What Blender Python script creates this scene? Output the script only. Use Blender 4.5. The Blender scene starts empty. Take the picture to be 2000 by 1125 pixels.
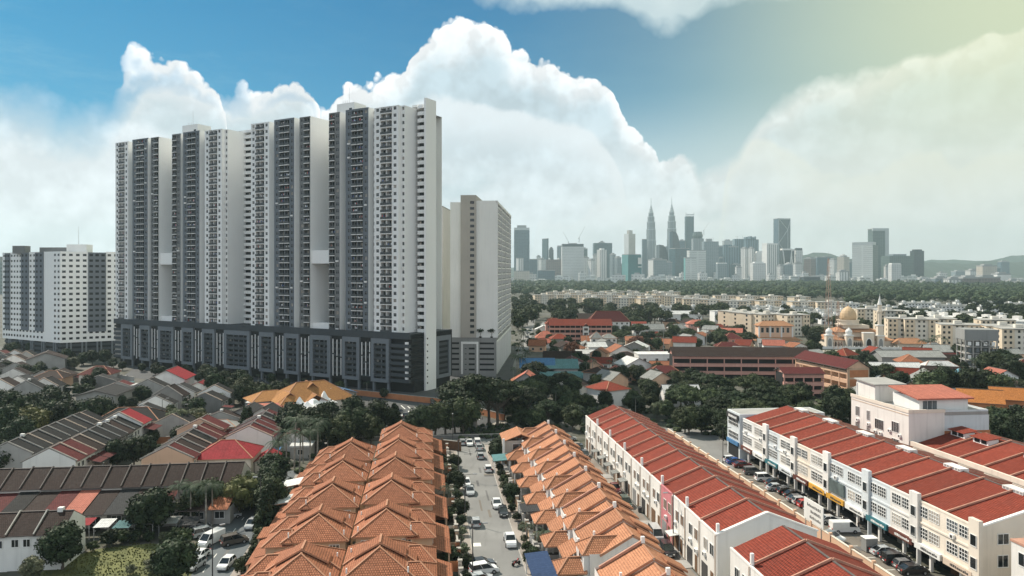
import bpy, math, random
from mathutils import Vector, Matrix
R = math.radians
rnd = random.Random(11)
SC = bpy.context.scene
COL = SC.collection
# ---------------------------------------------------------------- survey of the place (metres)
F, H, HOR = 1450.0, 46.0, 530.0            # focal length in photo pixels, eye height, horizon row
CS, SN = 0.99361, 0.11288                  # streets run along d1 = (-SN, CS), cross direction d2 = (CS, SN)
RZ = math.atan2(SN, CS)
def G(px, py, z=0.0):                      # ground point seen at a photo pixel
    Z = F*(H-z)/(py-HOR)
    return Vector(((px-1000.0)*Z/F, Z, z))
def W(v, u, z=0.0):
    return Vector((v*CS-u*SN, v*SN+u*CS, z))
def VU(p):
    return (p.x*CS+p.y*SN, -p.x*SN+p.y*CS)
def PX(p):
    return 1000+F*p.x/max(p.y, 1)
# ---------------------------------------------------------------- materials
M = {}
def nmat(name):
    m = bpy.data.materials.new(name); m.use_nodes = True
    nt = m.node_tree; nt.nodes.clear()
    out = nt.nodes.new('ShaderNodeOutputMaterial')
    b = nt.nodes.new('ShaderNodeBsdfPrincipled')
    nt.links.new(b.outputs[0], out.inputs[0])
    M[name] = m
    return m, nt, b
def N(nt, t, **kw):
    n = nt.nodes.new(t)
    for k, v in kw.items():
        if k.startswith('i_'):
            key = k[2:]
            n.inputs[int(key) if key.isdigit() else key.replace('_', ' ')].default_value = v
        else: setattr(n, k, v)
    return n
def mixc(nt, fac, a, b, mode='MIX'):
    n = nt.nodes.new('ShaderNodeMix'); n.data_type = 'RGBA'; n.blend_type = mode
    for s, v in ((n.inputs[0], fac), (n.inputs[6], a), (n.inputs[7], b)):
        if isinstance(v, bpy.types.NodeSocket): nt.links.new(v, s)
        elif isinstance(v, tuple): s.default_value = (*v[:3], 1)
        else: s.default_value = v
    return n.outputs[2]
def maprange(nt, v, a, b, c=0.0, d=1.0):
    n = nt.nodes.new('ShaderNodeMapRange'); n.clamp = True
    nt.links.new(v, n.inputs[0])
    for i, x in enumerate((a, b, c, d)): n.inputs[i+1].default_value = x
    return n.outputs[0]
def noise(nt, scale, detail=3.0, vec=None, stretch=None):
    if vec is None:
        g = nt.nodes.new('ShaderNodeNewGeometry'); vec = g.outputs['Position']
    if stretch:
        mp = nt.nodes.new('ShaderNodeMapping'); mp.inputs['Scale'].default_value = stretch
        nt.links.new(vec, mp.inputs[0]); vec = mp.outputs[0]
    n = nt.nodes.new('ShaderNodeTexNoise'); n.inputs['Scale'].default_value = scale; n.inputs['Detail'].default_value = detail
    nt.links.new(vec, n.inputs['Vector'])
    return n.outputs['Fac']
def plain(name, col, rough=0.7, var=0.18, scale=0.6, streak=0.0, metal=0.0, objvar=0.0, spec=0.4):
    m, nt, b = nmat(name)
    c = mixc(nt, maprange(nt, noise(nt, scale, 5), 0.3, 0.72), tuple(x*(1-var) for x in col), tuple(min(1, x*(1+var)) for x in col))
    if streak:
        s = maprange(nt, noise(nt, 1.0, 5, stretch=(1.3, 1.3, 0.09)), 0.52, 0.75, 0, streak)
        c = mixc(nt, s, c, tuple(x*0.45 for x in col))
    if objvar:
        oi = nt.nodes.new('ShaderNodeObjectInfo')
        v = maprange(nt, oi.outputs['Random'], 0, 1, 1-objvar, 1+objvar)
        h = N(nt, 'ShaderNodeHueSaturation'); nt.links.new(v, h.inputs['Value']); nt.links.new(c, h.inputs['Color']); c = h.outputs[0]
    nt.links.new(c, b.inputs['Base Color'])
    b.inputs['Roughness'].default_value = rough; b.inputs['Metallic'].default_value = metal
    b.inputs['Specular IOR Level'].default_value = spec
    return m
def tiles(name, col, tw=0.33, th=0.36, mort=0.05, stain=0.5, dark=0.38, objvar=0.15, bump=0.6):
    m, nt, b = nmat(name)
    uv = nt.nodes.new('ShaderNodeUVMap')
    br = N(nt, 'ShaderNodeTexBrick', offset=0.5, i_Scale=1.0, i_Mortar_Size=mort, i_Mortar_Smooth=0.4, i_Brick_Width=tw, i_Row_Height=th)
    br.inputs['Color1'].default_value = (*[x*0.85 for x in col], 1); br.inputs['Color2'].default_value = (*[min(1, x*1.15) for x in col], 1)
    br.inputs['Mortar'].default_value = (*[x*dark for x in col], 1)
    nt.links.new(uv.outputs[0], br.inputs['Vector'])
    n1 = maprange(nt, noise(nt, 0.35, 6), 0.42, 0.75, 0, stain)
    c = mixc(nt, n1, br.outputs['Color'], tuple(x*0.42+0.012 for x in col))
    n3 = maprange(nt, noise(nt, 0.11, 5), 0.40, 0.66, 0, 0.38)
    c = mixc(nt, n3, c, tuple(x*0.7+0.05*sum(col)/3 for x in col))
    s3 = maprange(nt, noise(nt, 1.0, 5, stretch=(.9, .9, .25)), 0.54, 0.74, 0, 0.4)
    c = mixc(nt, s3, c, tuple(x*0.5 for x in col))
    n2 = maprange(nt, noise(nt, 2.2, 4), 0.45, 0.8, 0, 0.35)
    c = mixc(nt, n2, c, tuple(min(1, x*1.35+0.03) for x in col))
    oi = nt.nodes.new('ShaderNodeObjectInfo')
    v = maprange(nt, oi.outputs['Random'], 0, 1, 1-objvar, 1+objvar)
    h = N(nt, 'ShaderNodeHueSaturation'); nt.links.new(v, h.inputs['Value']); nt.links.new(c, h.inputs['Color'])
    nt.links.new(h.outputs[0], b.inputs['Base Color'])
    b.inputs['Roughness'].default_value = 0.8; b.inputs['Specular IOR Level'].default_value = 0.15
    bp = N(nt, 'ShaderNodeBump', i_Strength=bump, i_Distance=0.05); bp.invert = True
    nt.links.new(br.outputs['Fac'], bp.inputs['Height']); nt.links.new(bp.outputs[0], b.inputs['Normal'])
    return m
def panes(name, wall, glass, bw, rh, mort, rough=0.35, off=0.0, var=0.5, streak=0.0):   # far curtain wall: panes in a grid
    m, nt, b = nmat(name)
    uv = nt.nodes.new('ShaderNodeUVMap')
    br = N(nt, 'ShaderNodeTexBrick', offset=off, i_Scale=1.0, i_Mortar_Size=mort, i_Mortar_Smooth=0.0, i_Brick_Width=bw, i_Row_Height=rh)
    br.inputs['Color1'].default_value = (*[x*(1-var) for x in glass], 1); br.inputs['Color2'].default_value = (*[x*(1+var) for x in glass], 1)
    br.inputs['Mortar'].default_value = (*wall, 1)
    nt.links.new(uv.outputs[0], br.inputs['Vector'])
    c = mixc(nt, maprange(nt, noise(nt, 0.02, 3), 0.35, 0.7, 0, 0.3), br.outputs['Color'], tuple(x*0.6 for x in wall))
    nt.links.new(c, b.inputs['Base Color'])
    b.inputs['Roughness'].default_value = rough; b.inputs['Specular IOR Level'].default_value = 0.5
    return m
def leaf(name, col, col2, objvar=0.25):
    m, nt, b = nmat(name)
    c = mixc(nt, maprange(nt, noise(nt, 0.55, 4), 0.35, 0.68), col, col2)
    oi = nt.nodes.new('ShaderNodeObjectInfo')
    h = N(nt, 'ShaderNodeHueSaturation')
    nt.links.new(maprange(nt, oi.outputs['Random'], 0, 1, 1-objvar, 1+objvar), h.inputs['Value'])
    nt.links.new(maprange(nt, oi.outputs['Random'], 0, 1, 0.485, 0.515), h.inputs['Hue'])
    nt.links.new(c, h.inputs['Color'])
    nt.links.new(h.outputs[0], b.inputs['Base Color'])
    b.inputs['Roughness'].default_value = 0.65; b.inputs['Specular IOR Level'].default_value = 0.14
    return m

tiles('orange_tile', (0.44, 0.175, 0.095), mort=.07, dark=.3)
tiles('orange_tile_pale', (0.56, 0.255, 0.14), mort=.07, dark=.34, stain=.4)
tiles('red_tile', (0.27, 0.050, 0.029), stain=0.6, mort=.075, dark=.3, tw=.4, th=.42)
tiles('brown_tile', (0.042, 0.025, 0.021), stain=0.75, tw=0.3, th=0.34, mort=.07)
tiles('charcoal_tile', (0.018, 0.0185, 0.0195), stain=0.75)
tiles('maroon_tile', (0.12, 0.022, 0.022), stain=0.5)
tiles('scarlet_sheet', (0.33, 0.03, 0.038), tw=0.25, th=9.0, stain=0.3)
tiles('salmon_sheet', (0.5, 0.17, 0.12), tw=0.3, th=9.0, stain=0.35)
tiles('amber_tile', (0.46, 0.22, 0.075), stain=0.35)
tiles('slate_tile', (0.05, 0.052, 0.055), stain=0.5)
tiles('grey_sheet', (0.3, 0.31, 0.3), tw=0.3, th=8.0, stain=0.5)
tiles('white_sheet', (0.66, 0.67, 0.66), tw=0.3, th=8.0, stain=0.3)
tiles('blue_sheet', (0.07, 0.18, 0.34), tw=0.3, th=8.0, stain=0.3)
tiles('navy_sheet', (0.035, 0.07, 0.16), tw=0.3, th=8.0, stain=0.3)
tiles('teal_sheet', (0.10, 0.22, 0.23), tw=0.3, th=8.0, stain=0.4)
plain('white_render', (0.72, 0.72, 0.70), 0.8, 0.05, 0.25, streak=0.22)
plain('tower_white', (0.80, 0.81, 0.80), 0.7, 0.035, 0.05, streak=0.05)
plain('tower_blue', (0.135, 0.155, 0.178), 0.7, 0.06, 0.05, streak=0.15)
plain('tower_grey', (0.165, 0.172, 0.175), 0.7, 0.06, 0.05, streak=0.15)
plain('podium_dark', (0.048, 0.057, 0.065), 0.7, 0.08, 0.1, streak=0.2)
plain('podium_frame', (0.155, 0.175, 0.195), 0.7, 0.05, 0.1, streak=0.12)
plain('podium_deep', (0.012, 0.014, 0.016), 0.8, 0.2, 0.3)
plain('light_tube', (0.85, 0.85, 0.83), 0.4, 0.03, 1.0)
plain('taupe_render', (0.40, 0.375, 0.34), 0.8, 0.06, 0.1, streak=0.2)
plain('grey_render', (0.25, 0.255, 0.25), 0.8, 0.08, 0.1, streak=0.3)
plain('cream_render', (0.70, 0.63, 0.54), 0.8, 0.08, 0.25, streak=0.3, objvar=0.05)
plain('pale_render', (0.72, 0.70, 0.665), 0.8, 0.07, 0.25, streak=0.32, objvar=0.06)
plain('tan_render', (0.50, 0.36, 0.25), 0.8, 0.08, 0.25, streak=0.25, objvar=0.06)
plain('peach_render', (0.64, 0.42, 0.29), 0.8, 0.08, 0.25, streak=0.25)
plain('pink_render', (0.55, 0.20, 0.22), 0.8, 0.08, 0.25, streak=0.25)
plain('salmon_render', (0.55, 0.30, 0.25), 0.8, 0.08, 0.25, streak=0.25)
plain('brick_orange', (0.45, 0.18, 0.08), 0.8, 0.1, 0.5, streak=0.2)
plain('skyblue_render', (0.60, 0.64, 0.66), 0.8, 0.06, 0.3, streak=0.25)
plain('beige_trim', (0.58, 0.47, 0.38), 0.8, 0.08, 0.4, streak=0.25)
plain('ridge_cap', (0.40, 0.20, 0.12), 0.8, 0.15, 0.8)
plain('ridge_dark', (0.11, 0.095, 0.09), 0.8, 0.2, 0.8)
plain('fire_wall', (0.46, 0.25, 0.18), 0.85, 0.15, 0.7, streak=0.3)
plain('window_glass', (0.022, 0.028, 0.032), 0.12, 0.5, 0.8, spec=0.6, objvar=0.4)
plain('window_grey', (0.10, 0.115, 0.125), 0.25, 0.4, 0.5, spec=0.5)
plain('curtain', (0.33, 0.30, 0.26), 0.7, 0.3, 1.0, objvar=0.4)
plain('frame_white', (0.78, 0.78, 0.76), 0.5, 0.05, 1.0)
plain('rail_dark', (0.06, 0.066, 0.07), 0.5, 0.2, 1.0)
plain('metal_grey', (0.32, 0.33, 0.34), 0.45, 0.1, 1.0, metal=0.3)
plain('metal_dark', (0.05, 0.05, 0.052), 0.5, 0.15, 1.0)
plain('timber', (0.14, 0.08, 0.045), 0.7, 0.25, 1.2)
plain('concrete', (0.34, 0.335, 0.32), 0.9, 0.14, 0.35, streak=0.25)
plain('concrete_dark', (0.17, 0.17, 0.165), 0.9, 0.18, 0.35, streak=0.25)
plain('bark', (0.10, 0.085, 0.07), 0.95, 0.3, 1.5)
plain('bark_pale', (0.27, 0.25, 0.22), 0.95, 0.3, 1.5)
plain('tyre', (0.015, 0.015, 0.015), 0.8, 0.2, 2.0)
plain('lamp_red', (0.4, 0.02, 0.02), 0.3, 0.1, 1)
plain('lamp_clear', (0.75, 0.75, 0.72), 0.2, 0.05, 1)
plain('fabric_white', (0.78, 0.79, 0.79), 0.8, 0.04, 0.5)
plain('gold', (0.52, 0.37, 0.22), 0.6, 0.12, 0.4)
plain('mosque_wall', (0.66, 0.58, 0.48), 0.8, 0.06, 0.2, streak=0.2)
plain('mast_red', (0.40, 0.27, 0.21), 0.6, 0.1, 1)
for nm, c in (('white', (0.78, 0.79, 0.79)), ('silver', (0.42, 0.44, 0.45)), ('black', (0.012, 0.012, 0.014)), ('grey', (0.12, 0.125, 0.13)),
              ('red', (0.42, 0.02, 0.018)), ('maroon', (0.14, 0.02, 0.022)), ('green', (0.02, 0.05, 0.035)), ('bronze', (0.10, 0.085, 0.07)), ('blue', (0.03, 0.09, 0.3))):
    m = plain('paint_'+nm, c, 0.28, 0.04, 2.0, spec=0.5)
    m.node_tree.nodes['Principled BSDF'].inputs['Coat Weight'].default_value = 0.5
leaf('leaf_dark', (0.012, 0.020, 0.011), (0.044, 0.062, 0.030))
leaf('leaf_mid', (0.018, 0.030, 0.014), (0.072, 0.090, 0.040))
leaf('leaf_olive', (0.05, 0.055, 0.018), (0.12, 0.115, 0.045))
leaf('leaf_pale', (0.07, 0.085, 0.05), (0.17, 0.18, 0.11))
leaf('leaf_rust', (0.13, 0.065, 0.04), (0.22, 0.11, 0.07))
leaf('palm_leaf', (0.025, 0.042, 0.024), (0.085, 0.11, 0.07))
leaf('grass_blade', (0.07, 0.08, 0.025), (0.165, 0.165, 0.055))
leaf('leaf_far', (0.022, 0.036, 0.018), (0.062, 0.082, 0.038))
# ---------------------------------------------------------------- mesh building
class MB:
    def __init__(s): s.v = []; s.f = []; s.m = []; s.mats = []
    def mi(s, m):
        if m not in s.mats: s.mats.append(m)
        return s.mats.index(m)
    def poly(s, pts, m):
        i = len(s.v); s.v.extend([tuple(p) for p in pts]); s.f.append(tuple(range(i, i+len(pts)))); s.m.append(s.mi(m)); return s
    def fz(s, x0, x1, z0, z1, y, m):            # wall quad facing -y
        return s.poly([(x0, y, z0), (x1, y, z0), (x1, y, z1), (x0, y, z1)], m)
    def box(s, x0, x1, y0, y1, z0, z1, m, skip=''):
        if x0 > x1: x0, x1 = x1, x0
        if y0 > y1: y0, y1 = y1, y0
        if z0 > z1: z0, z1 = z1, z0
        q = {'f': [(x0,y0,z0),(x1,y0,z0),(x1,y0,z1),(x0,y0,z1)], 'b': [(x1,y1,z0),(x0,y1,z0),(x0,y1,z1),(x1,y1,z1)],
             'l': [(x0,y1,z0),(x0,y0,z0),(x0,y0,z1),(x0,y1,z1)], 'r': [(x1,y0,z0),(x1,y1,z0),(x1,y1,z1),(x1,y0,z1)],
             't': [(x0,y0,z1),(x1,y0,z1),(x1,y1,z1),(x0,y1,z1)], 'd': [(x0,y1,z0),(x1,y1,z0),(x1,y0,z0),(x0,y0,z0)]}
        for k, p in q.items():
            if k not in skip: s.poly(p, m)
        return s
    def prism(s, pts, z0, z1, m, top=True, bottom=False):   # ccw outline
        n = len(pts)
        for i in range(n):
            a, b = pts[i], pts[(i+1) % n]
            s.poly([(a[0],a[1],z0),(b[0],b[1],z0),(b[0],b[1],z1),(a[0],a[1],z1)], m)
        if top: s.poly([(p[0],p[1],z1) for p in pts], m)
        if bottom: s.poly([(p[0],p[1],z0) for p in reversed(pts)], m)
        return s
    def slab(s, pts, th, m, medge=None):        # thick sloping sheet: pts ccw from above, thickness downwards
        n = len(pts); lo = [(p[0], p[1], p[2]-th) for p in pts]
        s.poly(pts, m); s.poly(list(reversed(lo)), medge or m)
        for i in range(n):
            j = (i+1) % n
            s.poly([lo[i], lo[j], pts[j], pts[i]], medge or m)
        return s
    def tube(s, a, b, r0, r1, m, n=8, cap=True):
        a = Vector(a); b = Vector(b); d = (b-a).normalized()
        t = d.orthogonal().normalized(); w = d.cross(t)
        i0 = len(s.v)
        for c, r in ((a, r0), (b, r1)):
            for k in range(n):
                an = 2*math.pi*k/n
                s.v.append(tuple(c+(t*math.cos(an)+w*math.sin(an))*r))
        mi = s.mi(m)
        for k in range(n):
            s.f.append((i0+k, i0+(k+1) % n, i0+n+(k+1) % n, i0+n+k)); s.m.append(mi)
        if cap:
            s.f.append(tuple(i0+n+k for k in range(n))); s.m.append(mi)
            s.f.append(tuple(i0+n-1-k for k in range(n))); s.m.append(mi)
        return s
    def lathe(s, prof, m, n=16, c=(0, 0)):      # prof: (r, z) from the bottom up
        i0 = len(s.v)
        for r, z in prof:
            for k in range(n):
                an = 2*math.pi*k/n; s.v.append((c[0]+r*math.cos(an), c[1]+r*math.sin(an), z))
        mi = s.mi(m)
        for j in range(len(prof)-1):
            for k in range(n):
                s.f.append((i0+j*n+k, i0+j*n+(k+1) % n, i0+(j+1)*n+(k+1) % n, i0+(j+1)*n+k)); s.m.append(mi)
        return s
    def bar(s, a, b, w, h, m):                  # beam with a rectangular section, b lies on top line
        a = Vector(a); b = Vector(b); d = (b-a).normalized()
        sd = d.cross(Vector((0, 0, 1)))
        if sd.length < 1e-4: sd = Vector((1, 0, 0))
        sd = sd.normalized()*(w/2); up = sd.cross(d).normalized()*h
        p = [a-sd, a+sd, a+sd+up, a-sd+up]; q = [b-sd, b+sd, b+sd+up, b-sd+up]
        s.poly(p, m); s.poly(list(reversed(q)), m)
        for i in range(4):
            j = (i+1) % 4; s.poly([p[j], p[i], q[i], q[j]], m)
        return s
    def mesh(s, name, smooth=False):
        me = bpy.data.meshes.new(name)
        me.from_pydata(s.v, [], s.f)
        for m in s.mats: me.materials.append(M[m])
        me.polygons.foreach_set('material_index', s.m)
        uvl = me.uv_layers.new(name='UVMap')
        co = s.v; data = [0.0]*(2*len(me.loops)); k = 0
        for f in s.f:
            a, b, c = Vector(co[f[0]]), Vector(co[f[1]]), Vector(co[f[2]])
            n = (b-a).cross(c-a)
            if n.length < 1e-9 and len(f) > 3: n = (c-a).cross(Vector(co[f[3]])-a)
            if n.length > 1e-9: n.normalize()
            else: n = Vector((0, 0, 1))
            if abs(n.z) > 0.9995: tx, ty, tz, bx, by, bz = 1, 0, 0, 0, 1, 0
            else:
                l = math.hypot(n.x, n.y); tx, ty, tz = -n.y/l, n.x/l, 0
                bx, by, bz = n.y*tz-n.z*ty, n.z*tx-n.x*tz, n.x*ty-n.y*tx
            for vi in f:
                p = co[vi]
                data[k] = p[0]*tx+p[1]*ty+p[2]*tz; data[k+1] = p[0]*bx+p[1]*by+p[2]*bz; k += 2
        uvl.data.foreach_set('uv', data)
        if smooth: me.polygons.foreach_set('use_smooth', [True]*len(me.polygons))
        me.update()
        return me
    def obj(s, name, parent=None, smooth=False, loc=None, rz=None):
        o = bpy.data.objects.new(name, s.mesh(name, smooth)); COL.objects.link(o)
        if parent: o.parent = parent
        if loc is not None: o.location = loc
        if rz is not None: o.rotation_euler = (0, 0, rz)
        return o
def tag(o, label, cat, group=None, kind=None):
    if label: o['label'] = label
    if cat: o['category'] = cat
    if group: o['group'] = group
    if kind: o['kind'] = kind
    return o
def thing(name, label, cat, loc=(0, 0, 0), rz=0.0, group=None):
    o = bpy.data.objects.new(name, None); COL.objects.link(o)
    o.empty_display_size = 1; o.location = loc; o.rotation_euler = (0, 0, rz)
    return tag(o, label, cat, group)
KIDS = {}
def kids(o):
    return [c for c in o.children]
def dup(o, loc=None, rz=None, label=None, group=None, parent=None):
    c = o.copy(); COL.objects.link(c)
    if parent: c.parent = parent
    for ch in list(o.children): dup(ch, parent=c)
    if loc is not None: c.location = loc
    if rz is not None: c.rotation_euler = (0, 0, rz)
    if label: c['label'] = label
    if group: c['group'] = group
    return c
def structure(o): o['kind'] = 'structure'; return o
ONES = 'first second third fourth fifth sixth seventh eighth ninth tenth eleventh twelfth thirteenth fourteenth fifteenth sixteenth seventeenth eighteenth nineteenth'.split()
TENS = {2: 'twent', 3: 'thirt', 4: 'fort', 5: 'fift', 6: 'sixt', 7: 'sevent', 8: 'eight', 9: 'ninet'}
def nth(i):                                     # 1 -> first
    if i <= 19: return ONES[i-1]
    if i >= 100: return 'hundred and ' + nth(i-100) if i > 100 else 'hundredth'
    t, o = divmod(i, 10)
    return TENS[t]+'ieth' if o == 0 else TENS[t]+'y-'+ONES[o-1]
def by_x(objs, fmt):                            # label things that look alike by their order from the left
    for i, o in enumerate(sorted(objs, key=lambda o: PX(o.location))): o['label'] = fmt.format(nth(i+1))
TAKEN = []                                      # built-up footprints (x, y, r) that trees keep clear of
def take(p, r): TAKEN.append((p[0], p[1], r))
def clear(p, r=0.0):
    for x, y, q in TAKEN:
        if (p[0]-x)**2+(p[1]-y)**2 < (q+r)**2: return False
    return True
# ---------------------------------------------------------------- camera
cam = bpy.data.objects.new('camera', bpy.data.cameras.new('camera')); COL.objects.link(cam)
cam.location = (0, 0, H); cam.rotation_euler = (R(90), 0, 0)
cam.data.sensor_width = 36; cam.data.lens = 36*F/2000.0
cam.data.shift_y = -(562.5-HOR)/2000.0
cam.data.clip_start = 1; cam.data.clip_end = 40000
SC.camera = cam
SC.render.resolution_x = 1024; SC.render.resolution_y = 576
SC.view_settings.view_transform = 'Standard'; SC.view_settings.look = 'None'
SC.view_settings.exposure = 0.42; SC.view_settings.gamma = 1.0
SC.cycles.max_bounces = 5; SC.cycles.diffuse_bounces = 3; SC.cycles.glossy_bounces = 2; SC.cycles.transmission_bounces = 2
SC.cycles.volume_bounces = 0; SC.cycles.use_denoising = True; SC.cycles.sample_clamp_indirect = 4.0
# ---------------------------------------------------------------- sun (ahead on the left) and sky
SUN_AZ, SUN_EL = -50.0, 46.0
sd = Vector((math.sin(R(SUN_AZ))*math.cos(R(SUN_EL)), math.cos(R(SUN_AZ))*math.cos(R(SUN_EL)), math.sin(R(SUN_EL))))
sun = bpy.data.objects.new('sun', bpy.data.lights.new('sun', 'SUN')); COL.objects.link(sun)
sun.data.energy = 5.0; sun.data.angle = R(0.5); sun.data.color = (1.0, 0.90, 0.76)
sun.rotation_euler = sd.to_track_quat('Z', 'Y').to_euler()
world = bpy.data.worlds.new('World'); SC.world = world; world.use_nodes = True
nt = world.node_tree; nt.nodes.clear(); L = nt.links.new
def mth(op, a, b=None, c=None, clamp=False):
    n = nt.nodes.new('ShaderNodeMath'); n.operation = op; n.use_clamp = clamp
    for s, v in zip(n.inputs, (a, b, c)):
        if v is None: continue
        if isinstance(v, bpy.types.NodeSocket): L(v, s)
        else: s.default_value = v
    return n.outputs[0]
def sstep(v, a, b, c=0.0, d=1.0):
    n = nt.nodes.new('ShaderNodeMapRange'); n.interpolation_type = 'SMOOTHSTEP'
    L(v, n.inputs[0])
    for i, x in enumerate((a, b, c, d)): n.inputs[i+1].default_value = x
    return n.outputs[0]
tc = nt.nodes.new('ShaderNodeTexCoord'); DIR = tc.outputs['Generated']
sx = nt.nodes.new('ShaderNodeSeparateXYZ'); L(DIR, sx.inputs[0])
az = mth('MULTIPLY', mth('ARCTAN2', sx.outputs[0], sx.outputs[1]), 180/math.pi)
el = mth('MULTIPLY', mth('ARCSINE', sx.outputs[2]), 180/math.pi)
def AE(px, py):
    return math.degrees(math.atan((px-1000)/F)), math.degrees(math.atan((HOR-py)/math.hypot(F, px-1000)))
def curve(pts, x0=-60.0, x1=60.0, ymax=40.0):   # elevation as a function of azimuth
    n = nt.nodes.new('ShaderNodeFloatCurve'); cm = n.mapping; c = cm.curves[0]
    ps = sorted((max(0, min(1, (a-x0)/(x1-x0))), max(0, min(1, e/ymax))) for a, e in pts)
    if ps[0][0] > 0: ps.insert(0, (0, ps[0][1]))
    if ps[-1][0] < 1: ps.append((1, ps[-1][1]))
    while len(c.points) < len(ps): c.points.new(0.5, 0.5)
    for p, (x, y) in zip(c.points, ps): p.location = (x, y); p.handle_type = 'AUTO'
    cm.update()
    L(mth('MULTIPLY_ADD', az, 1/(x1-x0), -x0/(x1-x0), clamp=True), n.inputs['Value'])
    return mth('MULTIPLY', n.outputs[0], ymax)
def wnoise(scale, detail, rough, off=(0, 0, 0), st=(1, 1, 1)):
    mp = nt.nodes.new('ShaderNodeMapping'); mp.inputs['Location'].default_value = off; mp.inputs['Scale'].default_value = st
    L(DIR, mp.inputs[0])
    n = nt.nodes.new('ShaderNodeTexNoise'); n.inputs['Scale'].default_value = scale; n.inputs['Detail'].default_value = detail; n.inputs['Roughness'].default_value = rough
    L(mp.outputs[0], n.inputs['Vector']); return n.outputs['Fac']
def wmix(fac, a, b, mode='MIX'): return mixc(nt, fac, a, b, mode)
sky = nt.nodes.new('ShaderNodeTexSky'); sky.sky_type = 'NISHITA'; sky.sun_disc = False
sky.sun_elevation = R(SUN_EL); sky.sun_rotation = R(SUN_AZ); sky.altitude = 60; sky.air_density = 1.0; sky.dust_density = 0.6; sky.ozone_density = 2.0
blue = wmix(1.0, sky.outputs[0], (0.0, 0.046, 0.064), 'MULTIPLY')            # a deep teal day
def billow(off=(0, 0, 0)):
    o = None
    for sc_, am in ((9.0, 3.4), (22.0, 2.0), (52.0, 1.0), (120.0, .45)):
        mp = nt.nodes.new('ShaderNodeMapping'); mp.inputs['Location'].default_value = off; L(DIR, mp.inputs[0])
        wn = nt.nodes.new('ShaderNodeTexNoise'); wn.inputs['Scale'].default_value = sc_*1.3; wn.inputs['Detail'].default_value = 1; L(mp.outputs[0], wn.inputs['Vector'])
        wv = nt.nodes.new('ShaderNodeVectorMath'); wv.operation = 'MULTIPLY_ADD'; L(wn.outputs['Color'], wv.inputs[0]); wv.inputs[1].default_value = (.45/sc_,)*3; L(mp.outputs[0], wv.inputs[2])
        v = nt.nodes.new('ShaderNodeTexVoronoi'); v.feature = 'F1'; v.inputs['Scale'].default_value = sc_; L(wv.outputs[0], v.inputs['Vector'])
        t_ = mth('MULTIPLY_ADD', v.outputs['Distance'], -am*1.6, am*.72)
        o = t_ if o is None else mth('ADD', o, t_)
    return o
fb = wnoise(9.0, 10, 0.58)
B0 = billow(); B1 = billow((0.012, -0.004, -0.016))
# thin high veil, stretched streaks
veil = sstep(wnoise(2.6, 10, 0.66, (0.3, 0, 0.2), (1, 1, 4.0)), 0.42, 0.76)
blue = wmix(mth('MULTIPLY', veil, mth('MULTIPLY_ADD', sstep(az, -10, -28), .62, .10)), blue, (0.30, 0.52, 0.64))
right = sstep(az, -6, 30)
blue = wmix(mth('MULTIPLY', right, 0.72), blue, (0.33, 0.44, 0.40))
low = sstep(el, 22, 5)
blue = wmix(mth('MULTIPLY', low, mth('MULTIPLY_ADD', right, .3, .12)), blue, (0.25, 0.50, 0.60))
vfade = mth('MULTIPLY', sstep(el, 14, 6.5), sstep(az, 3, 9))
blue = wmix(mth('MULTIPLY', vfade, .75), blue, (0.50, 0.64, 0.685))
bank = [(-300, 105), (0, 118), (70, 135), (140, 165), (195, 172), (240, 150), (300, 130), (360, 138), (420, 155), (480, 166), (530, 160), (575, 154), (610, 176), (630, 198), (650, 178), (690, 150),
        (740, 140), (790, 112), (820, 78), (850, 62), (890, 52), (940, 44), (985, 62), (1000, 84), (1040, 82), (1075, 98), (1100, 120), (1125, 126), (1165, 138), (1195, 158), (1212, 200), (1240, 235), (1275, 262), (1290, 285), (1330, 268), (1352, 290), (1372, 315), (1410, 300), (1440, 275), (1470, 235), (1500, 190), (1560, 160), (1620, 136),
        (1720, 130), (1800, 96), (1900, 62), (1960, 64), (2040, 40), (2300, 30)]
top = curve([AE(*p) for p in bank])
dep = mth('ADD', mth('SUBTRACT', top, el), mth('MULTIPLY', B0, mth('MULTIPLY_ADD', sstep(az, 12, 20), -.16, .42)))
soft = sstep(az, -13.9, -15.2)                     # the left end of the bank is a soft veil
edge = mth('MULTIPLY_ADD', mth('MULTIPLY', soft, mth('MULTIPLY_ADD', sstep(az, -26, -29.5), 2.0, 1.0)), 1.5, 0.2)
edge = mth('ADD', edge, mth('MULTIPLY', mth('MULTIPLY', sstep(az, 11.5, 15.5), sstep(az, 36, 18)), 1.3))
mask = mth('DIVIDE', dep, edge, clamp=True)
mask = mth('MULTIPLY', mask, sstep(el, -1.5, -0.5))
shade = mth('SUBTRACT', B0, B1)                    # lit flank of each puff against its shaded one
inner = sstep(dep, 0.1, 3.2)
ccol = wmix(inner, (0.90, 0.92, 0.93), (0.50, 0.615, 0.675))
ccol = wmix(sstep(el, 14, 3), ccol, (0.74, 0.80, 0.83))
ccol = wmix(mth('MULTIPLY', sstep(az, -12, -27), .6), ccol, (0.78, 0.82, 0.845))
crisp = mth('MULTIPLY_ADD', sstep(dep, 4.0, 0.0), .15, .075)
tone = mth('MINIMUM', mth('MAXIMUM', mth('MULTIPLY_ADD', mth('MULTIPLY', shade, crisp), 1.0, 1.0), .9), 1.12)
tone = mth('MULTIPLY', tone, mth('MULTIPLY_ADD', fb, .30, .86))
cb = nt.nodes.new('ShaderNodeCombineColor')
for i in range(3): L(tone, cb.inputs[i])
ccol = wmix(1.0, ccol, cb.outputs[0], 'MULTIPLY')
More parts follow.
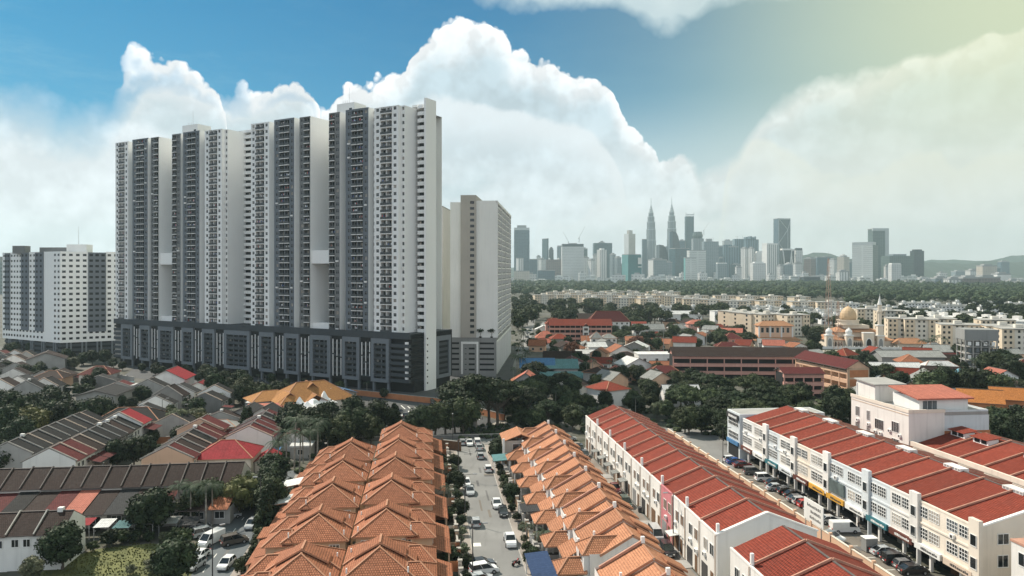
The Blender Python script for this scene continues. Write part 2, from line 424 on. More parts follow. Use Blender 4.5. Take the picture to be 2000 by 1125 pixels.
# lower puffs inside the bank
def puffs(pts, e_, col, k):
    global ccol
    t_ = curve([AE(*p) for p in pts])
    d_ = mth('ADD', mth('SUBTRACT', t_, el), mth('MULTIPLY', B0, .22))
    m_ = mth('MULTIPLY', mth('DIVIDE', d_, e_, clamp=True), sstep(d_, 4.5, 0.6))
    ccol = wmix(mth('MULTIPLY', m_, k), ccol, col)
puffs([(-300, 560), (520, 560), (640, 215), (760, 200), (850, 182), (960, 190), (1060, 215), (1160, 250), (1210, 330), (1300, 560), (2300, 560)], .5, (0.80, 0.85, 0.875), .75)
puffs([(-300, 560), (1020, 560), (1060, 420), (1110, 428), (1180, 385), (1240, 405), (1330, 395), (1420, 415), (1500, 560), (2300, 560)], .4, (0.80, 0.83, 0.84), .5)
puffs([(-300, 560), (1370, 560), (1425, 300), (1470, 262), (1520, 280), (1570, 300), (1600, 320), (1700, 330), (1770, 285), (1830, 280), (1870, 320), (1930, 300), (2050, 280), (2300, 300)], .5, (0.80, 0.82, 0.76), .6)
gap = mth('MULTIPLY', sstep(wnoise(6.0, 6, 0.55, (9, 4, 2), (1, 1, 2.6)), 0.54, 0.72), sstep(el, 1, 5))
ccol = wmix(mth('MULTIPLY', gap, 0.5), ccol, (0.42, 0.55, 0.60))
skyc = wmix(mask, blue, ccol)
def cap(pts, fade=2.6, k=.95, a0=-60, a1=-59):                     # a bright puff standing out of the veil, dissolving downwards
    global skyc
    t_ = curve([(a-.001, -9) if i == 0 else (a, e) for i, (a, e) in enumerate(AE(*p) for p in pts)])
    d_ = mth('ADD', mth('SUBTRACT', t_, el), mth('MULTIPLY', B0, .62))
    m_ = mth('MULTIPLY', mth('MULTIPLY', mth('DIVIDE', d_, .35, clamp=True), sstep(d_, fade, .5)), sstep(az, a0, a1))
    c_ = wmix(sstep(d_, 0, fade), (0.93, 0.94, 0.945), (0.70, 0.76, 0.79))
    tn = nt.nodes.new('ShaderNodeCombineColor')
    for i in range(3): L(tone, tn.inputs[i])
    skyc = wmix(mth('MULTIPLY', m_, k), skyc, wmix(1.0, c_, tn.outputs[0], 'MULTIPLY'))
cap([(-300, 560), (185, 560), (205, 250), (224, 132), (240, 104), (275, 80), (305, 84), (345, 100), (385, 116), (412, 128), (430, 150), (440, 185), (452, 350), (470, 560), (2300, 560)], 2.8, .95, AE(216, 0)[0], AE(268, 0)[0])
cap([(-300, 560), (400, 560), (430, 250), (452, 158), (470, 143), (486, 152), (500, 162), (520, 152), (540, 140), (566, 131), (590, 142), (608, 158), (622, 190), (640, 300), (655, 560), (2300, 560)], 2.2, .95, AE(440, 0)[0], AE(500, 0)[0])
# second cloud hanging from overhead
hang = [(860, -40), (915, 0), (960, 20), (1010, 35), (1060, 44), (1120, 36), (1190, 34), (1230, 50), (1265, 70), (1300, 82), (1350, 70), (1385, 45), (1440, 22), (1500, 15), (1560, 22), (1600, 14), (1640, -5), (1720, -60)]
bot = curve([AE(*p) for p in hang])
dep2 = mth('ADD', mth('SUBTRACT', el, bot), mth('MULTIPLY', B0, 0.3))
m2 = mth('MULTIPLY', mth('DIVIDE', dep2, 1.2, clamp=True), mth('MULTIPLY', sstep(az, -6, -3), sstep(az, 26, 22)))
skyc = wmix(mth('MULTIPLY', m2, mth('MULTIPLY_ADD', fb, .8, .42)), skyc, wmix(sstep(dep2, 0, 3), (0.56, 0.68, 0.71), (0.62, 0.72, 0.73)))
# unseen bright cloud added behind the viewer, a little overhead, to light the tower
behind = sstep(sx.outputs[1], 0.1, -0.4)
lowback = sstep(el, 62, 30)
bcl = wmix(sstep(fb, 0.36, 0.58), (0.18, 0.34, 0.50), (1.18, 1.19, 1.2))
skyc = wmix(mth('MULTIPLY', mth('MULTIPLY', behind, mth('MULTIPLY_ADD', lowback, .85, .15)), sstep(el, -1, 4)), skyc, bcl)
# yellow glow painted into the sky colour towards the upper right
warm = mth('MULTIPLY', sstep(az, 10, 36), sstep(el, -4, 17))
warm = mth('MULTIPLY', warm, mth('SUBTRACT', 1.0, behind))
skyc = wmix(mth('MULTIPLY', warm, 0.78), skyc, (0.70, 0.74, 0.47))
skyc = wmix(mth('MULTIPLY', mth('MULTIPLY', sstep(az, -2, 26), sstep(el, 14, 1)), 0.6), skyc, (0.75, 0.765, 0.69))
# ground-coloured below the horizon
skyc = wmix(sstep(el, -0.4, -2.0), skyc, (0.22, 0.24, 0.22))
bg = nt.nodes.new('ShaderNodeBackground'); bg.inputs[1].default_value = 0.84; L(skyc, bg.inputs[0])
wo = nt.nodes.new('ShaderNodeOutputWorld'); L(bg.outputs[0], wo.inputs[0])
world.cycles.sampling_method = 'MANUAL'; world.cycles.sample_map_resolution = 512
# ---------------------------------------------------------------- the air
hz = bpy.data.materials.new('air'); hz.use_nodes = True; hn = hz.node_tree; hn.nodes.clear()
ho = hn.nodes.new('ShaderNodeOutputMaterial'); pv = hn.nodes.new('ShaderNodeVolumePrincipled')
pv.inputs['Color'].default_value = (0.68, 0.88, 0.95, 1); pv.inputs['Density'].default_value = 0.00009; pv.inputs['Anisotropy'].default_value = 0.25
hn.links.new(pv.outputs[0], ho.inputs['Volume']); M['air'] = hz
hb = MB().box(-7000, 7000, -400, 8800, -6, 500, 'air').obj('haze'); hb['kind'] = 'stuff'
# ---------------------------------------------------------------- ground
def ground_mat():
    m, nt, b = nmat('earth')
    n1 = noise(nt, 0.035, 6); n2 = noise(nt, 0.3, 5); n3 = noise(nt, 2.0, 4)
    c = mixc(nt, maprange(nt, n2, 0.4, 0.6), (0.035, 0.04, 0.022), (0.10, 0.095, 0.075))
    c = mixc(nt, maprange(nt, n1, 0.47, 0.6), c, (0.11, 0.108, 0.10))
    c = mixc(nt, maprange(nt, n3, 0.5, 0.75, 0, 0.5), c, (0.03, 0.032, 0.02))
    nt.links.new(c, b.inputs['Base Color']); b.inputs['Roughness'].default_value = 0.95
def asphalt_mat(name, col, var=0.12):
    m, nt, b = nmat(name)
    c = mixc(nt, maprange(nt, noise(nt, 0.12, 6), 0.35, 0.65), tuple(x*(1-var) for x in col), tuple(x*(1+var) for x in col))
    c = mixc(nt, maprange(nt, noise(nt, 0.5, 5, stretch=(1.6, 0.3, 1)), 0.55, 0.72, 0, 0.4), c, tuple(x*0.6 for x in col))
    c = mixc(nt, maprange(nt, noise(nt, 9.0, 3), 0.5, 0.8, 0, 0.25), c, tuple(min(1, x*1.5) for x in col))
    nt.links.new(c, b.inputs['Base Color']); b.inputs['Roughness'].default_value = 0.9
ground_mat(); asphalt_mat('asphalt', (0.20, 0.20, 0.195)); asphalt_mat('asphalt_dark', (0.06, 0.064, 0.068)); asphalt_mat('alley_paving', (0.23, 0.20, 0.17), 0.25)
asphalt_mat('lot_paving', (0.17, 0.15, 0.125), 0.2); asphalt_mat('lane_paving', (0.10, 0.115, 0.125))
asphalt_mat('pavement_slabs', (0.30, 0.265, 0.235), 0.2); asphalt_mat('sand', (0.33, 0.31, 0.27), 0.2)
plain('road_paint', (0.7, 0.7, 0.66), 0.8, 0.15, 1.5)
plain('kerb_stone', (0.38, 0.36, 0.33), 0.9, 0.15, 0.8)
m, nt2, b2 = nmat('turf')
cc = mixc(nt2, maprange(nt2, noise(nt2, 0.25, 6), 0.36, 0.6), (0.06, 0.072, 0.022), (0.165, 0.17, 0.058))
cc = mixc(nt2, maprange(nt2, noise(nt2, 3.0, 4), 0.45, 0.7, 0, 0.6), cc, (0.045, 0.055, 0.02))
nt2.links.new(cc, b2.inputs['Base Color']); b2.inputs['Roughness'].default_value = 0.95
structure(MB().poly([(-6800, -300, 0), (6800, -300, 0), (6800, 8600, 0), (-6800, 8600, 0)], 'earth').obj('ground'))
def sheet(name, pts, m, z):
    return structure(MB().poly([(p[0], p[1], z) for p in pts], m).obj(name))
def vsheet(name, v0, v1, u0, u1, m, z):
    return sheet(name, [W(v0, u0), W(v1, u0), W(v1, u1), W(v0, u1)], m, z)
vsheet('road', 7.2, 15.0, 60, 197, 'asphalt', 0.012)                     # the street between the orange rows
vsheet('cross_road', -28, 38.5, 197, 204, 'asphalt', 0.016)
vsheet('lane', -38.5, -29.6, 70, 176, 'lane_paving', 0.012)
vsheet('alley', 33.6, 40.6, 60, 197, 'alley_paving', 0.012)
vsheet('car_park', 66.8, 76.0, 60, 186, 'lot_paving', 0.012)
sheet('slip_road', [G(1390, 935), G(1452, 905), G(1500, 862), G(1440, 838), G(1335, 838), G(1290, 835), G(1330, 870)], 'asphalt', 0.020)
sheet('tower_car_park', [G(655, 772), G(760, 778), G(900, 803), G(985, 826), G(900, 852), G(700, 846), G(650, 815)], 'asphalt_dark', 0.024)
sheet('tower_forecourt', [G(240, 735), G(440, 762), G(660, 772), G(850, 800), G(1010, 760), G(1005, 700), G(860, 700), G(300, 690)], 'asphalt_dark', 0.008)
sheet('avenue', [G(1000, 720), G(1024, 720), G(1042, 640), G(1050, 606), G(1040, 606), G(1026, 640)], 'asphalt', 0.012)
sheet('mosque_yard', [G(1560, 712), G(1780, 712), G(1850, 700), G(1800, 684), G(1580, 684)], 'sand', 0.012)
sheet('sand_path', [G(940, 836), G(1010, 840), G(1060, 818), G(1000, 812)], 'sand', 0.028)
sheet('sand_lot', [G(1930, 752), G(2000, 756), G(2040, 738), G(1940, 738)], 'sand', 0.012)
sheet('lane_bend', [G(330, 838), G(372, 852), G(420, 830), G(430, 812), G(395, 812)], 'asphalt', 0.012)
structure(MB().poly([tuple(G(x, y, 0.02)) for x, y in ((70, 1125), (110, 1098), (190, 1072), (290, 1062), (395, 1062), (398, 1085), (372, 1125))], 'turf').obj('lawn'))
for v0, v1, u0, u1 in ((15.0, 17.2, 60, 196), (5.0, 7.2, 60, 196), (-29.6, -27.6, 70, 172)):   # pavements, a kerb above the road
    structure(MB().box(v0, v1, u0, u1, 0.0, 0.13, 'pavement_slabs', 'd').obj('pavement', loc=(0, 0, 0), rz=RZ))
for v0, v1, u0, u1 in ((14.86, 15.0, 60, 196), (7.2, 7.34, 60, 196)):
    structure(MB().box(v0, v1, u0, u1, 0.0, 0.145, 'kerb_stone', 'd').obj('kerb', rz=RZ))
mk = MB()
for k in range(13):                                                       # bays painted in the dark car park by the tower
    p = Vector(G(770+13.2*k, 790+1.9*k)); q = Vector(G(778+13.2*k, 797+1.9*k))
    d = (q-p).normalized(); s_ = Vector((-d.y, d.x, 0))*0.16
    mk.poly([(*(p-s_)[:2], 0.03), (*(q-s_)[:2], 0.03), (*(q+s_)[:2], 0.03), (*(p+s_)[:2], 0.03)], 'road_paint')
for k in range(7):
    p = Vector(G(760+12.6*k, 801-2+1.2*k)); q = Vector(G(760+12.6*k, 812-2+1.2*k)); s_ = Vector((0.16, 0, 0))
    mk.poly([(*(q-s_)[:2], 0.03), (*(q+s_)[:2], 0.03), (*(p+s_)[:2], 0.03), (*(p-s_)[:2], 0.03)], 'road_paint')
p = G(755, 806); q = G(840, 812); mk.poly([(p.x, p.y-.2, .03), (q.x, q.y-.2, .03), (q.x, q.y+.2, .03), (p.x, p.y+.2, .03)], 'road_paint')
structure(mk.obj('bay_markings'))
mk = MB()
for u in range(92, 182, 5): mk.poly([W(67.2, u, .018), W(71.6, u, .018), W(71.6, u+.14, .018), W(67.2, u+.14, .018)], 'road_paint')
for u in range(100, 190, 7): mk.poly([W(36.2, u, .018), W(36.32, u, .018), W(36.32, u+2.6, .018), W(36.2, u+2.6, .018)], 'road_paint')
for u in range(88, 170, 6): mk.poly([W(-34.2, u, .018), W(-34.06, u, .018), W(-34.06, u+1.6, .018), W(-34.2, u+1.6, .018)], 'road_paint')
mk.poly([W(7.6, 124, .018), W(8.9, 124, .018), W(8.9, 125.6, .018), W(7.6, 125.6, .018)], 'road_paint')
structure(mk.obj('road_markings'))
asphalt_mat('asphalt_patch', (0.115, 0.115, 0.115), .25); rr = random.Random(8); pk = MB()
for k in range(46):                                 # trench repairs and patches
    v, u = rr.choice(((rr.uniform(7.6, 14), rr.uniform(95, 190)), (rr.uniform(34, 39.5), rr.uniform(95, 190)), (rr.uniform(67.5, 74), rr.uniform(90, 180)), (rr.uniform(-37.5, -31), rr.uniform(90, 170))))
    a, b = rr.choice(((.5, 4.5), (1.4, 1.8), (.35, 7), (2.2, 1.2))); pk.poly([W(v, u, .0155), W(v+a, u, .0155), W(v+a, u+b, .0155), W(v, u+b, .0155)], rr.choice(['asphalt_patch', 'asphalt_patch', 'lot_paving']))
structure(pk.obj('road_patches'))
for v, n_ in ((33.75, 'drain'), (40.3, 'drain')): structure(MB().box(v, v+.3, 60, 196, 0, .03, 'concrete_dark', 'd').obj(n_, rz=RZ))
# ================================================================ the grey-and-white slab tower on its dark podium
C0 = Vector((-38.5, 278.0, 0)); E1 = Vector((-0.8764, 0.4816, 0)); E2 = Vector((0.4816, 0.8764, 0))
TRZ = math.atan2(-0.4816, 0.8764)
def s_at(px, t):                                 # distance left of the corner at which depth t is seen at column px
    r = (px-1000)/F; a = C0.x+E2.x*t; b = C0.y+E2.y*t
    return (a-r*b)/(r*E1.y-E1.x)
def t_at(px, s):
    r = (px-1000)/F; a = C0.x+E1.x*s; b = C0.y+E1.y*s
    return (r*b-a)/(E2.x-r*E2.y)
TH, FL, Z0 = 109.3, 2.72, 22.4
NF = 32
tower = thing('apartment_tower', 'tallest grey and white apartment slab standing on a dark car park podium', 'apartment block', C0, TRZ)
take((-110, 330), 55); take((-60, 300), 35); take((-160, 350), 45); take((-30, 295), 22)
BALC = []; WINS = []                             # collected (nearness, builder) so the nearest become parts of their own
def facade(mb, x0, x1, y, cols, mat, z0=Z0, z1=TH, nf=NF, side=None):
    """front wall with real openings; cols: (kind, a, b) as fractions of the width"""
    w = x1-x0; cur = x0; zt = z0+nf*FL
    for kind, a, b in cols:
        xa, xb = x0+a*w, x0+b*w
        if xa > cur+1e-3: mb.fz(cur, xa, z0, z1, y, mat)
        cur = xb
        zl = z0
        for k in range(nf):
            zb = z0+k*FL
            if kind == 'b': oz0, oz1, dp = zb+0.12, zb+2.45, 1.5
            else: oz0, oz1, dp = zb+0.95, zb+2.2, 0.25
            mb.fz(xa, xb, zl, oz0, y, mat); zl = oz1
            yd = y+dp
            mb.poly([(xa, y, oz0), (xa, yd, oz0), (xa, yd, oz1), (xa, y, oz1)][::-1], mat)
            mb.poly([(xb, y, oz0), (xb, yd, oz0), (xb, yd, oz1), (xb, y, oz1)], mat)
            mb.poly([(xa, y, oz1), (xb, y, oz1), (xb, yd, oz1), (xa, yd, oz1)][::-1], mat)
            mb.poly([(xa, y, oz0), (xb, y, oz0), (xb, yd, oz0), (xa, yd, oz0)], mat)
            if kind == 'b': BALC.append((x0, k, xa, xb, y, zb, oz0, oz1, dp))
            else: WINS.append((x0, k, xa, xb, y, oz0, oz1, dp))
        mb.fz(xa, xb, zl, z1, y, mat)
    if x1 > cur+1e-3: mb.fz(cur, x1, z0, z1, y, mat)
def block(name, pa, pb, t, cols, mat, tback, z1=TH, wmat='tower_white', cap=True):
    """a tower bay seen between photo columns pa..pb at depth t; its flanks run back to tback"""
    x0, x1 = -s_at(pa, t), -s_at(pb, t)
    mb = MB(); facade(mb, x0, x1, t, cols, mat, z1=z1)
    mb.poly([(x1, t, Z0), (x1, tback, Z0), (x1, tback, z1), (x1, t, z1)], wmat)
    mb.poly([(x0, tback, Z0), (x0, t, Z0), (x0, t, z1), (x0, tback, z1)], wmat)
    mb.poly([(x0, t, z1-.6), (x1, t, z1-.6), (x1, tback, z1-.6), (x0, tback, z1-.6)], 'concrete')
    mb.box(x0, x1, t+.0, t+.3, z1-.6, z1+.001, mat, 'fd'); mb.box(x1-.3, x1, t+.3, tback, z1-.6, z1+.001, wmat, 'rd')
    return mb.obj(name, tower), x0, x1
WC = [('w', .08, .2), ('b', .27, .49), ('b', .51, .73), ('w', .80, .92)]
BC = [('w', .10, .22), ('b', .27, .5), ('b', .53, .76), ('w', .84, .95)]
T0, TR, TD = 1.5, 4.3, 26.0
block('white_bay', 225.5, 250, T0, WC, 'tower_white', TD)
block('recess_bay', 246, 262, TR, [], 'tower_white', TD, TH-.4)
block('blue_bay', 258.5, 288.5, T0-.4, BC, 'tower_blue', TD, TH+.3)
block('recess_bay', 285, 300, TR, [('w', .80, .93)], 'tower_white', TD, TH-.4)
b3, _, x3 = block('grey_bay', 294.5, 310, T0, [('w', .12, .36), ('b', .44, .92)], 'tower_grey', 24, TH+.2)
b4, x4, _ = block('grey_bay', 336, 353, T0, [('b', .06, .52), ('w', .62, .88)], 'tower_grey', 24, TH+.4)
block('recess_bay', 350, 363, TR+1.5, [('w', .80, .93)], 'tower_white', TD, TH-.2)
block('blue_bay', 357.5, 389.5, T0-.4, BC, 'tower_blue', TD, TH+.5)
block('recess_bay', 386, 405, TR, [], 'tower_white', TD, TH-.3)
block('white_bay', 400, 433, T0, WC, 'tower_white', TD)
block('step_bay', 429, 444.5, T0+2.2, [('w', .72, .95)], 'tower_white', 18.5, TH+.0)
b7, x7, _ = block('white_bay', 490, 525.5, T0, WC, 'tower_white', TD, TH+.3)
block('recess_bay', 521, 541, TR, [], 'tower_white', TD, TH-.4)
block('blue_bay', 535.5, 574.5, T0-.4, BC, 'tower_blue', TD, TH+.5)
block('recess_bay', 571, 592, TR, [('w', .80, .93)], 'tower_white', TD, TH-.4)
b9, _, x9 = block('grey_bay', 585, 606, T0, [('w', .12, .36), ('b', .44, .92)], 'tower_grey', 24, TH+.3)
b10, x10, _ = block('grey_bay', 642.5, 663.5, T0, [('b', .05, .52), ('w', .66, .92)], 'tower_grey', 24, TH+.4)
block('recess_bay', 660, 681, TR+1.5, [('w', .80, .93)], 'tower_white', TD, TH-.2)
block('blue_bay', 675, 719.5, T0-.4, BC, 'tower_blue', TD, TH+.6)
block('recess_bay', 715, 735, TR, [('w', .62, .85)], 'tower_white', TD, TH-.3)
block('white_bay', 731, 778, T0, WC, 'tower_white', TD)
block('step_bay', 774, 790.5, T0+2.0, [('w', .70, .95)], 'tower_white', 12.6, TH+.1)
# link walls that close the slots, bridge boxes, roof rooms
mb = MB()
for xa, xb in ((x3, x4), (x9, x10)):
    mb.fz(xa, xb, Z0, TH-.5, 23.5, 'tower_white')
    mb.poly([(xa, 23.5, TH-.5), (xb, 23.5, TH-.5), (xb, 26, TH-.5), (xa, 26, TH-.5)], 'concrete')
mb.obj('link_wall', tower)
for xa, xb in ((x3, x4), (x9, x10)):
    MB().box(xa+.01, xb-.01, 2.2, 23.4, 49.2, 54.6, 'tower_white', 'lr').obj('bridge_room', tower)
    MB().box(xa+.01, xb-.01, 2.6, 9, Z0+.01, Z0+2.6, 'tower_white', 'lr').obj('bridge_room', tower)
for pa, pb, hh in ((354, 384, 5.2), (656, 690, 5.0)):
    xa, xb = -s_at(pa, 6), -s_at(pb, 6)
    m_ = MB().box(xa, xb, 6.6, 14, TH-.6, TH+hh, 'tower_white', 'd'); m_.box(xb-2.6, xb-1.2, 6.5, 6.62, TH+1.2, TH+2.8, 'window_glass', 'b')
    rr = m_.obj('roof_room', tower)
    for k in range(4): MB().tube((xa+1.2+k*1.1, 9, TH+hh), (xa+1.2+k*1.1, 9, TH+hh+(1.8 if k < 3 else 7)), .06, .04, 'metal_grey', 5).obj('aerial', rr)
mb = MB().box(-178, -3, 20, 26, TH-.7, TH-.5, 'concrete', 'd'); mb.box(-178, -3, 25.9, 26.1, Z0, TH-.5, 'tower_white', 'd'); mb.obj('rear_wall', tower)
# corridor stacks: curved slab fronts with dark slots between them
def stack(name, x0, x1, y0, y1, ztop, xside):
    mb = MB()
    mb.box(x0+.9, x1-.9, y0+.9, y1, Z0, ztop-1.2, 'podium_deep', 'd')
    for k in range(NF+1):
        zb = Z0+k*FL-(0.0 if k else 0)
        z1_ = zb+1.25 if k < NF else zb+.9
        zlo = zb-.18 if k else zb
        mb.prism([(x0, y0+.6), (x0+.5, y0), (x1-1.3, y0), (x1-.35, y0+.5), (x1, y0+1.6), (x1, y1), (x0, y1)], zlo, z1_, 'tower_white', True, True)
        if k < NF and k % 3 == 0: mb.box(x1-3.2, x1-2.4, y0+.86, y0+.92, zb+1.3, zb+2.2, 'curtain')
    return mb.obj(name, tower)
xs = -s_at(470, 18.4)
stack('corridor_stack', -s_at(470.5, 18.2), -s_at(493, 13), 13.0, 24, TH, 0)
xe = -s_at(790.5, T0+2.0)
stack('corridor_stack', -s_at(812.5, 9.6)+.02, .2, 9.9, 13.4, TH, 0)
# stair slab on the end wall, running down through the podium to the ground
mb = MB()
mb.box(.15, .95, 9.3, 16.3, 0, TH+3.6, 'tower_white', 'd'); mb.box(-6, .15, 13.4, 16.3, Z0, TH+2.4, 'tower_white', 'dr')
for k in range(8):
    mb.box(.94, .97, 10.1, 10.8, 2.6+k*2.45, 3.2+k*2.45, 'window_glass', 'l')
mb.obj('stair_slab', tower)
mb = MB(); mb.box(-9, -.5, 11, 17, TH-.6, TH+.9, 'concrete', 'd'); mb.box(-7.5, -5.2, 12, 15, TH+.9, TH+2.0, 'tower_white', 'd'); mb.obj('roof_plant', tower)
# balconies and windows: nearest hundred of each are parts, the rest one stuff part
def balcony(mb, b):
    x0, k, xa, xb, y, zb, oz0, oz1, dp = b
    rr = random.Random(int(xa*91+k*17))
    mb.fz(xa, xb, oz0, oz1, y+dp-.02, 'window_glass')
    if rr.random() < .5:
        c = xa+(xb-xa)*rr.uniform(.05, .6); mb.fz(c, c+(xb-xa)*.3, oz0, oz1-.2, y+dp-.06, 'curtain')
    mb.box(xa-.06, xb+.06, y-.42, y+.1, zb-.14, zb+.13, 'frame_white', 'b')
    mb.box(xa, xb, y-.36, y-.30, zb+.13, zb+1.05, 'rail_dark', 'd')
    mb.box((xa+xb)/2-.05, (xa+xb)/2+.05, y+.2, y+.3, oz0, oz1, 'metal_grey')
    if rr.random() < .22:
        for q in range(rr.randint(2, 5)):
            c = xa+(xb-xa)*rr.uniform(.1, .85)
            mb.fz(c, c+.35, zb+1.1, zb+1.1+rr.uniform(.4, .9), y+.15, rr.choice(['fabric_white', 'paint_red', 'paint_blue', 'curtain', 'fabric_white']))
def window(mb, w):
    x0, k, xa, xb, y, oz0, oz1, dp = w
    rr = random.Random(int(xa*53+k*29))
    mb.fz(xa, xb, oz0, oz1, y+dp-.02, 'curtain' if rr.random() < .08 else 'window_glass')
    xm = (xa+xb)/2; mb.box(xm-.04, xm+.04, y+dp-.1, y+dp-.03, oz0, oz1, 'metal_grey', 'b'); mb.box(xa, xb, y+dp-.1, y+dp-.03, oz0+.85, oz0+.92, 'metal_grey', 'b')
    if rr.random() < .07: mb.box(xa+.1, xb-.1, y-.5, y-.02, oz0-.75, oz0-.15, 'frame_white')
def split_parts(items, fn, nm, parent, key):
    items = sorted(items, key=key)
    for it in items[:100]:
        m_ = MB(); fn(m_, it); m_.obj(nm, parent)
    if items[100:]:
        m_ = MB()
        for it in items[100:]: fn(m_, it)
        m_.obj(nm, parent)['kind'] = 'stuff'
split_parts(BALC, balcony, 'balcony', tower, lambda b: -b[2]*1.0+abs(b[5]-46)*.4)
split_parts(WINS, window, 'window', tower, lambda b: -b[2]*1.0+abs(b[5]-46)*.4)
# podium
PL = -s_at(222, 0)
pod = MB()
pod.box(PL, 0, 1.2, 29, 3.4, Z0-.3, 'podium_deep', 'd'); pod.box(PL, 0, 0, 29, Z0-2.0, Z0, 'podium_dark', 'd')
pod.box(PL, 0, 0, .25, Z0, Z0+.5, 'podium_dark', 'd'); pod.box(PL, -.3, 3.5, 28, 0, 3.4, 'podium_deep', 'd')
pod.obj('podium', tower)
LV = 2.3
frames = [(236, 257.5), (272, 292), (308, 338), (354, 377), (394, 418.5), (437, 487), (505.6, 533.8), (554, 583), (604.8, 644.5), (668, 701), (724, 759)]
FX = [(-s_at(a, -.5), -s_at(b, -.5)) for a, b in frames]
for a, b in FX:
    fr = MB()
    e = min(1.6, (b-a)*.16)
    fr.box(a, a+e, -.5, 1.2, 3.6, 20.3, 'podium_frame'); fr.box(b-e, b, -.5, 1.2, 3.6, 20.3, 'podium_frame')
    fr.box(a+e, b-e, -.5, 1.2, 18.4, 20.3, 'podium_frame'); fr.box(a+e, b-e, -.5, 1.2, 3.6, 4.9, 'podium_frame')
    fo = fr.obj('podium_frame', tower)
    fl = MB()
    for k in range(6): fl.box(a+e, b-e, -.1, .9, 5.6+k*LV*.94, 6.75+k*LV*.94, 'podium_dark', 'lr')
    n_ = max(1, int((b-a)/5))
    for q in range(1, n_+1):
        xx = a+e+(b-a-2*e)*q/(n_+1); fl.box(xx-.25, xx+.25, .6, 1.19, 4.9, 18.4, 'podium_frame', 'b')
    for k in range(6):
        if (k*7+int(a)) % 3 == 0: fl.box(a+e+.3, a+e+1.3, 1.0, 1.18, 6.8+k*LV*.94, 7.6+k*LV*.94, 'concrete')
    fl.obj('parapet_bands', fo)
edges = [PL]+[x for p in FX for x in p]+[0]
for i in range(0, len(edges), 2):                # dark bays between the frames with their light tubes
    a, b = edges[i], edges[i+1]
    last = i == len(edges)-2
    w_ = MB()
    if i == 0 or last:
        for k in range(7): w_.box(a, b, 0, .9, 4.0+k*2.2, 5.25+k*2.2, 'podium_dark', 'l' if last else '')
        if last:
            for k in range(7): w_.box(b-2.2, b-1.0, .3, 1.15, 5.3+k*2.2, 6.15+k*2.2, 'light_tube')
        else:
            for k in range(6): w_.box(a+.5, b-.6, .5, 1.15, 5.3+k*2.2, 6.1+k*2.2, 'concrete')
        w_.obj('parapet_bands', tower)
        continue
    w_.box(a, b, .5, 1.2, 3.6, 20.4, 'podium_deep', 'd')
    for k in range(6): w_.box(a+.3, b-.3, .2, .5, 5.2+k*2.4, 6.0+k*2.4, 'podium_dark')
    bo = w_.obj('dark_bay', tower)
    n_ = 3 if b-a > 5 else 2
    rr = random.Random(i)
    for q in range(n_):
        xx = a+(b-a)*(q+.5)/n_; z = 4.2+rr.uniform(0, 1.5); cut = rr.uniform(9, 15)
        t_ = MB(); t_.box(xx-.14, xx+.14, .0, .25, z, cut, 'light_tube'); t_.box(xx-.14, xx+.14, .0, .25, cut+.5, 19.6-rr.uniform(0, 1.5), 'light_tube'); t_.obj('light_tube', bo)
col = MB()
for a, b in FX:
    for x in (a+.8, b-.8): col.box(x-.45, x+.45, .2, 1.1, 0, 3.6, 'podium_frame', 'd')
col.obj('columns', tower)
rp = MB()                                         # return face on the right, either side of the stair slab
for k in range(7):
    rp.box(-.9, 0, 0.9, 9.3, 4.0+k*2.2, 5.25+k*2.2, 'podium_dark', 'l')
    rp.box(-.9, -.2, 1.4, 3.4, 5.3+k*2.2, 6.15+k*2.2, 'light_tube'); rp.box(-.9, -.25, 6.6, 8.6, 5.3+k*2.2, 6.1+k*2.2, 'concrete')
for k in range(6): rp.box(-.9, .1, 19, 26, 5.6+k*LV*.94, 6.75+k*LV*.94, 'podium_dark', 'l')
rp.obj('parapet_bands', tower)
fr = MB(); fr.box(-.5, .5, 17.2, 19, 3.6, 20.3, 'podium_frame'); fr.box(-.5, .5, 26, 27.6, 3.6, 20.3, 'podium_frame'); fr.box(-.5, .5, 19, 26, 18.4, 20.3, 'podium_frame'); fr.box(-.5, .5, 19, 26, 3.6, 4.9, 'podium_frame')
fr.obj('podium_frame', tower)
# ================================================================ slab tower standing behind it
def slabtower(name, label, p, rz, w, d, h, mat, cat='apartment block'):
    t = thing(name, label, cat, p, rz)
    MB().box(0, w, 0, d, 0, h, mat, 'd').obj('wall', t)
    r_ = MB().box(.2, w-.2, .2, d-.2, h, h+.8, 'concrete', 'd'); r_.box(w*.3, w*.7, d*.3, d*.6, h+.8, h+3, mat, 'd'); r_.obj('roof', t)
    return t
plain('rear_pale', (0.62, 0.585, 0.55), .8, .05, .1, streak=.15)
t = slabtower('rear_slab_tower', 'narrow taupe slab tower partly hidden behind the tallest grey and white block', Vector((-62, 430, 0)), R(-4), 22.3, 60, 83, 'rear_pale')
f_ = MB()
for k in range(26): f_.box(8.5, 10, -.03, 0, 8+k*2.8, 9.3+k*2.8, 'window_glass', 'b')
f_.obj('window_column', t)
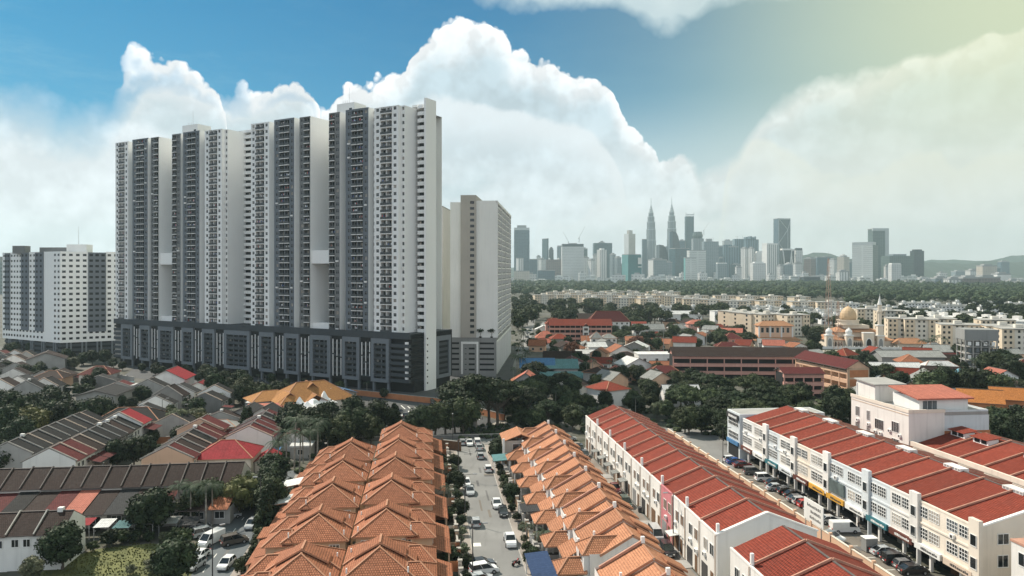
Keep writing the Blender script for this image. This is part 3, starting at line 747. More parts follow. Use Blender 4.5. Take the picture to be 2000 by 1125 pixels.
# ================================================================ beige slab tower with a stair strip
P2 = Vector((-6.9, 325, 0)); a2 = math.atan2(-100, 1450)       # long side runs towards (100, 1450)
t2 = thing('beige_tower', 'pale beige slab tower with a brown stair strip and potted trees on its deck', 'apartment block', P2, math.atan2(0-100/1450, 1))
HT = 77.0; HP = 17.0; DL = 88; WF = 20.3
for q in range(4): take((0+q*2, 335+q*24), 16); take((-16+q*2, 335+q*24), 14)
m_ = MB(); m_.fz(-8.6, -.02, HP, HT, 0, 'pale_tower') if False else None
plain('pale_tower', (0.78, 0.78, 0.755), 0.8, 0.05, 0.08, streak=0.12)
m_ = MB(); m_.box(-8.8, 0, 0, DL, HP, HT, 'pale_tower', 'rd'); m_.box(-WF, -15.6, .0, DL, HP, HT-.6, 'pale_tower', 'd'); m_.box(-8.8, -.2, .3, DL-.2, HT, HT+.02, 'concrete', 'd'); m_.obj('wall', t2)
m_ = MB(); m_.box(-15.6, -8.8, -.9, DL, HP, HT+2.4, 'taupe_render', 'd'); so = m_.obj('stair_strip', t2)
for k in range(23): MB().box(-11.4, -9.6, -.94, -.9, HP+1.8+k*2.58, HP+3.0+k*2.58, 'window_glass', 'b').obj('stair_window', so)
m_ = MB(); nb = 22
for k in range(22):                                # balconied long side, seen nearly edge on
    z = HP+.4+k*2.71
    m_.box(0, .3, .6, DL-.6, z-.1, z+.5, 'pale_tower', 'l'); m_.box(0, .26, .6, DL-.6, z+.5, z+.9, 'rail_dark', 'l')
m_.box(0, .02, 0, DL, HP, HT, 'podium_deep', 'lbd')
for q in range(16): m_.box(0, .7 if q % 4 == 0 else .3, q*5.85, q*5.85+.4, HP, HT, 'pale_tower', 'ld')
m_.box(0, .5, 0, DL, HT-1.2, HT, 'pale_tower', 'ld'); m_.obj('balcony_wall', t2)
WL = [(0, q, k) for q in range(15) for k in range(22)]
def bw(mb, w):
    _, q, k = w; y = q*5.85; z = HP+.4+k*2.71
    mb.poly([(.03, y+1.4, z+.95), (.03, y+4.8, z+.95), (.03, y+4.8, z+2.4), (.03, y+1.4, z+2.4)], 'window_glass')
    mb.box(.03, .4, y+2.9, y+3.2, z+.9, z+2.5, 'pale_tower', 'l')
split_parts(WL, bw, 'window', t2, lambda w: w[1]*5+abs(w[2]-10))
m_ = MB(); m_.box(-WF, 0, -.6, DL, 0, HP, 'grey_render', 'd')
for k in range(6):
    z = 2.6+k*2.3
    m_.box(-WF+.8, -16.3, -.64, -.6, z, z+.8, 'podium_deep', 'b'); m_.box(-12.0, -9.4, -.64, -.6, z, z+.8, 'podium_deep', 'b'); m_.box(-7.2, -.9, -.64, -.6, z, z+.8, 'podium_deep', 'b')
    m_.box(-13.8, -13.0, -.64, -.6, z+.2, z+.5, 'podium_deep', 'b')
m_.box(-15.4, -14.6, -.95, -.6, 1, 15.2, 'frame_white', 'b'); m_.box(-8.6, -7.8, -.95, -.6, 1, 15.2, 'frame_white', 'b'); m_.box(-14.6, -8.6, -.95, -.6, 14.2, 15.2, 'frame_white', 'b')
for q in range(14):
    y = 1.2+q*6.2
    m_.box(.0, .35, y, y+.8, 1, 15.4, 'pale_tower', 'l'); m_.box(.0, .35, y+4.4, y+5.2, 1, 15.4, 'pale_tower', 'l'); m_.box(0, .35, y+.8, y+4.4, 14.6, 15.4, 'pale_tower', 'l')
    for k in range(6): m_.box(0, .04, y+.9, y+4.3, 2.6+k*2.2, 3.6+k*2.2, 'concrete_dark', 'l')
m_.obj('podium', t2)
for q, x in enumerate((-6.9, -2.0)):
    pt = thing('deck_tree', ('left' if q == 0 else 'right')+' of two small potted trees on the deck of the beige tower', 'tree', P2+Vector((x, -.2, HP)), 0, 'potted trees on the deck')
    MB().lathe([(.5, 0), (.6, .5), (.05, .5)], 'podium_deep', 8).obj('pot', pt); MB().tube((0, 0, .5), (0.1, 0, 2.6), .09, .06, 'bark').obj('trunk', pt)
    cb_ = MB(); rr = random.Random(q)
    for j in range(110):
        p = Vector((rr.gauss(0, .6), rr.gauss(0, .5), 3.1+rr.gauss(0, .35))); a = Vector((rr.gauss(0, 1), rr.gauss(0, 1), rr.gauss(0, 1))).normalized(); b = a.orthogonal()
        cb_.poly([p-a*.22-b*.15, p+a*.22-b*.15, p+a*.22+b*.15, p-a*.22+b*.15], 'leaf_dark')
    cb_.obj('crown', pt)
# ================================================================ lower block at the far left
CL = Vector(((118-1000)/F*400, 400, 0))
tl = thing('low_apartment_block', 'lower white and blue apartment block at the far left of the grey towers', 'apartment block', CL, 0)
rl = R(-36)                                        # right face direction
er = Vector((math.cos(R(32)), math.sin(R(32)), 0)); el_ = Vector((-math.cos(R(30)), math.sin(R(30)), 0))
take((-265, 425), 32); take((-225, 420), 22)
HL, HQ = 56.8, 7.4
def face(dirv, L_, segs, nm, flip):
    t_ = bpy.data.objects.new(nm, None)
    rzl = math.atan2(dirv.y, dirv.x) if not flip else math.atan2(-dirv.y, -dirv.x)
    wl = MB(); items = []
    for a, b, kind in segs:
        xa, xb = (a*L_, b*L_) if not flip else (-b*L_, -a*L_)
        y = -.5 if kind == 'blue' else 0
        mt = 'tower_blue' if kind == 'blue' else 'tower_white'
        wl.box(xa, xb, y, 6, HQ+(5.5 if kind == 'blue' else 0), HL-.4 if kind == 'blue' else HL, mt, 'bd')
        if kind == 'blue': wl.box(xa, xb, 0, 6, HQ, HQ+5.5, 'tower_white', 'bd')
        n_ = max(0, round((xb-xa)/3.4)) if kind != 'blank' else 0
        for k in range(16):
            for q in range(n_):
                xm = xa+(xb-xa)*(q+.5)/n_; z = HQ+1.6+k*3.02
                items.append((k, xm, y if not (kind == 'blue' and k < 2) else 0, z, kind))
    wo_ = wl.obj('wall', tl); wo_.rotation_euler = (0, 0, rzl)
    pd = MB()
    x0, x1 = (0, L_) if not flip else (-L_, 0)
    pd.box(x0, x1, .8, 6, 0, HQ, 'podium_deep', 'd')
    for k in range(3): pd.box(x0, x1, .3, .8, k*2.5+.2, k*2.5+1.5, 'podium_dark', 'b')
    for q in range(5):
        xx = x0+(x1-x0)*(q+.5)/5; pd.box(xx-1, xx-.2, -.2, .8, 0, HQ, 'podium_frame', 'd'); pd.box(xx+.9, xx+1.7, -.2, .8, 0, HQ, 'podium_frame', 'd')
    po = pd.obj('podium', tl); po.rotation_euler = (0, 0, rzl)
    return items, rzl
def lw(mb, w):
    k, x, y, z, kind = w
    mb.box(x-.85, x+.85, y-.04, y, z, z+1.25, 'window_glass' if kind != 'blue' else 'podium_deep', 'b')
for dirv, L_, segs, fl in ((er, 36, [(0, .36, 'white'), (.36, .6, 'blue'), (.6, .78, 'white'), (.78, 1, 'blue')], False),
                           (el_, 58, [(0, .12, 'white'), (.12, .28, 'blank'), (.28, .42, 'blue'), (.42, .54, 'white'), (.54, .67, 'blue'), (.67, .88, 'white'), (.88, .97, 'blue'), (.97, 1.03, 'white')], True)):
    items, rzl = face(dirv, L_, segs, 'face', fl)
    if not fl:
        for it in sorted(items, key=lambda w: -w[0])[:100]:
            m_ = MB(); lw(m_, it); o = m_.obj('window', tl); o.rotation_euler = (0, 0, rzl)
        rest = sorted(items, key=lambda w: -w[0])[100:]
    else: rest = items
    m_ = MB()
    for it in rest: lw(m_, it)
    o = m_.obj('window', tl); o.rotation_euler = (0, 0, rzl); o['kind'] = 'stuff'
c_ = [(0, 0), tuple((er*36)[:2]), tuple((er*36+el_*58)[:2]), tuple((el_*58)[:2])]
m_ = MB(); m_.prism([Vector((x, y, 0))*.985+Vector((-.2, .3, 0)) for x, y in c_], HL-1.2, HL-.8, 'concrete'); m_.obj('roof', tl)
m_ = MB(); m_.box(-1.5, 9.5, 8, 14, HL-.8, HL+4, 'tower_white', 'd'); m_.obj('roof_room', tl); m_ = MB(); m_.box(-38, -31, 18, 23, HL-.8, HL+3.6, 'tower_grey', 'd'); m_.obj('roof_room', tl); m_ = MB(); m_.box(-17, 1, 9, 18, HL-.8, HL+2.4, 'tower_grey', 'd'); ro_ = m_.obj('roof_room', tl); MB().tube((4, 10, HL+4), (4, 10, HL+14), .12, .05, 'metal_grey', 5).obj('aerial', ro_)
# ================================================================ twin houses under orange hipped roofs, left of the street
def hip(mb, x0, x1, y0, y1, ze, zr, ra, rb, m, along='y', th=.14, edge='ridge_cap'):
    """hipped sheet roof; the ridge runs from ra to rb along the given axis"""
    if along == 'y':
        xc = (x0+x1)/2; A = (xc, ra, zr); B = (xc, rb, zr)
        mb.poly([(x0, y0, ze), (x1, y0, ze), A], m); mb.poly([(x1, y0, ze), (x1, y1, ze), B, A], m)
        mb.poly([(x1, y1, ze), (x0, y1, ze), B], m); mb.poly([(x0, y1, ze), (x0, y0, ze), A, B], m)
        cs = [((x0, y0, ze), A), ((x1, y0, ze), A), ((x0, y1, ze), B), ((x1, y1, ze), B), (A, B)]
    else:
        yc = (y0+y1)/2; A = (ra, yc, zr); B = (rb, yc, zr)
        mb.poly([(x0, y1, ze), (x0, y0, ze), A], m); mb.poly([(x0, y0, ze), (x1, y0, ze), B, A], m)
        mb.poly([(x1, y0, ze), (x1, y1, ze), B], m); mb.poly([(x1, y1, ze), (x0, y1, ze), A, B], m)
        cs = [((x0, y0, ze), A), ((x0, y1, ze), A), ((x1, y0, ze), B), ((x1, y1, ze), B), (A, B)]
    mb.box(x0, x1, y0, y1, ze-th, ze-.002, edge, 't')
    for a, b in cs:
        if (Vector(a)-Vector(b)).length > .3: mb.bar(a, b, .24, .07, edge)
def gable(mb, x0, x1, y0, y1, ze, zr, m, th=.16, edge='ridge_cap', verge=True):
    xc = (x0+x1)/2
    mb.slab([(x0, y0, ze), (xc, y0, zr), (xc, y1, zr), (x0, y1, ze)][::-1], th, m, edge) if False else None
    mb.poly([(x0, y1, ze), (x0, y0, ze), (xc, y0, zr), (xc, y1, zr)], m)
    mb.poly([(x1, y0, ze), (x1, y1, ze), (xc, y1, zr), (xc, y0, zr)], m)
    if th:
        for y, s in ((y0, 1), (y1, -1)):
            for xa in (x0, x1):
                q = [(xa, y, ze-th), (xc, y, zr-th), (xc, y, zr), (xa, y, ze)]
                if (xa > xc) == (s > 0): q = q[::-1]
                mb.poly(q, edge)
        mb.poly([(x0, y0, ze-th), (xc, y0, zr-th), (xc, y1, zr-th), (x0, y1, ze-th)][::1], edge)
        mb.poly([(x1, y1, ze-th), (xc, y1, zr-th), (xc, y0, zr-th), (x1, y0, ze-th)][::1], edge)
        mb.poly([(x0, y1, ze-th), (x0, y0, ze-th), (x0, y0, ze), (x0, y1, ze)], edge); mb.poly([(x1, y0, ze-th), (x1, y1, ze-th), (x1, y1, ze), (x1, y0, ze)], edge)
    mb.bar((xc, y0, zr-.02), (xc, y1, zr-.02), .26, .09, edge)
def win(parent, x0, x1, z0, z1, y, ax='y', s=-1, glass='window_glass', frame='frame_white', nm='window', mull=1):
    """a framed window standing 6 cm proud of a wall; ax: axis of the wall normal, s: its direction"""
    mb = MB(); d = .06*s
    def bx(a, b, c, e, o, m):
        if ax == 'y': mb.box(a, b, y+o, y+o+d, c, e, m)
        else: mb.box(y+o, y+o+d, a, b, c, e, m)
    bx(x0, x1, z0, z1, .001*s, glass)
    for a, b, c, e in ((x0-.07, x1+.07, z1, z1+.08), (x0-.1, x1+.1, z0-.1, z0), (x0-.07, x0, z0, z1), (x1, x1+.07, z0, z1)): bx(a, b, c, e, .03*s, frame)
    for k in range(1, mull+1):
        xm = x0+(x1-x0)*k/(mull+1); bx(xm-.03, xm+.03, z0, z1, .02*s, frame)
    return mb.obj(nm, parent)
def twin_house(side):
    t = thing('twin_house', '', 'house', (0, 0, 0), RZ, 'twin houses under hipped orange roofs')
    w = MB(); w.box(-4.35, 4.35, .5, 11.4, 0, 6.05, 'tan_render', 'dt'); w.box(4.35*side, 7.2*side, .8, 12.0, 0, 5.5, 'tan_render', 'dt'); w.obj('wall', t)
    r = MB(); hip(r, -4.95, 4.95, 0, 9.5, 6.0, 8.75, 4.3, 7.4, 'orange_tile'); r.obj('roof', t)
    r2 = MB(); hip(r2, -4.97, 4.97, 5.1, 11.9, 6.2, 8.92, 7.3, 7.6, 'orange_tile', edge='ridge_cap')
    rb = r2.obj('roof', t)
    g_ = MB(); gable(g_, -3.5, 3.5, 4.75, 7.9, 7.3, 9.2, 'orange_tile', .26, 'ridge_cap'); g_.obj('gablet', rb)
    for yc in (3.2, 9.3):
        h_ = MB(); xa, xb = (3.2, 7.7) if side > 0 else (-7.7, -3.2)
        hip(h_, xa, xb, yc-3.0, yc+3.0, 5.45, 6.95, xa+.6 if side > 0 else xa+2.3, xb-2.3 if side > 0 else xb-.6, 'orange_tile', 'x'); h_.obj('wing_roof', t)
        win(t, yc-1.3, yc+.5, 3.5, 4.8, 7.2*side, 'x', side)
        p_ = MB(); x1, x2 = 6.9*side, 10.0*side
        q = [(x1, yc-2.9, 4.1), (x1, yc+2.9, 4.1), (x2, yc+3.0, 2.95), (x2, yc-3.0, 2.95)]
        p_.slab(q[::-1] if side > 0 else q, .14, 'orange_tile', 'ridge_cap'); p_.box(9.7*side-.12, 9.7*side+.12, yc-2.8, yc-2.55, 0, 2.9, 'tan_render', 'd'); p_.box(9.7*side-.12, 9.7*side+.12, yc+2.55, yc+2.8, 0, 2.9, 'tan_render', 'd')
        p_.obj('porch_roof', t)
    for a, b in ((-3.5, -2.1), (.1, 1.5), (2.6, 3.9)): win(t, a*side, b*side, 4.2, 5.3, .5, mull=2) if a*side < b*side else win(t, b*side, a*side, 4.2, 5.3, .5, mull=2)
    for x, y in ((-4.1*side, 1.4), (-4.2*side, 8.5), (3.9*side, .8)):
        z = 6.0+(4.95-abs(x))*.5
        MB().tube((x, y, z), (x, y, z+.75), .11, .11, 'frame_white', 6).obj('vent_pipe', t)
    return t
pr = twin_house(1)
ULIST = [97.5, 113.5, 129.5, 145.5, 161.5, 177.5]
hs = []
for i, u in enumerate(ULIST):
    o = pr if i == 0 else dup(pr)
    o.location = W(-6.45, u); hs.append(o); take(W(-4, u+4), 9.5); take(W(-4, u+12), 9.5)
    o['label'] = '{} orange hipped house from the camera in the row along the street'.format(nth(i+1))
pl = twin_house(-1)
ULL = [96.2, 112.2, 128.2, 144.2, 159.6]
for i, u in enumerate(ULL):
    o = pl if i == 0 else dup(pl)
    o.location = W(-16.6, u); take(W(-18, u+4), 10); take(W(-18, u+12), 9.5)
    o['label'] = '{} orange hipped house from the camera in the row beside the left lane'.format(nth(i+1))
# carport canopies reaching towards the left lane
for u, x0, x1, m_, lab in ((122.6, -27.2, -20.6, 'orange_tile', 'orange tiled carport roof on posts beside the second left orange house'), (139.5, -28.4, -24.8, 'white_sheet', 'pale sheet carport roof beside the third left orange house'),
                           (156.5, -27.0, -21.5, 'orange_tile', 'small orange tiled carport roof beside the fourth left orange house'), (150.8, -28.8, -25.2, 'white_sheet', 'cream sheet carport roof beside the fourth left orange house')):
    t = thing('carport', lab, 'carport', W(0, u), RZ)
    MB().slab([(x0, 0, 3.3), (x1, 0, 3.9), (x1, 5.2, 3.9), (x0, 5.2, 3.3)], .16, m_, 'ridge_cap').obj('roof', t)
    for x in (x0+.3, x1-.3):
        for y in (.3, 4.9): MB().box(x-.14, x+.14, y-.14, y+.14, 0, 3.25, 'tan_render', 'd').obj('post', t)
# ================================================================ garden walls with gate piers on both sides of the street
def garden_wall(v, u, ln, side, mat, label, grp):
    t = thing('garden_wall', label, 'garden wall', W(v, u), RZ, grp)
    MB().box(-.1, .1, 0, ln*.52, .0, 1.35, mat, 'd').obj('wall', t)
    c_ = MB(); c_.box(-.16, .16, 0, ln*.52, 1.35, 1.45, 'kerb_stone'); c_.obj('coping', t)
    for y in (ln*.52+.25, ln-.3): MB().box(-.28, .28, y-.28, y+.28, 0, 1.95, mat, 'd').box(-.36, .36, y-.36, y+.36, 1.95, 2.1, 'kerb_stone').obj('gate_pier', t)
    g = MB()
    for k in range(9):
        y = ln*.52+.6+(ln*.48-1.2)*k/8; g.box(-.02, .02, y-.03, y+.03, .15, 1.5, 'metal_dark')
    g.box(-.03, .03, ln*.52+.55, ln-.6, 1.4, 1.5, 'metal_dark'); g.box(-.03, .03, ln*.52+.55, ln-.6, .15, .25, 'metal_dark'); g.obj('gate', t)
    MB().box(0 if side > 0 else -5.2, 5.2 if side > 0 else 0, -.08, .08, 0, 1.6, mat, 'd').obj('side_wall', t)
    return t
for i in range(12): garden_wall(4.9, 98+8*i, 7.6, -1, ('tan_render', 'cream_render', 'brick_orange')[i % 3], '{} gated garden wall from the camera on the left pavement of the street'.format(nth(i+1)), 'garden walls on the left of the street')
for i in range(14): garden_wall(17.4, 104+5.35*i, 5.0, 1, ('pale_render', 'concrete', 'tan_render')[i*5 % 3], '{} gated garden wall from the camera on the right pavement of the street'.format(nth(i+1)), 'garden walls on the right of the street')
# ================================================================ terrace of narrow orange houses, right of the street
def terrace_house(raised, first=False, plainend=False):
    t = thing('terrace_house', '', 'house', (0, 0, 0), RZ, 'narrow orange terrace houses')
    LW = 5.35; ze, zr = (6.45, 9.0) if raised else (6.0, 8.5)
    w = MB(); w.box(-6.6 if raised else -6.2, 4.1, 0.01, LW-.01, 0, 6.0, 'pale_render', 'dt')
    w.poly([(-4.4, .012, 6.0), (4.1, .012, 6.0), (0, .012, zr-.15)], 'pale_render')
    wo = w.obj('wall', t)
    r = MB(); ex = -6.4 if raised else -4.7
    zx = ze-(abs(ex)-4.4)*.45
    r.poly([(ex, LW, zx), (ex, 0, zx), (0, 0, zr), (0, LW, zr)], 'orange_tile_pale'); r.poly([(4.5, 0, ze), (4.5, LW, ze), (0, LW, zr), (0, 0, zr)], 'orange_tile_pale')
    for y, s in ((0, 1), (LW, -1)):
        for a, b in (((ex, y, zx-.3), (0, y, zr-.3)), ((4.5, y, ze-.3), (0, y, zr-.3))): r.bar(a, b, .12, .34, 'ridge_cap')
    r.bar((0, 0, zr-.03), (0, LW, zr-.03), .26, .1, 'ridge_cap'); r.box(ex, ex+.12, 0, LW, zx-.2, zx-.02, 'ridge_cap')
    ro = r.obj('roof', t)
    # stepped lower roof over the back lane
    k = MB(); k.poly([(6.3, .2, 5.0), (6.3, LW-.2, 5.0), (2.2, LW-.2, ze+1.35), (2.2, .2, ze+1.35)], 'orange_tile_pale') if False else None
    q = [(2.0, 1.0 if raised else 3.0, zr-.75), (4.9, 1.0 if raised else 3.0, zr-2.3), (4.9, 3.6 if raised else 5.2, zr-2.3), (2.0, 3.6 if raised else 5.2, zr-.75)]
    MB().slab(q, .28, 'orange_tile_pale', 'ridge_cap').obj('dormer_roof', ro)
    if raised:
        b_ = MB(); b_.bar((-5.9, LW-.1, zx+.32), (0.2, LW-.1, zr+.25), .3, .34, 'fire_wall'); b_.box(-.2, .3, LW-.3, LW+.1, zr+.1, zr+.95, 'frame_white'); b_.obj('party_parapet', t)
        MB().box(-4.5, -4.2, .05, .35, ze-.2, ze+.85, 'frame_white').obj('finial', t)
        f = MB(); f.slab([(-9.0, .1, 3.3), (-6.5, .1, 4.7), (-6.5, LW-.1, 4.7), (-9.0, LW-.1, 3.3)], .14, 'orange_tile_pale', 'ridge_cap'); f.obj('porch_roof', t)
        for y in (.5, 4.6): MB().box(-8.8, -8.55, y, y+.25, 0, 3.3, 'pale_render', 'd').obj('porch_post', t)
        win(t, 1.0, 2.4, 4.9, 5.8, -6.6, 'x', -1)
        MB().box(-7.0, -6.55, .1, .5, 3.4, 6.3, 'frame_white').obj('pilaster', t)
    else:
        h_ = MB(); hip(h_, -7.3, -1.0, .25, 5.0, 5.85, 7.6, -5.3, -1.3, 'orange_tile_pale', 'x'); h_.obj('wing_roof', t)
        MB().box(-7.0, -6.2, .5, 4.8, 0, 5.8, 'white_render', 'dr').obj('front_wall', t)
        win(t, 1.4, 3.6, 4.5, 5.5, -7.0, 'x', -1)
        p = MB(); hip(p, -11.0, -6.6, .1, 5.1, 3.25, 4.75, -8.9, -6.8, 'orange_tile_pale', 'x'); p.obj('porch_roof', t)
        for y in (.5, 4.5): MB().box(-10.7, -10.45, y, y+.25, 0, 3.2, 'pale_render', 'd').obj('porch_post', t)
        MB().box(-7.05, -6.9, 4.9, 5.3, 3.2, 6.4, 'frame_white').obj('pilaster', t)
    win(t, 1.6, 3.0, 4.2, 5.3, 4.1, 'x', 1)
    if first: win(t, -1.6, .3, 3.6, 5.0, .01)
    return t
pN, pR = terrace_house(False, True), terrace_house(True)
A0 = 103.0
for i in range(15):
    src = pN if i % 2 == 0 else pR
    o = src if i < 2 else dup(src)
    o.location = W(29, A0+5.35*i); o['label'] = '{} terrace house from the blank gable, {}, in the orange row'.format(nth(i+1), 'with hipped wing' if i % 2 == 0 else 'taller with white finial')
    take(W(27, A0+5.35*i+2.7), 8.5)
for i in range(7):
    o = dup((pR, pN)[i % 2]); o.location = W(29, 98.4-5.35*(i+1))
    o['label'] = '{} orange terrace house in front of the blank gable at the bottom edge'.format(nth(i+1))
# projecting end house and the navy awning
t = thing('corner_house', 'brown walled end house with an orange roof at the far end of the orange terrace', 'house', W(18.2, 176), RZ)
MB().box(0, 7.5, 0, 8, 0, 5.6, 'taupe_render', 'dt').obj('wall', t); r = MB(); gable(r, -.4, 8.2, -.5, 8.4, 5.6, 7.2, 'orange_tile_pale'); r.obj('roof', t); win(t, 2, 5, 3.4, 4.8, 0)
MB().box(-.5, .0, -.6, -.2, 0, 6.2, 'white_render', 'd').obj('pillar', t); take(W(20, 180), 6)
t = thing('car_shelter', 'green grey sheet car shelter before the brown walled end house', 'carport', W(14.9, 168), RZ)
MB().slab([(0, 0, 2.9), (4.2, 0, 3.2), (4.2, 6, 3.2), (0, 6, 2.9)], .12, 'teal_sheet').obj('roof', t)
for x, y in ((.3, .3), (3.9, .3), (.3, 5.7), (3.9, 5.7)): MB().box(x-.1, x+.1, y-.1, y+.1, 0, 2.9, 'frame_white', 'd').obj('post', t)
t = thing('awning', 'big navy blue sheet awning beside the street at the near end of the orange terrace', 'awning', W(14.6, 101.5), RZ)
MB().slab([(0, 0, 3.1), (3.5, 0, 3.4), (3.5, 10.5, 3.4), (0, 10.5, 3.1)], .12, 'navy_sheet').obj('roof', t)
for x, y in ((.3, .3), (3.2, .3), (.3, 10.2), (3.2, 10.2)): MB().box(x-.08, x+.08, y-.08, y+.08, 0, 3.05, 'frame_white', 'd').obj('post', t)
t = thing('flat_canopy', 'dark grey flat canopy over a front yard in the middle of the orange terrace', 'canopy', W(16.8, 131.4), RZ)
MB().slab([(0, 0, 3.0), (3.6, 0, 3.2), (3.6, 5, 3.2), (0, 5, 3.0)], .1, 'slate_tile').obj('roof', t)
for x, y in ((.3, .3), (3.3, .3), (.3, 4.7), (3.3, 4.7)): MB().box(x-.08, x+.08, y-.08, y+.08, 0, 3.0, 'metal_grey', 'd').obj('post', t)
# ================================================================ two-storey workshops under long red roofs, right of the alley
def aircon(parent, x, y, z, s=-1):
    m_ = MB(); m_.box(x, x+s*.35, y, y+.85, z, z+.6, 'frame_white'); m_.lathe([(.22, 0), (.22, .01)], 'metal_dark', 8) if False else None
    m_.box(x+s*.352, x+s*.36, y+.12, y+.6, z+.08, z+.52, 'metal_dark'); return m_.obj('air_conditioner', parent)
def workshop(i, var):
    BW = 6.29
    wallm = 'pink_render' if var == 'pink' else 'pale_render'
    t = thing('workshop', '', 'workshop', (0, 0, 0), RZ, 'red roofed workshops along the alley')
    w = MB(); w.box(0, 15, 0.004, BW-.004, 0, 8.25, wallm, 'dt'); w.box(-.06, .24, 0, BW, 8.25, 8.5, wallm, 'd'); w.obj('wall', t)
    r = MB(); r.poly([(.24, BW, 8.3), (.24, 0, 8.3), (7.5, 0, 11.2), (7.5, BW, 11.2)], 'red_tile'); r.poly([(15.3, 0, 8.2), (15.3, BW, 8.2), (7.5, BW, 11.2), (7.5, 0, 11.2)], 'red_tile')
    r.bar((7.5, .2, 11.17), (7.5, BW-.2, 11.17), .3, .1, 'ridge_dark'); r.obj('roof', t)
    p = MB(); p.bar((.1, 0, 8.4), (7.5, 0, 11.3), .2, .28, 'fire_wall'); p.bar((7.5, 0, 11.3), (15.2, 0, 8.3), .2, .28, 'fire_wall'); p.obj('party_parapet', t)
    if i % 2 == 0: MB().box(.05, .45, -.2, .2, 8.5, 10.0, 'frame_white').obj('finial', t)
    MB().tube((-.12, .12, 0), (-.12, .12, 8.3), .08, .08, 'beige_trim', 6).obj('downpipe', t)
    rr = random.Random(i*7+3)
    win(t, .9, 2.2, 4.9, 6.5, 0, 'x', -1, rr.choice(['window_glass', 'window_glass', 'timber']), mull=1)
    win(t, 3.3, 4.6, 4.9, 6.5, 0, 'x', -1, rr.choice(['window_glass', 'curtain', 'window_glass', 'timber']), mull=1)
    d = MB(); y = rr.uniform(.6, 1.6); d.box(-.05, 0, y, y+1.1, 0, 2.5, 'timber', 'd'); d.obj('door', t)
    d = MB(); d.box(-.05, 0, 3.2, 5.6, 0, 2.7, rr.choice(['metal_grey', 'timber', 'metal_dark']), 'd'); d.obj('shutter', t)
    if rr.random() < .7: aircon(t, 0, rr.uniform(2.3, 5), rr.uniform(3.2, 4.2))
    if rr.random() < .45: aircon(t, 0, rr.uniform(.3, 1), rr.uniform(3.0, 3.8))
    if rr.random() < .22: MB().slab([(-1.6, 3, 2.75), (0, 3, 2.95), (0, 5.6, 2.95), (-1.6, 5.6, 2.75)], .08, rr.choice(['white_sheet', 'grey_sheet', 'white_sheet'])).obj('awning', t)
    if rr.random() < .6: MB().slab([(-2.3, 2.6, .06), (0, 2.9, .14), (0, 5.8, .14), (-2.3, 6.1, .06)], .05, 'concrete').obj('apron', t)
    return t
protos = {}
for i in range(14):
    var = 'pink' if i == 3 else 'std'
    o = workshop(i, var); o.location = W(40.9, 102+6.29*i)
    lab = 'pink walled workshop in the middle of the red roofed alley row' if var == 'pink' else '{} cream workshop from the camera under the long red roof by the alley'.format(nth(i+1))
    o['label'] = lab
    if i % 2: take(W(45, 102+6.29*i), 9); take(W(53, 102+6.29*i), 9)
for i in range(6):
    o = workshop(20+i, 'std'); o.location = W(40.9, 97-6.29*(i+1)); o['label'] = '{} red roofed workshop at the bottom edge, in front of the white gable'.format(nth(i+1))
def gable_end(v, u, n, label, mat, w, ze, zr, face):
    t = thing('gable_wall', label, 'gable wall', W(v, u), RZ)
    m_ = MB(); pts = [(0, 0, 0), (w, 0, 0), (w, 0, ze), (w/2, 0, zr), (0, 0, ze)]; bk = [(x, .25, z) for x, y, z in pts]
    m_.poly(pts, mat); m_.poly(bk[::-1], mat)
    for k in range(5): a, b = k, (k+1) % 5; m_.poly([pts[b], pts[a], bk[a], bk[b]], mat)
    m_.obj('wall', t); c_ = MB(); c_.bar((-.1, .1, ze), (w/2, .1, zr), .5, .22, 'frame_white'); c_.bar((w/2, .1, zr), (w+.1, .1, ze), .5, .22, 'frame_white'); c_.obj('coping', t)
    for x in n: win(t, x, x+1.5, 4.6, 6.2, 0)
    return t
gable_end(40.9, 101.6, (2.2, 6.6, 10.8), 'white gable end wall closing the long red roof by the alley', 'white_render', 15, 8.45, 11.35, 0)
# painted scrawl on the alley wall
cu = bpy.data.curves.new('scrawl', 'FONT'); cu.body = 'ICCA'; cu.size = 1.5; cu.extrude = .004; cu.offset = .012
fo = bpy.data.objects.new('scrawl_outline', cu); COL.objects.link(fo); bpy.context.view_layer.update()
me_ = bpy.data.meshes.new_from_object(fo.evaluated_get(bpy.context.evaluated_depsgraph_get())); bpy.data.objects.remove(fo); bpy.data.curves.remove(cu)
me_.materials.clear(); me_.materials.append(M['metal_grey'])
fo = bpy.data.objects.new('painted_scrawl', me_); COL.objects.link(fo)
fo.rotation_euler = (R(90), 0, RZ-R(90)); fo.location = W(40.86, 117.8, 2.0)
tag(fo, 'grey letters painted on the cream alley wall beside the white van', 'graffiti')
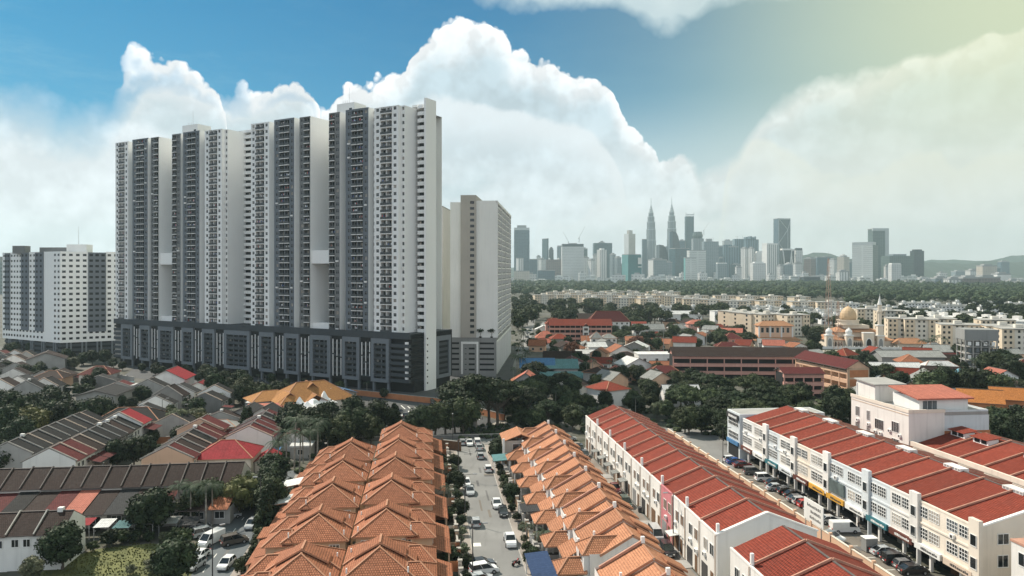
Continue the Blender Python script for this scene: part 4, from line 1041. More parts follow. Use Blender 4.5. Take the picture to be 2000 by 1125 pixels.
# ================================================================ three-storey shops along the car park
def lettering(mb, x, y0, y1, z, h, m):           # far too small to read in the photo: an uneven line of strokes
    rr = random.Random(int(y0*31+z*7)); y = y0
    while y < y1-.2:
        w_ = rr.uniform(.12, .34); mb.box(x-.025, x, y, y+w_, z, z+h*rr.uniform(.7, 1), m); y += w_+rr.uniform(.06, .14)
SIGNS = ['beige_trim', 'white_render', 'sign_yellow', 'sign_teal', 'white_render', 'skyblue_render', 'metal_dark', 'white_render', 'sign_brown']
plain('sign_yellow', (0.62, 0.33, 0.05), 0.6, 0.06, 0.5); plain('sign_teal', (0.03, 0.14, 0.17), 0.6, 0.06, 0.5); plain('sign_brown', (0.12, 0.04, 0.03), 0.6, 0.1, 0.5)
def shop(i, wallm, sign, nm='shop', wide=True, seed=0):
    BW = 6.5; rr = random.Random(i*13+seed)
    t = thing('shop_house', '', 'shop', (0, 0, 0), RZ, 'three storey shops along the car park')
    w = MB()
    w.box(3.2, 22, .004, BW-.004, 0, 3.5, wallm, 'dt'); w.box(0, 22, .004, BW-.004, 3.5, 10.0, wallm, 't'); w.box(-.05, .3, 0, BW, 10.0, 10.25, wallm, 'd')
    for z in (3.45, 6.75): w.box(-.14, 0, .0, BW, z, z+.28, wallm, 'r')
    w.obj('wall', t)
    r = MB(); r.poly([(.3, BW, 10.02), (.3, 0, 10.02), (11.6, 0, 13.0), (11.6, BW, 13.0)], 'red_tile'); r.poly([(22.3, 0, 9.9), (22.3, BW, 9.9), (11.6, BW, 13.0), (11.6, 0, 13.0)], 'red_tile')
    r.bar((11.6, .1, 12.97), (11.6, BW-.1, 12.97), .3, .1, 'ridge_dark'); ro = r.obj('roof', t)
    p = MB(); p.bar((.3, 0, 10.12), (11.6, 0, 13.1), .2, .26, 'fire_wall'); p.bar((11.6, 0, 13.1), (22, 0, 10.0), .2, .26, 'fire_wall'); p.obj('party_parapet', t)
    if i % 2 == 1:
        b_ = MB(); b_.box(11.0, 12.6, -2.0, 2.0, 12.2, 13.35, 'pale_render', 'd')
        for k in range(6): b_.box(10.97, 11.0, -1.9+k*.65, -1.45+k*.65, 12.95, 13.25, 'metal_grey')
        b_.obj('roof_vent', ro)
    if i % 2 == 0:                                  # stair pier between each pair of shops
        c = MB(); c.box(-.45, .2, -1.0, 1.0, 3.3, 11.3, wallm); c.box(-.45, .2, -1.0, -.75, 0, 3.3, wallm, 'd'); po = c.obj('pier', t)
        for z in (4.4, 7.6): win(po, -.55, .55, z, z+1.5, -.45, 'x', -1, mull=0)
    c = MB(); c.box(.05, .5, 3.05, 3.45, 0, 3.5, 'pale_render', 'd'); c.obj('column', t)
    s = MB(); s.box(3.1, 3.19, .3, BW-.3, 0, 3.2, 'podium_deep', 'd'); s.obj('shopfront', t)
    if rr.random() < .6: MB().box(2.95, 3.09, .9, 2.6, 0, 2.4, rr.choice(['metal_grey', 'curtain', 'timber']), 'd').obj('shutter', t)
    for z in (4.55, 7.85):
        for ya, yb in ((1.15, 3.35), (3.7, 5.95)):
            if z < 5 and sign == 'big' : continue
            g = rr.choice(['window_glass']*4+['window_grey', 'curtain'])
            m_ = MB(); m_.box(-.02, .0, ya, yb, z, z+1.65, g, 'r')
            for k in range(5): y = ya+(yb-ya)*k/4; m_.box(-.08, -.02, y-.035, y+.035, z, z+1.65, 'frame_white')
            for k in range(4): zz = z+1.65*k/3; m_.box(-.075, -.02, ya, yb, zz-.035, zz+.035, 'frame_white')
            m_.obj('window', t)
    if sign == 'big':
        m_ = MB(); m_.box(-.35, -.03, .4, BW-.2, 4.2, 6.5, 'sign_grey'); m_.obj('billboard', t)
    sc = SIGNS[(i*4+seed) % len(SIGNS)] if sign in ('std', 'big') else sign
    m_ = MB(); m_.box(-.5, -.1, .35, BW-.3, 2.75, 3.7, sc); lettering(m_, -.5, 1.0, BW-1.6, 3.0, .4, 'metal_dark' if sc not in ('sign_teal', 'metal_dark', 'sign_brown') else 'frame_white'); m_.obj('signboard', t)
    if rr.random() < .6: aircon(t, -.05, rr.uniform(1, 4.5), 6.95)
    return t
plain('sign_grey', (0.10, 0.13, 0.13), 0.5, 0.35, 0.6)
WM = ['cream_render', 'cream_render', 'pale_render', 'skyblue_render', 'skyblue_render', 'skyblue_render', 'pale_render', 'cream_render', 'pale_render', 'skyblue_render', 'pale_render', 'white_render']
for i in range(12):
    sg = {5: 'big', 6: 'sign_yellow', 9: 'sign_teal', 7: 'sign_brown'}.get(i, 'std')
    o = shop(i, WM[i], sg); o.location = W(76.4, 96+6.5*i)
    o['label'] = '{} three storey {} shop from the camera along the car park'.format(nth(i+1), {'skyblue_render': 'pale blue', 'cream_render': 'cream', 'pale_render': 'off white', 'white_render': 'white'}[WM[i]])
    take(W(80, 99+6.5*i), 9); take(W(92, 99+6.5*i), 9)
t = gable_end(76.3, 95.6, (3, 7.5, 12, 16.5), 'cream end wall of the three storey shop row, nearest the camera', 'cream_render', 22, 10.1, 13.1, 0)
for x in (3, 7.5, 12): win(t, x, x+1.6, 1.2, 2.8, 0)
for x in (3, 7.5, 12): win(t, x, x+1.6, 7.8, 9.2, 0)
t = thing('corner_shop', 'pale blue flat roofed corner shop at the far end of the three storey row', 'shop', W(75.8, 174.1), RZ)
MB().box(0, 22, 0, 7.4, 0, 11.0, 'skyblue_render', 'd').obj('wall', t); MB().box(.4, 21.6, .4, 7, 11.0, 11.02, 'concrete', 'd').obj('roof', t)
for z in (4.4, 7.6):
    m_ = MB(); m_.box(-.03, 0, .8, 6.6, z, z+1.7, 'window_glass', 'r')
    for k in range(8): y = .8+5.8*k/7; m_.box(-.09, -.03, y-.04, y+.04, z, z+1.7, 'frame_white')
    for k in range(3): m_.box(-.085, -.03, .8, 6.6, z+.85*k-.04, z+.85*k+.04, 'frame_white')
    m_.obj('window', t)
m_ = MB(); m_.box(-.4, -.05, .3, 7.1, 9.3, 10.6, 'metal_dark'); lettering(m_, -.4, 1, 6, 9.6, .7, 'frame_white'); m_.obj('signboard', t)
MB().box(-.02, 0, .6, 6.8, 0, 3.0, 'podium_deep', 'd').obj('shopfront', t); MB().box(-.4, -.03, .3, 7.1, 3.1, 4.0, 'blue_sheet').obj('signboard', t)
t = thing('end_block', 'cream shop block cut by the right edge beside the car park', 'shop', W(76.6, 72), RZ)
MB().box(0, 22, 0, 18, 0, 10.4, 'pale_render', 'd').obj('wall', t); MB().box(-.1, 22.1, -.1, 18.1, 10.4, 10.7, 'fire_wall').obj('parapet', t)
for k in range(5):
    for z in (1.4, 4.6, 7.8): win(t, 2+k*4, 3.9+k*4, z, z+1.6, 18, 'y', 1); win(t, 2+k*3.2, 3.9+k*3.2, z, z+1.6, 0, 'x', -1)
# ================================================================ second red row and the five-storey white block behind the shops
for i in range(8):
    t = thing('rear_shop', '{} red roofed shop from the camera in the second row behind the car park shops'.format(nth(i+1)), 'shop', W(99.3, 93+6.3*i), RZ, 'second row of red roofed shops')
    MB().box(0, 24, 0.004, 6.296, 0, 10.0, 'cream_render', 'dt').box(-.1, .35, 0, 6.3, 10.0, 10.9, 'cream_render', 'd').obj('wall', t)
    r = MB(); r.poly([(.35, 6.3, 10.1), (.35, 0, 10.1), (12, 0, 13.3), (12, 6.3, 13.3)], 'red_tile'); r.poly([(24.2, 0, 10), (24.2, 6.3, 10), (12, 6.3, 13.3), (12, 0, 13.3)], 'red_tile'); r.bar((12, 0, 13.27), (12, 6.3, 13.27), .3, .1, 'ridge_dark'); ro = r.obj('roof', t)
    p = MB(); p.bar((.3, 0, 10.2), (12, 0, 13.4), .2, .28, 'fire_wall'); p.bar((12, 0, 13.4), (24, 0, 10.1), .2, .28, 'fire_wall'); p.obj('party_parapet', t)
    if i in (2, 4, 6, 7):
        b_ = MB(); b_.box(8.2, 10.4, 1.2, 5.2, 12, 13.4, 'frame_white', 'd'); b_.slab([(7.7, .8, 13.4), (10.9, .8, 13.9), (10.9, 5.6, 13.9), (7.7, 5.6, 13.4)], .1, 'red_tile'); b_.box(8.17, 8.2, 1.6, 3.0, 12.4, 13.2, 'podium_deep'); b_.box(8.17, 8.2, 3.4, 4.8, 12.4, 13.2, 'podium_deep'); b_.obj('roof_vent', ro)
    win(t, 1.5, 4.5, 7.4, 9, 0, 'x', -1, mull=3); take(W(105, 96+6.3*i), 10); take(W(116, 96+6.3*i), 10)
t = thing('white_office_block', 'white five storey block with a red roofed penthouse behind the shops', 'office block', W(99, 143.5), RZ)
take(W(107, 154), 15)
w = MB(); w.box(0, 8.0, 0, 21, 0, 16.6, 'pale_render', 'd'); w.box(8.0, 18.2, .2, 21, 0, 15.9, 'skyblue_render', 'dl'); w.box(7.98, 18.3, -.05, .2, 9.7, 12.7, 'brick_orange'); w.box(-.12, 8.1, -.12, .2, 16.6, 17.3, 'cream_render'); w.box(-.12, .2, .2, 21.1, 16.6, 17.3, 'cream_render'); w.box(-.06, 0, 0, 21, 16.0, 16.2, 'beige_trim'); w.obj('wall', t)
MB().box(.2, 18, .2, 20.8, 15.95, 16.63, 'concrete', 'd').obj('roof', t)
for ya, z, wd in ((3.2, 11.8, 2.4), (3.2, 8.2, 2.4), (8.6, 11.2, 3.0), (8.6, 7.8, 3.0), (13.6, 12.4, 1.1), (13.6, 9.4, 1.1), (17.6, 12.6, 1.5), (17.6, 9.0, 1.5), (3.2, 4.6, 2.4), (8.6, 4.4, 3.0)):
    win(t, ya, ya+wd, z, z+2.1, 0, 'x', -1, mull=3)
for ya, z in ((2.4, 11), (5.9, 11.4), (9, 10.1), (11, 10.1), (17.8, 11.4), (13.5, 11.2)): aircon(t, -.02, ya, z)
m_ = MB(); m_.box(1.0, 7.4, 13.2, 20.4, 16.6, 20.6, 'pale_render', 'd'); so = m_.obj('stair_room', t); r = MB(); r.slab([(.6, 12.8, 20.6), (8.4, 12.8, 20.6), (8.4, 20.9, 21.0), (.6, 20.9, 21.0)], .25, 'concrete'); r.obj('roof', so)
m_ = MB(); m_.box(3.5, 14.5, 1.6, 10.5, 16.6, 19.4, 'white_render', 'd'); so = m_.obj('penthouse', t); r = MB(); r.slab([(2.7, .9, 19.4), (15.4, .9, 19.4), (15.4, 11, 20.7), (2.7, 11, 20.7)], .3, 'salmon_sheet'); r.obj('roof', so); win(so, 4.2, 7.4, 17.0, 18.8, 1.6, 'y', -1, 'window_grey', mull=2)
m_ = MB(); m_.box(8.2, 18.1, .3, .5, 15.9, 17.0, 'skyblue_render', 'd'); m_.box(17.9, 18.1, .5, 20.9, 15.9, 17.0, 'skyblue_render', 'd'); m_.obj('parapet', t); MB().tube((1.0, 20.2, 17), (1.0, 20.2, 20), .2, .2, 'frame_white').obj('vent_pipe', t)
# cream wall with posts between the red workshops and the car park
for k in range(22):
    u = 68+6.0*k
    t = thing('lot_wall', '{} bay from the camera of the stained cream wall beside the car park'.format(nth(k+1)), 'wall', W(66.3, u), RZ, 'bays of the cream car park wall')
    MB().box(-.1, .1, .4, 6.0, 0, 2.3, 'peach_render', 'd').obj('panel', t); c_ = MB(); c_.box(-.17, .17, .4, 6.0, 2.3, 2.42, 'cream_render'); c_.obj('coping', t); MB().box(-.24, .24, 0, .42, 0, 2.75, 'peach_render', 'd').obj('post', t)
# notice board on the wall by the white sedan
t = thing('notice_board', 'pale board with three lines of dark lettering above the cream car park wall', 'sign', W(66.2, 121.5), RZ)
p_ = MB(); p_.box(-.05, .1, -3.2, 3.2, 2.5, 6.2, 'white_render'); bo = p_.obj('board', t)
for y in (-2.6, 2.6): MB().box(-.08, .08, y-.08, y+.08, 0, 2.6, 'metal_grey').obj('post', t)
l_ = MB()
for k in range(3):
    rr = random.Random(k+40); x = -2.4
    while x < (1.9, .9, 1.2)[k]:
        w_ = rr.uniform(.12, .3); l_.box(-.055, -.051, x, x+w_, 5.0-k*.95, 5.0-k*.95+rr.uniform(.35, .55), 'metal_dark'); x += w_+.1
l_.obj('lettering', bo)
# ================================================================ low terraces of the left-hand quarter
CACHE = {}
def row_house(UL, hd, ze, zr, roof, wall, par, tier=None, tierm=None, wins=True, var=0):
    key = (UL, hd, ze, zr, roof, wall, par, tier, tierm, wins, var)
    if key in CACHE: return dup(CACHE[key])
    t = thing('low_house', '', 'house', (0, 0, 0), 0)
    w = MB(); w.box(-hd+.5, hd-.5, 0.004, UL-.004, 0, ze, wall, 'dt')
    sl = (zr-ze)/hd
    for y, s in ((.004, 1), (UL-.004, -1)):
        q = [(-hd+.5, y, ze), (hd-.5, y, ze), (0, y, zr-.12)]
        w.poly(q if s > 0 else q[::-1], wall)
    w.obj('wall', t)
    r = MB(); gable(r, -hd, hd, 0, UL, ze-.1, zr, roof, .12, 'ridge_dark'); ro = r.obj('roof', t)
    rr = random.Random(var*5+int(hd*10))
    if par:
        pm = 'ridge_dark' if tier else ('kerb_stone', 'concrete', 'beige_trim')[var % 3]
        p = MB(); p.bar((-hd+.2, 0, ze-.02), (0, 0, zr+.06), .17, .24, pm); p.bar((0, 0, zr+.06), (hd-.2, 0, ze-.02), .17, .24, pm); p.obj('party_parapet', t)
    if tier:
        L_, z1, z2 = tier
        tm = tierm or roof
        q = [(hd-.6, .05, z1), (hd+L_, .05, z2), (hd+L_, UL-.05, z2), (hd-.6, UL-.05, z1)]
        MB().slab(q, .14, tm, 'ridge_dark').obj('front_roof', t)
        MB().box(hd-.5, hd+L_-1.6, .02, UL-.02, 0, z2, wall, 'dt').obj('front_wall', t)
        win(t, UL*.25, UL*.7, 1.1, 2.3, hd+L_-1.6, 'x', 1)
    elif wins:
        win(t, UL*.18, UL*.42, ze-1.9, ze-.8, hd-.5, 'x', 1); win(t, UL*.6, UL*.84, ze-1.9, ze-.8, hd-.5, 'x', 1)
    if var == 1 and not tier:
        m_ = MB(); y = UL*.4; m_.box(-.5, .3, y, y+.8, zr-.5, zr+.5, 'white_render', 'd'); m_.obj('water_tank', ro)
    if var % 4 == 2:
        q = [(hd-.4, .2, ze-1.0), (hd+2.6, .2, ze-1.7), (hd+2.6, UL-.2, ze-1.7), (hd-.4, UL-.2, ze-1.0)]
        MB().slab(q, .1, ('white_sheet', 'grey_sheet', 'maroon_tile')[var % 3], 'ridge_dark').obj('awning', t)
    CACHE[key] = t
    return t
GH = []
def row(v, u, n, UL, hd, ze, zr, roofs, walls, along='u', par=True, tier=None, seed=0, tint=None, step=0.0, grp=''):
    rr = random.Random(seed); out = []
    for i in range(n):
        rm = roofs[rr.randrange(len(roofs))]; wm = walls[rr.randrange(len(walls))]; var = rr.randrange(6)
        tm = tint.get(i) if tint else None
        if along == 'u': p = W(v, u+UL*i); rz = RZ; cp = W(v, u+UL*(i+.5))
        else: p = W(v+UL*i, u); rz = RZ-R(90); cp = W(v+UL*(i+.5), u)
        if step is None and not clear(cp, 4): continue
        o = row_house(UL, hd, ze, zr, rm, wm, par, tier, tm, True, var)
        o.location = p+Vector((0, 0, rr.uniform(-.12, .12))); o.rotation_euler = (0, 0, rz); out.append(o)
        if grp: o['group'] = grp
        take(cp, max(hd, UL/2)*.95)
    return out
tiles('sky_sheet', (0.16, 0.36, 0.46), tw=.3, th=8.0, stain=.2); tiles('bright_tile', (0.55, 0.21, 0.06), stain=.3); tiles('apricot_tile', (0.52, 0.27, 0.15), stain=.25)
DK = ['charcoal_tile', 'charcoal_tile', 'brown_tile', 'charcoal_tile', 'slate_tile']
BR = ['brown_tile']
WL_ = ['white_render', 'pale_render', 'concrete', 'concrete_dark', 'concrete']
def lab(objs, fmt):
    for i, o in enumerate(objs): o['label'] = fmt.format(nth(i+1))
lab(row(-92.5, 151, 16, 3.55, 5.0, 5.8, 8.5, BR, WL_, 'v', True, (7.6, 5.2, 3.1), 3, {8: 'salmon_sheet', 7: 'maroon_tile', 12: 'maroon_tile', 15: 'orange_tile', 4: 'maroon_tile', 2: 'slate_tile', 10: 'slate_tile', 13: 'charcoal_tile', 5: 'charcoal_tile'}, grp='brown roofed terrace across the left'), '{} house from the left in the long brown roofed terrace facing the camera')
lab(row(-84, 125.5, 7, 4.0, 4.4, 5.6, 7.9, BR, ['white_render'], 'v', True, None, 6, grp='brown roofed terrace in the bottom left corner'), '{} house from the left in the brown roofed terrace at the bottom left corner')
lab(row(-92.5, 176, 9, 4.3, 5.6, 5.6, 8.2, ['charcoal_tile'], WL_, 'u', True, None, 8, grp='charcoal roofed terrace on the left'), '{} house from the camera in the charcoal terrace nearest the left edge')
lab(row(-80, 168, 2, 4.6, 5.8, 5.6, 8.4, ['maroon_tile', 'scarlet_sheet'], ['white_render'], 'u', True, None, 2, grp='terrace with a white gable'), '{} house from the white gable, red roofed, behind the long brown terrace')
lab(row(-80, 177.4, 6, 4.4, 5.8, 5.6, 8.3, ['charcoal_tile', 'brown_tile'], WL_, 'u', True, None, 9, grp='terrace with a white gable'), '{} dark roofed house behind the two red roofed houses with the white gable')
lab(row(-80, 203.8, 1, 6.5, 6.2, 6.2, 9.4, ['scarlet_sheet'], ['white_render'], 'u', True, None, 1), '{} tall bright red roofed house at the far end of the white gable terrace')
lab(row(-56, 168, 6, 4.4, 5.8, 5.4, 8.1, ['maroon_tile', 'brown_tile', 'charcoal_tile'], ['tan_render', 'peach_render'], 'u', True, None, 4, grp='tan walled terrace'), '{} house from the camera in the tan gabled terrace left of the red bungalow')
lab(row(-57, 194.5, 1, 6.0, 6.0, 6.2, 9.0, ['maroon_tile'], ['peach_render'], 'u', True, None, 1), '{} taller maroon roofed house closing the tan gabled terrace')
lab(row(-43.5, 188, 5, 4.6, 6.0, 5.4, 8.1, ['maroon_tile', 'charcoal_tile', 'maroon_tile'], ['pale_render'], 'u', True, None, 5, grp='terrace behind the red bungalow'), '{} house from the camera in the maroon and charcoal terrace behind the red bungalow')
# ---------------------------------------------------------------- single houses
def house(nm, label, p, rz, w, d, ze, zr, typ, roof, wall, cat='house', nwin=2, porch=None, ov=.6, grp=None, floors=1):
    t = thing(nm, label, cat, p, rz, grp)
    MB().box(-w/2, w/2, -d/2, d/2, 0, ze, wall, 'dt').obj('wall', t) if typ != 'gy' else None
    r = MB()
    if typ == 'hip': r_ = min(w, d)/2; hip(r, -w/2-ov, w/2+ov, -d/2-ov, d/2+ov, ze, zr, *((-d/2+r_*.9, d/2-r_*.9+.01, roof, 'y') if d > w else (-w/2+r_*.9, w/2-r_*.9+.01, roof, 'x')))
    elif typ == 'gy':
        b = MB(); b.box(-w/2, w/2, -d/2, d/2, 0, ze, wall, 'dt'); b.poly([(-w/2, -d/2, ze), (w/2, -d/2, ze), (0, -d/2, zr-.2)], wall); b.obj('wall', t)
        gable(r, -w/2-ov, w/2+ov, -d/2-ov, d/2+ov, ze-.2, zr, roof, .18, 'ridge_dark')
    elif typ == 'gx':
        q = [(-w/2-ov, -d/2-ov, ze-.15), (w/2+ov, -d/2-ov, ze-.15), (w/2+ov, 0, zr), (-w/2-ov, 0, zr)]; r.slab(q, .15, roof, 'ridge_dark')
        q = [(-w/2-ov, 0, zr), (w/2+ov, 0, zr), (w/2+ov, d/2+ov, ze-.15), (-w/2-ov, d/2+ov, ze-.15)]; r.slab(q, .15, roof, 'ridge_dark'); r.bar((-w/2-ov, 0, zr), (w/2+ov, 0, zr), .3, .08, 'ridge_dark')
        g_ = MB()
        for x in (-w/2+.01, w/2-.01): g_.poly([(x, -d/2, ze-.3), (x, d/2, ze-.3), (x, 0, zr-.18)], wall)
        g_.obj('gable', t)
    elif typ == 'flat': r.box(-w/2-.2, w/2+.2, -d/2-.2, d/2+.2, ze, zr, roof)
    elif typ == 'shed': r.slab([(-w/2-ov, -d/2-ov, ze), (w/2+ov, -d/2-ov, ze), (w/2+ov, d/2+ov, zr), (-w/2-ov, d/2+ov, zr)], .15, roof, 'ridge_dark')
    r.obj('roof', t)
    for f in range(floors):
        zb = 1.0+f*3.0
        for k in range(nwin):
            x = -w/2+w*(k+.5)/nwin; win(t, x-.65, x+.65, zb, zb+1.25, -d/2)
    if porch:
        m_ = MB(); m_.slab([(-w/2, -d/2-porch, ze-1.2), (w/2, -d/2-porch, ze-1.2), (w/2, -d/2, ze-.5), (-w/2, -d/2, ze-.5)], .12, roof, 'ridge_dark'); m_.obj('porch_roof', t)
        for x in (-w/2+.3, 0, w/2-.3): MB().box(x-.12, x+.12, -d/2-porch+.2, -d/2-porch+.44, 0, ze-1.25, 'frame_white', 'd').obj('post', t)
    take(p, max(w, d)*.55)
    return t
def at(px, py, rz=0): p = G(px, py); return (p, RZ+R(rz))
HS = [
 ('bungalow', 'crimson hipped bungalow with cream walls beside the long brown terrace', W(-45.5, 176.5), 0, 12.5, 10.5, 4.4, 7.4, 'hip', 'scarlet_sheet', 'cream_render', 3, None),
 ('annex', 'crimson lean-to annex against the right side of the crimson bungalow', W(-37.0, 178), 0, 4, 8, 2.8, 4.0, 'gy', 'scarlet_sheet', 'cream_render', 1, None),
 ('house', 'charcoal hipped house with a red porch strip and white gable trim', W(-84, 224), 0, 17, 10, 4.0, 7.0, 'hip', 'charcoal_tile', 'white_render', 3, 2.6),
 ('hall', 'large amber tiled hall left of the white marquees', G(590, 806)+Vector((0, 10, 0)), 28, 25, 17, 3.2, 8.8, 'hip', 'amber_tile', 'cream_render', 4, None),
 ('hall_wing', 'low amber tiled wing at the left of the large amber hall', G(512, 806)+Vector((0, 8, 0)), 28, 14, 10, 3.4, 6.0, 'hip', 'amber_tile', 'concrete', 2, None),
 ('hall_wing', 'amber tiled wing with bluish sheeting at the right of the large amber hall', G(626, 800)+Vector((0, 13, 0)), 28, 9, 17, 3.6, 5.6, 'gy', 'amber_tile', 'concrete', 2, None),
 ('lean_to', 'long salmon sheet lean-to along the front of the large amber hall', G(540, 812), 4, 17, 5, 2.7, 3.6, 'shed', 'salmon_sheet', 'concrete', 3, None),
 ('shed', 'blue sheet roof behind the white marquees', G(655, 790)+Vector((0, 6, 0)), 28, 9, 9, 3.6, 5.0, 'gy', 'blue_sheet', 'concrete', 1, None),
 ('cottage', 'small white gabled cottage with a grey roof below the amber hall', G(523, 828), -8, 7, 8, 3.6, 5.8, 'gy', 'slate_tile', 'white_render', 2, None),
 ('cottage', 'grey roofed cottage tucked between the white cottage and amber hall', G(487, 826), -8, 8, 8, 3.8, 5.6, 'gy', 'slate_tile', 'concrete', 2, None),
 ('house', 'tan house with square columns and a white awning beside the palms', G(608, 836), 0, 8, 7, 5.2, 5.6, 'flat', 'white_sheet', 'peach_render', 2, None),
 ('pavilion', 'open grey roofed pavilion on white posts behind the orange brick wall', G(430, 850), 0, 9, 6, 3.0, 4.4, 'hip', 'grey_sheet', 'concrete', 2, 2.4),
 ('house', 'white gabled house with a scarlet roof in front of the dark podium', W(-97, 296), 0, 13, 12, 5.8, 9.2, 'gy', 'scarlet_sheet', 'white_render', 2, None),
 ('house', 'low scarlet roofed white house beside the scarlet roofed gable', W(-83, 288), 0, 9, 13, 3.6, 5.8, 'gy', 'scarlet_sheet', 'white_render', 2, None),
 ('house', 'dark hipped house with apricot walls deep in the left quarter', G(103, 760), 0, 11, 9, 4.8, 7.2, 'hip', 'brown_tile', 'peach_render', 3, None),
 ('house', 'two storey grey house with a brown gable in front of the low white block', G(92, 725), 20, 15, 11, 6.2, 9.2, 'gy', 'brown_tile', 'concrete', 2, None),
 ('house', 'maroon hipped house left of the scarlet roofed gable', G(195, 745), 0, 12, 10, 3.6, 6.6, 'hip', 'maroon_tile', 'pale_render', 2, None),
 ('house', 'large grey flank walled house with a pale roof behind the left grove', G(205, 800), 0, 12, 14, 6.0, 7.6, 'gy', 'slate_tile', 'concrete', 0, None),
 ('house', 'cream boxy extension with a white roof beside the scarlet gable', G(278, 772), 0, 6, 5, 3.8, 4.2, 'flat', 'white_sheet', 'white_render', 2, None),
 ('house', 'two storey maroon roofed house below the open grey pavilion', W(-33.5, 197), 0, 7, 9, 4.0, 5.8, 'gy', 'maroon_tile', 'pale_render', 1, None),
 ('shed', 'small white sheet roof between the maroon terrace and the palms', W(-31, 190), 0, 5, 6, 2.8, 3.2, 'flat', 'white_sheet', 'concrete', 1, None),
]
for nm, lb, p, rz, w, d, ze, zr, ty, rf, wl, nw, po in HS: house(nm, lb, p, RZ+R(rz), w, d, ze, zr, ty, rf, wl, 'hall' if nm.startswith('hall') else 'house', nw, po)
o = thing('gablet', '', 'house') if False else None
g_ = bpy.data.objects
for px, py, w_, z0, z1, dy in ((560, 806, 9, 3.3, 6.4, 2), (592, 806, 7, 5.8, 8.6, 9), (610, 806, 8, 3.3, 5.6, 3)):
    t = thing('gabled_roof', {560: 'amber tiled front gable of the large hall, left one', 592: 'small amber gable high on the ridge of the large hall', 610: 'amber tiled front gable of the large hall, right one'}[px], 'roof', G(px, py)+Vector((0, dy, 0)), RZ+R(28))
    r = MB(); gable(r, -w_/2, w_/2, -2, 5, z0, z1, 'amber_tile', .2, 'ridge_cap'); r.obj('roof', t); MB().box(-w_/2+.6, w_/2-.6, -1.2, 4.6, 0, z0, 'concrete', 'd').obj('wall', t)
# white marquees
for k, (px, py, w, h) in enumerate(((585, 812, 7, 6.0), (600, 815, 6, 5.0), (633, 800, 7, 6.2), (646, 795, 7, 6.4), (612, 806, 5, 4.6), (512, 784, 6, 6.2))):
    t = thing('marquee', '', 'marquee', G(px, py), R(15*k), 'white peaked marquees'); c = MB(); n = 8; prof = []
    for j in range(n):
        a = j*.25*math.pi+math.pi/8
    q = [(-w/2, -w/2), (w/2, -w/2), (w/2, w/2), (-w/2, w/2)]
    lv = [(1.0, 2.7), (.62, 3.3), (.3, 4.2), (.04, h)]
    for (s0, z0), (s1, z1) in zip(lv[:-1], lv[1:]):
        for j in range(4):
            a, b = q[j], q[(j+1) % 4]; c.poly([(a[0]*s0, a[1]*s0, z0), (b[0]*s0, b[1]*s0, z0), (b[0]*s1, b[1]*s1, z1), (a[0]*s1, a[1]*s1, z1)], 'fabric_white')
    for j in range(4): a, b = q[j], q[(j+1) % 4]; c.poly([(a[0], a[1], 2.35), (b[0], b[1], 2.35), (b[0], b[1], 2.7), (a[0], a[1], 2.7)], 'fabric_white')
    c.obj('canopy', t)
    for a in q: MB().tube((a[0]*.97, a[1]*.97, 0), (a[0]*.97, a[1]*.97, 2.4), .06, .06, 'metal_grey', 6).obj('pole', t)
    t['label'] = ('white peaked marquee, largest in front of the amber hall', 'white peaked marquee beside the largest one, in front of the amber hall', 'left of two tall white marquees against the blue sheet roof', 'right of two tall white marquees against the blue sheet roof', 'small white marquee right of the largest one', 'lone white marquee behind the left wing of the amber hall')[k]
    take(G(px, py), 5)
# rows farther back towards the podium
far_rows = []
for k, (v, ua, ub) in enumerate(((-70, 214, 242), (-100, 226, 286), (-113, 275, 330), (-126, 278, 340), (-139, 276, 350), (-152, 272, 345), (-165, 270, 345), (-178, 268, 340), (-191, 270, 335), (-204, 268, 330), (-112, 236, 262), (-170, 222, 245), (-184, 215, 250))):
    rs = row(v, ua, int((ub-ua)/6.0), 6.0, 6.0, 3.9 if k % 3 else 4.6, 6.6 if k % 3 else 7.3, DK if k % 4 != 2 else ['maroon_tile', 'brown_tile', 'charcoal_tile'], WL_, 'u', True, None, 20+k, None, None, 'dark roofed houses between the grove and the podium')
    far_rows += rs
for k, v in enumerate(range(-216, -50, 13)):
    bd = 280.6+(-6.9-v)*.707-20
    far_rows += row(v+.5*(k % 3), 208 if v > -105 else 262, int((bd-(208 if v > -105 else 262))/5.4), 5.4, 5.6, 3.7+.4*(k % 3), 6.3+.5*(k % 3), DK if k % 3 else ['maroon_tile', 'brown_tile', 'charcoal_tile', 'scarlet_sheet'], WL_, 'u', True, None, 60+k, None, None, 'dark roofed houses between the grove and the podium')
GAPS = []; keep = []; rr = random.Random(44)
for o in far_rows:                                  # gaps, odd angles and raised roofs break the rows up
    if rr.random() < .17:
        GAPS.append(o.location.copy())
        for c in list(o.children_recursive): bpy.data.objects.remove(c)
        bpy.data.objects.remove(o); continue
    o.rotation_euler[2] += R(rr.gauss(0, 5)); o.scale = (rr.uniform(.86, 1.08), 1, rr.uniform(.8, 1.22)); keep.append(o)
far_rows = keep; CACHE.clear()
def vis_sort(o): return (round(o.location.y/12), PX(o.location))
far_rows.sort(key=lambda o: (VU(o.location)[0], VU(o.location)[1]))
cols_ = {}
for o in far_rows: cols_.setdefault(round(VU(o.location)[0]), []).append(o)
for ci, (v, os_) in enumerate(sorted(cols_.items(), reverse=True)):
    for j, o in enumerate(os_): o['label'] = '{} house from the front in the {} dark roofed row left of the amber hall'.format(nth(j+1), nth(ci+1))
rr = random.Random(31); CN = []
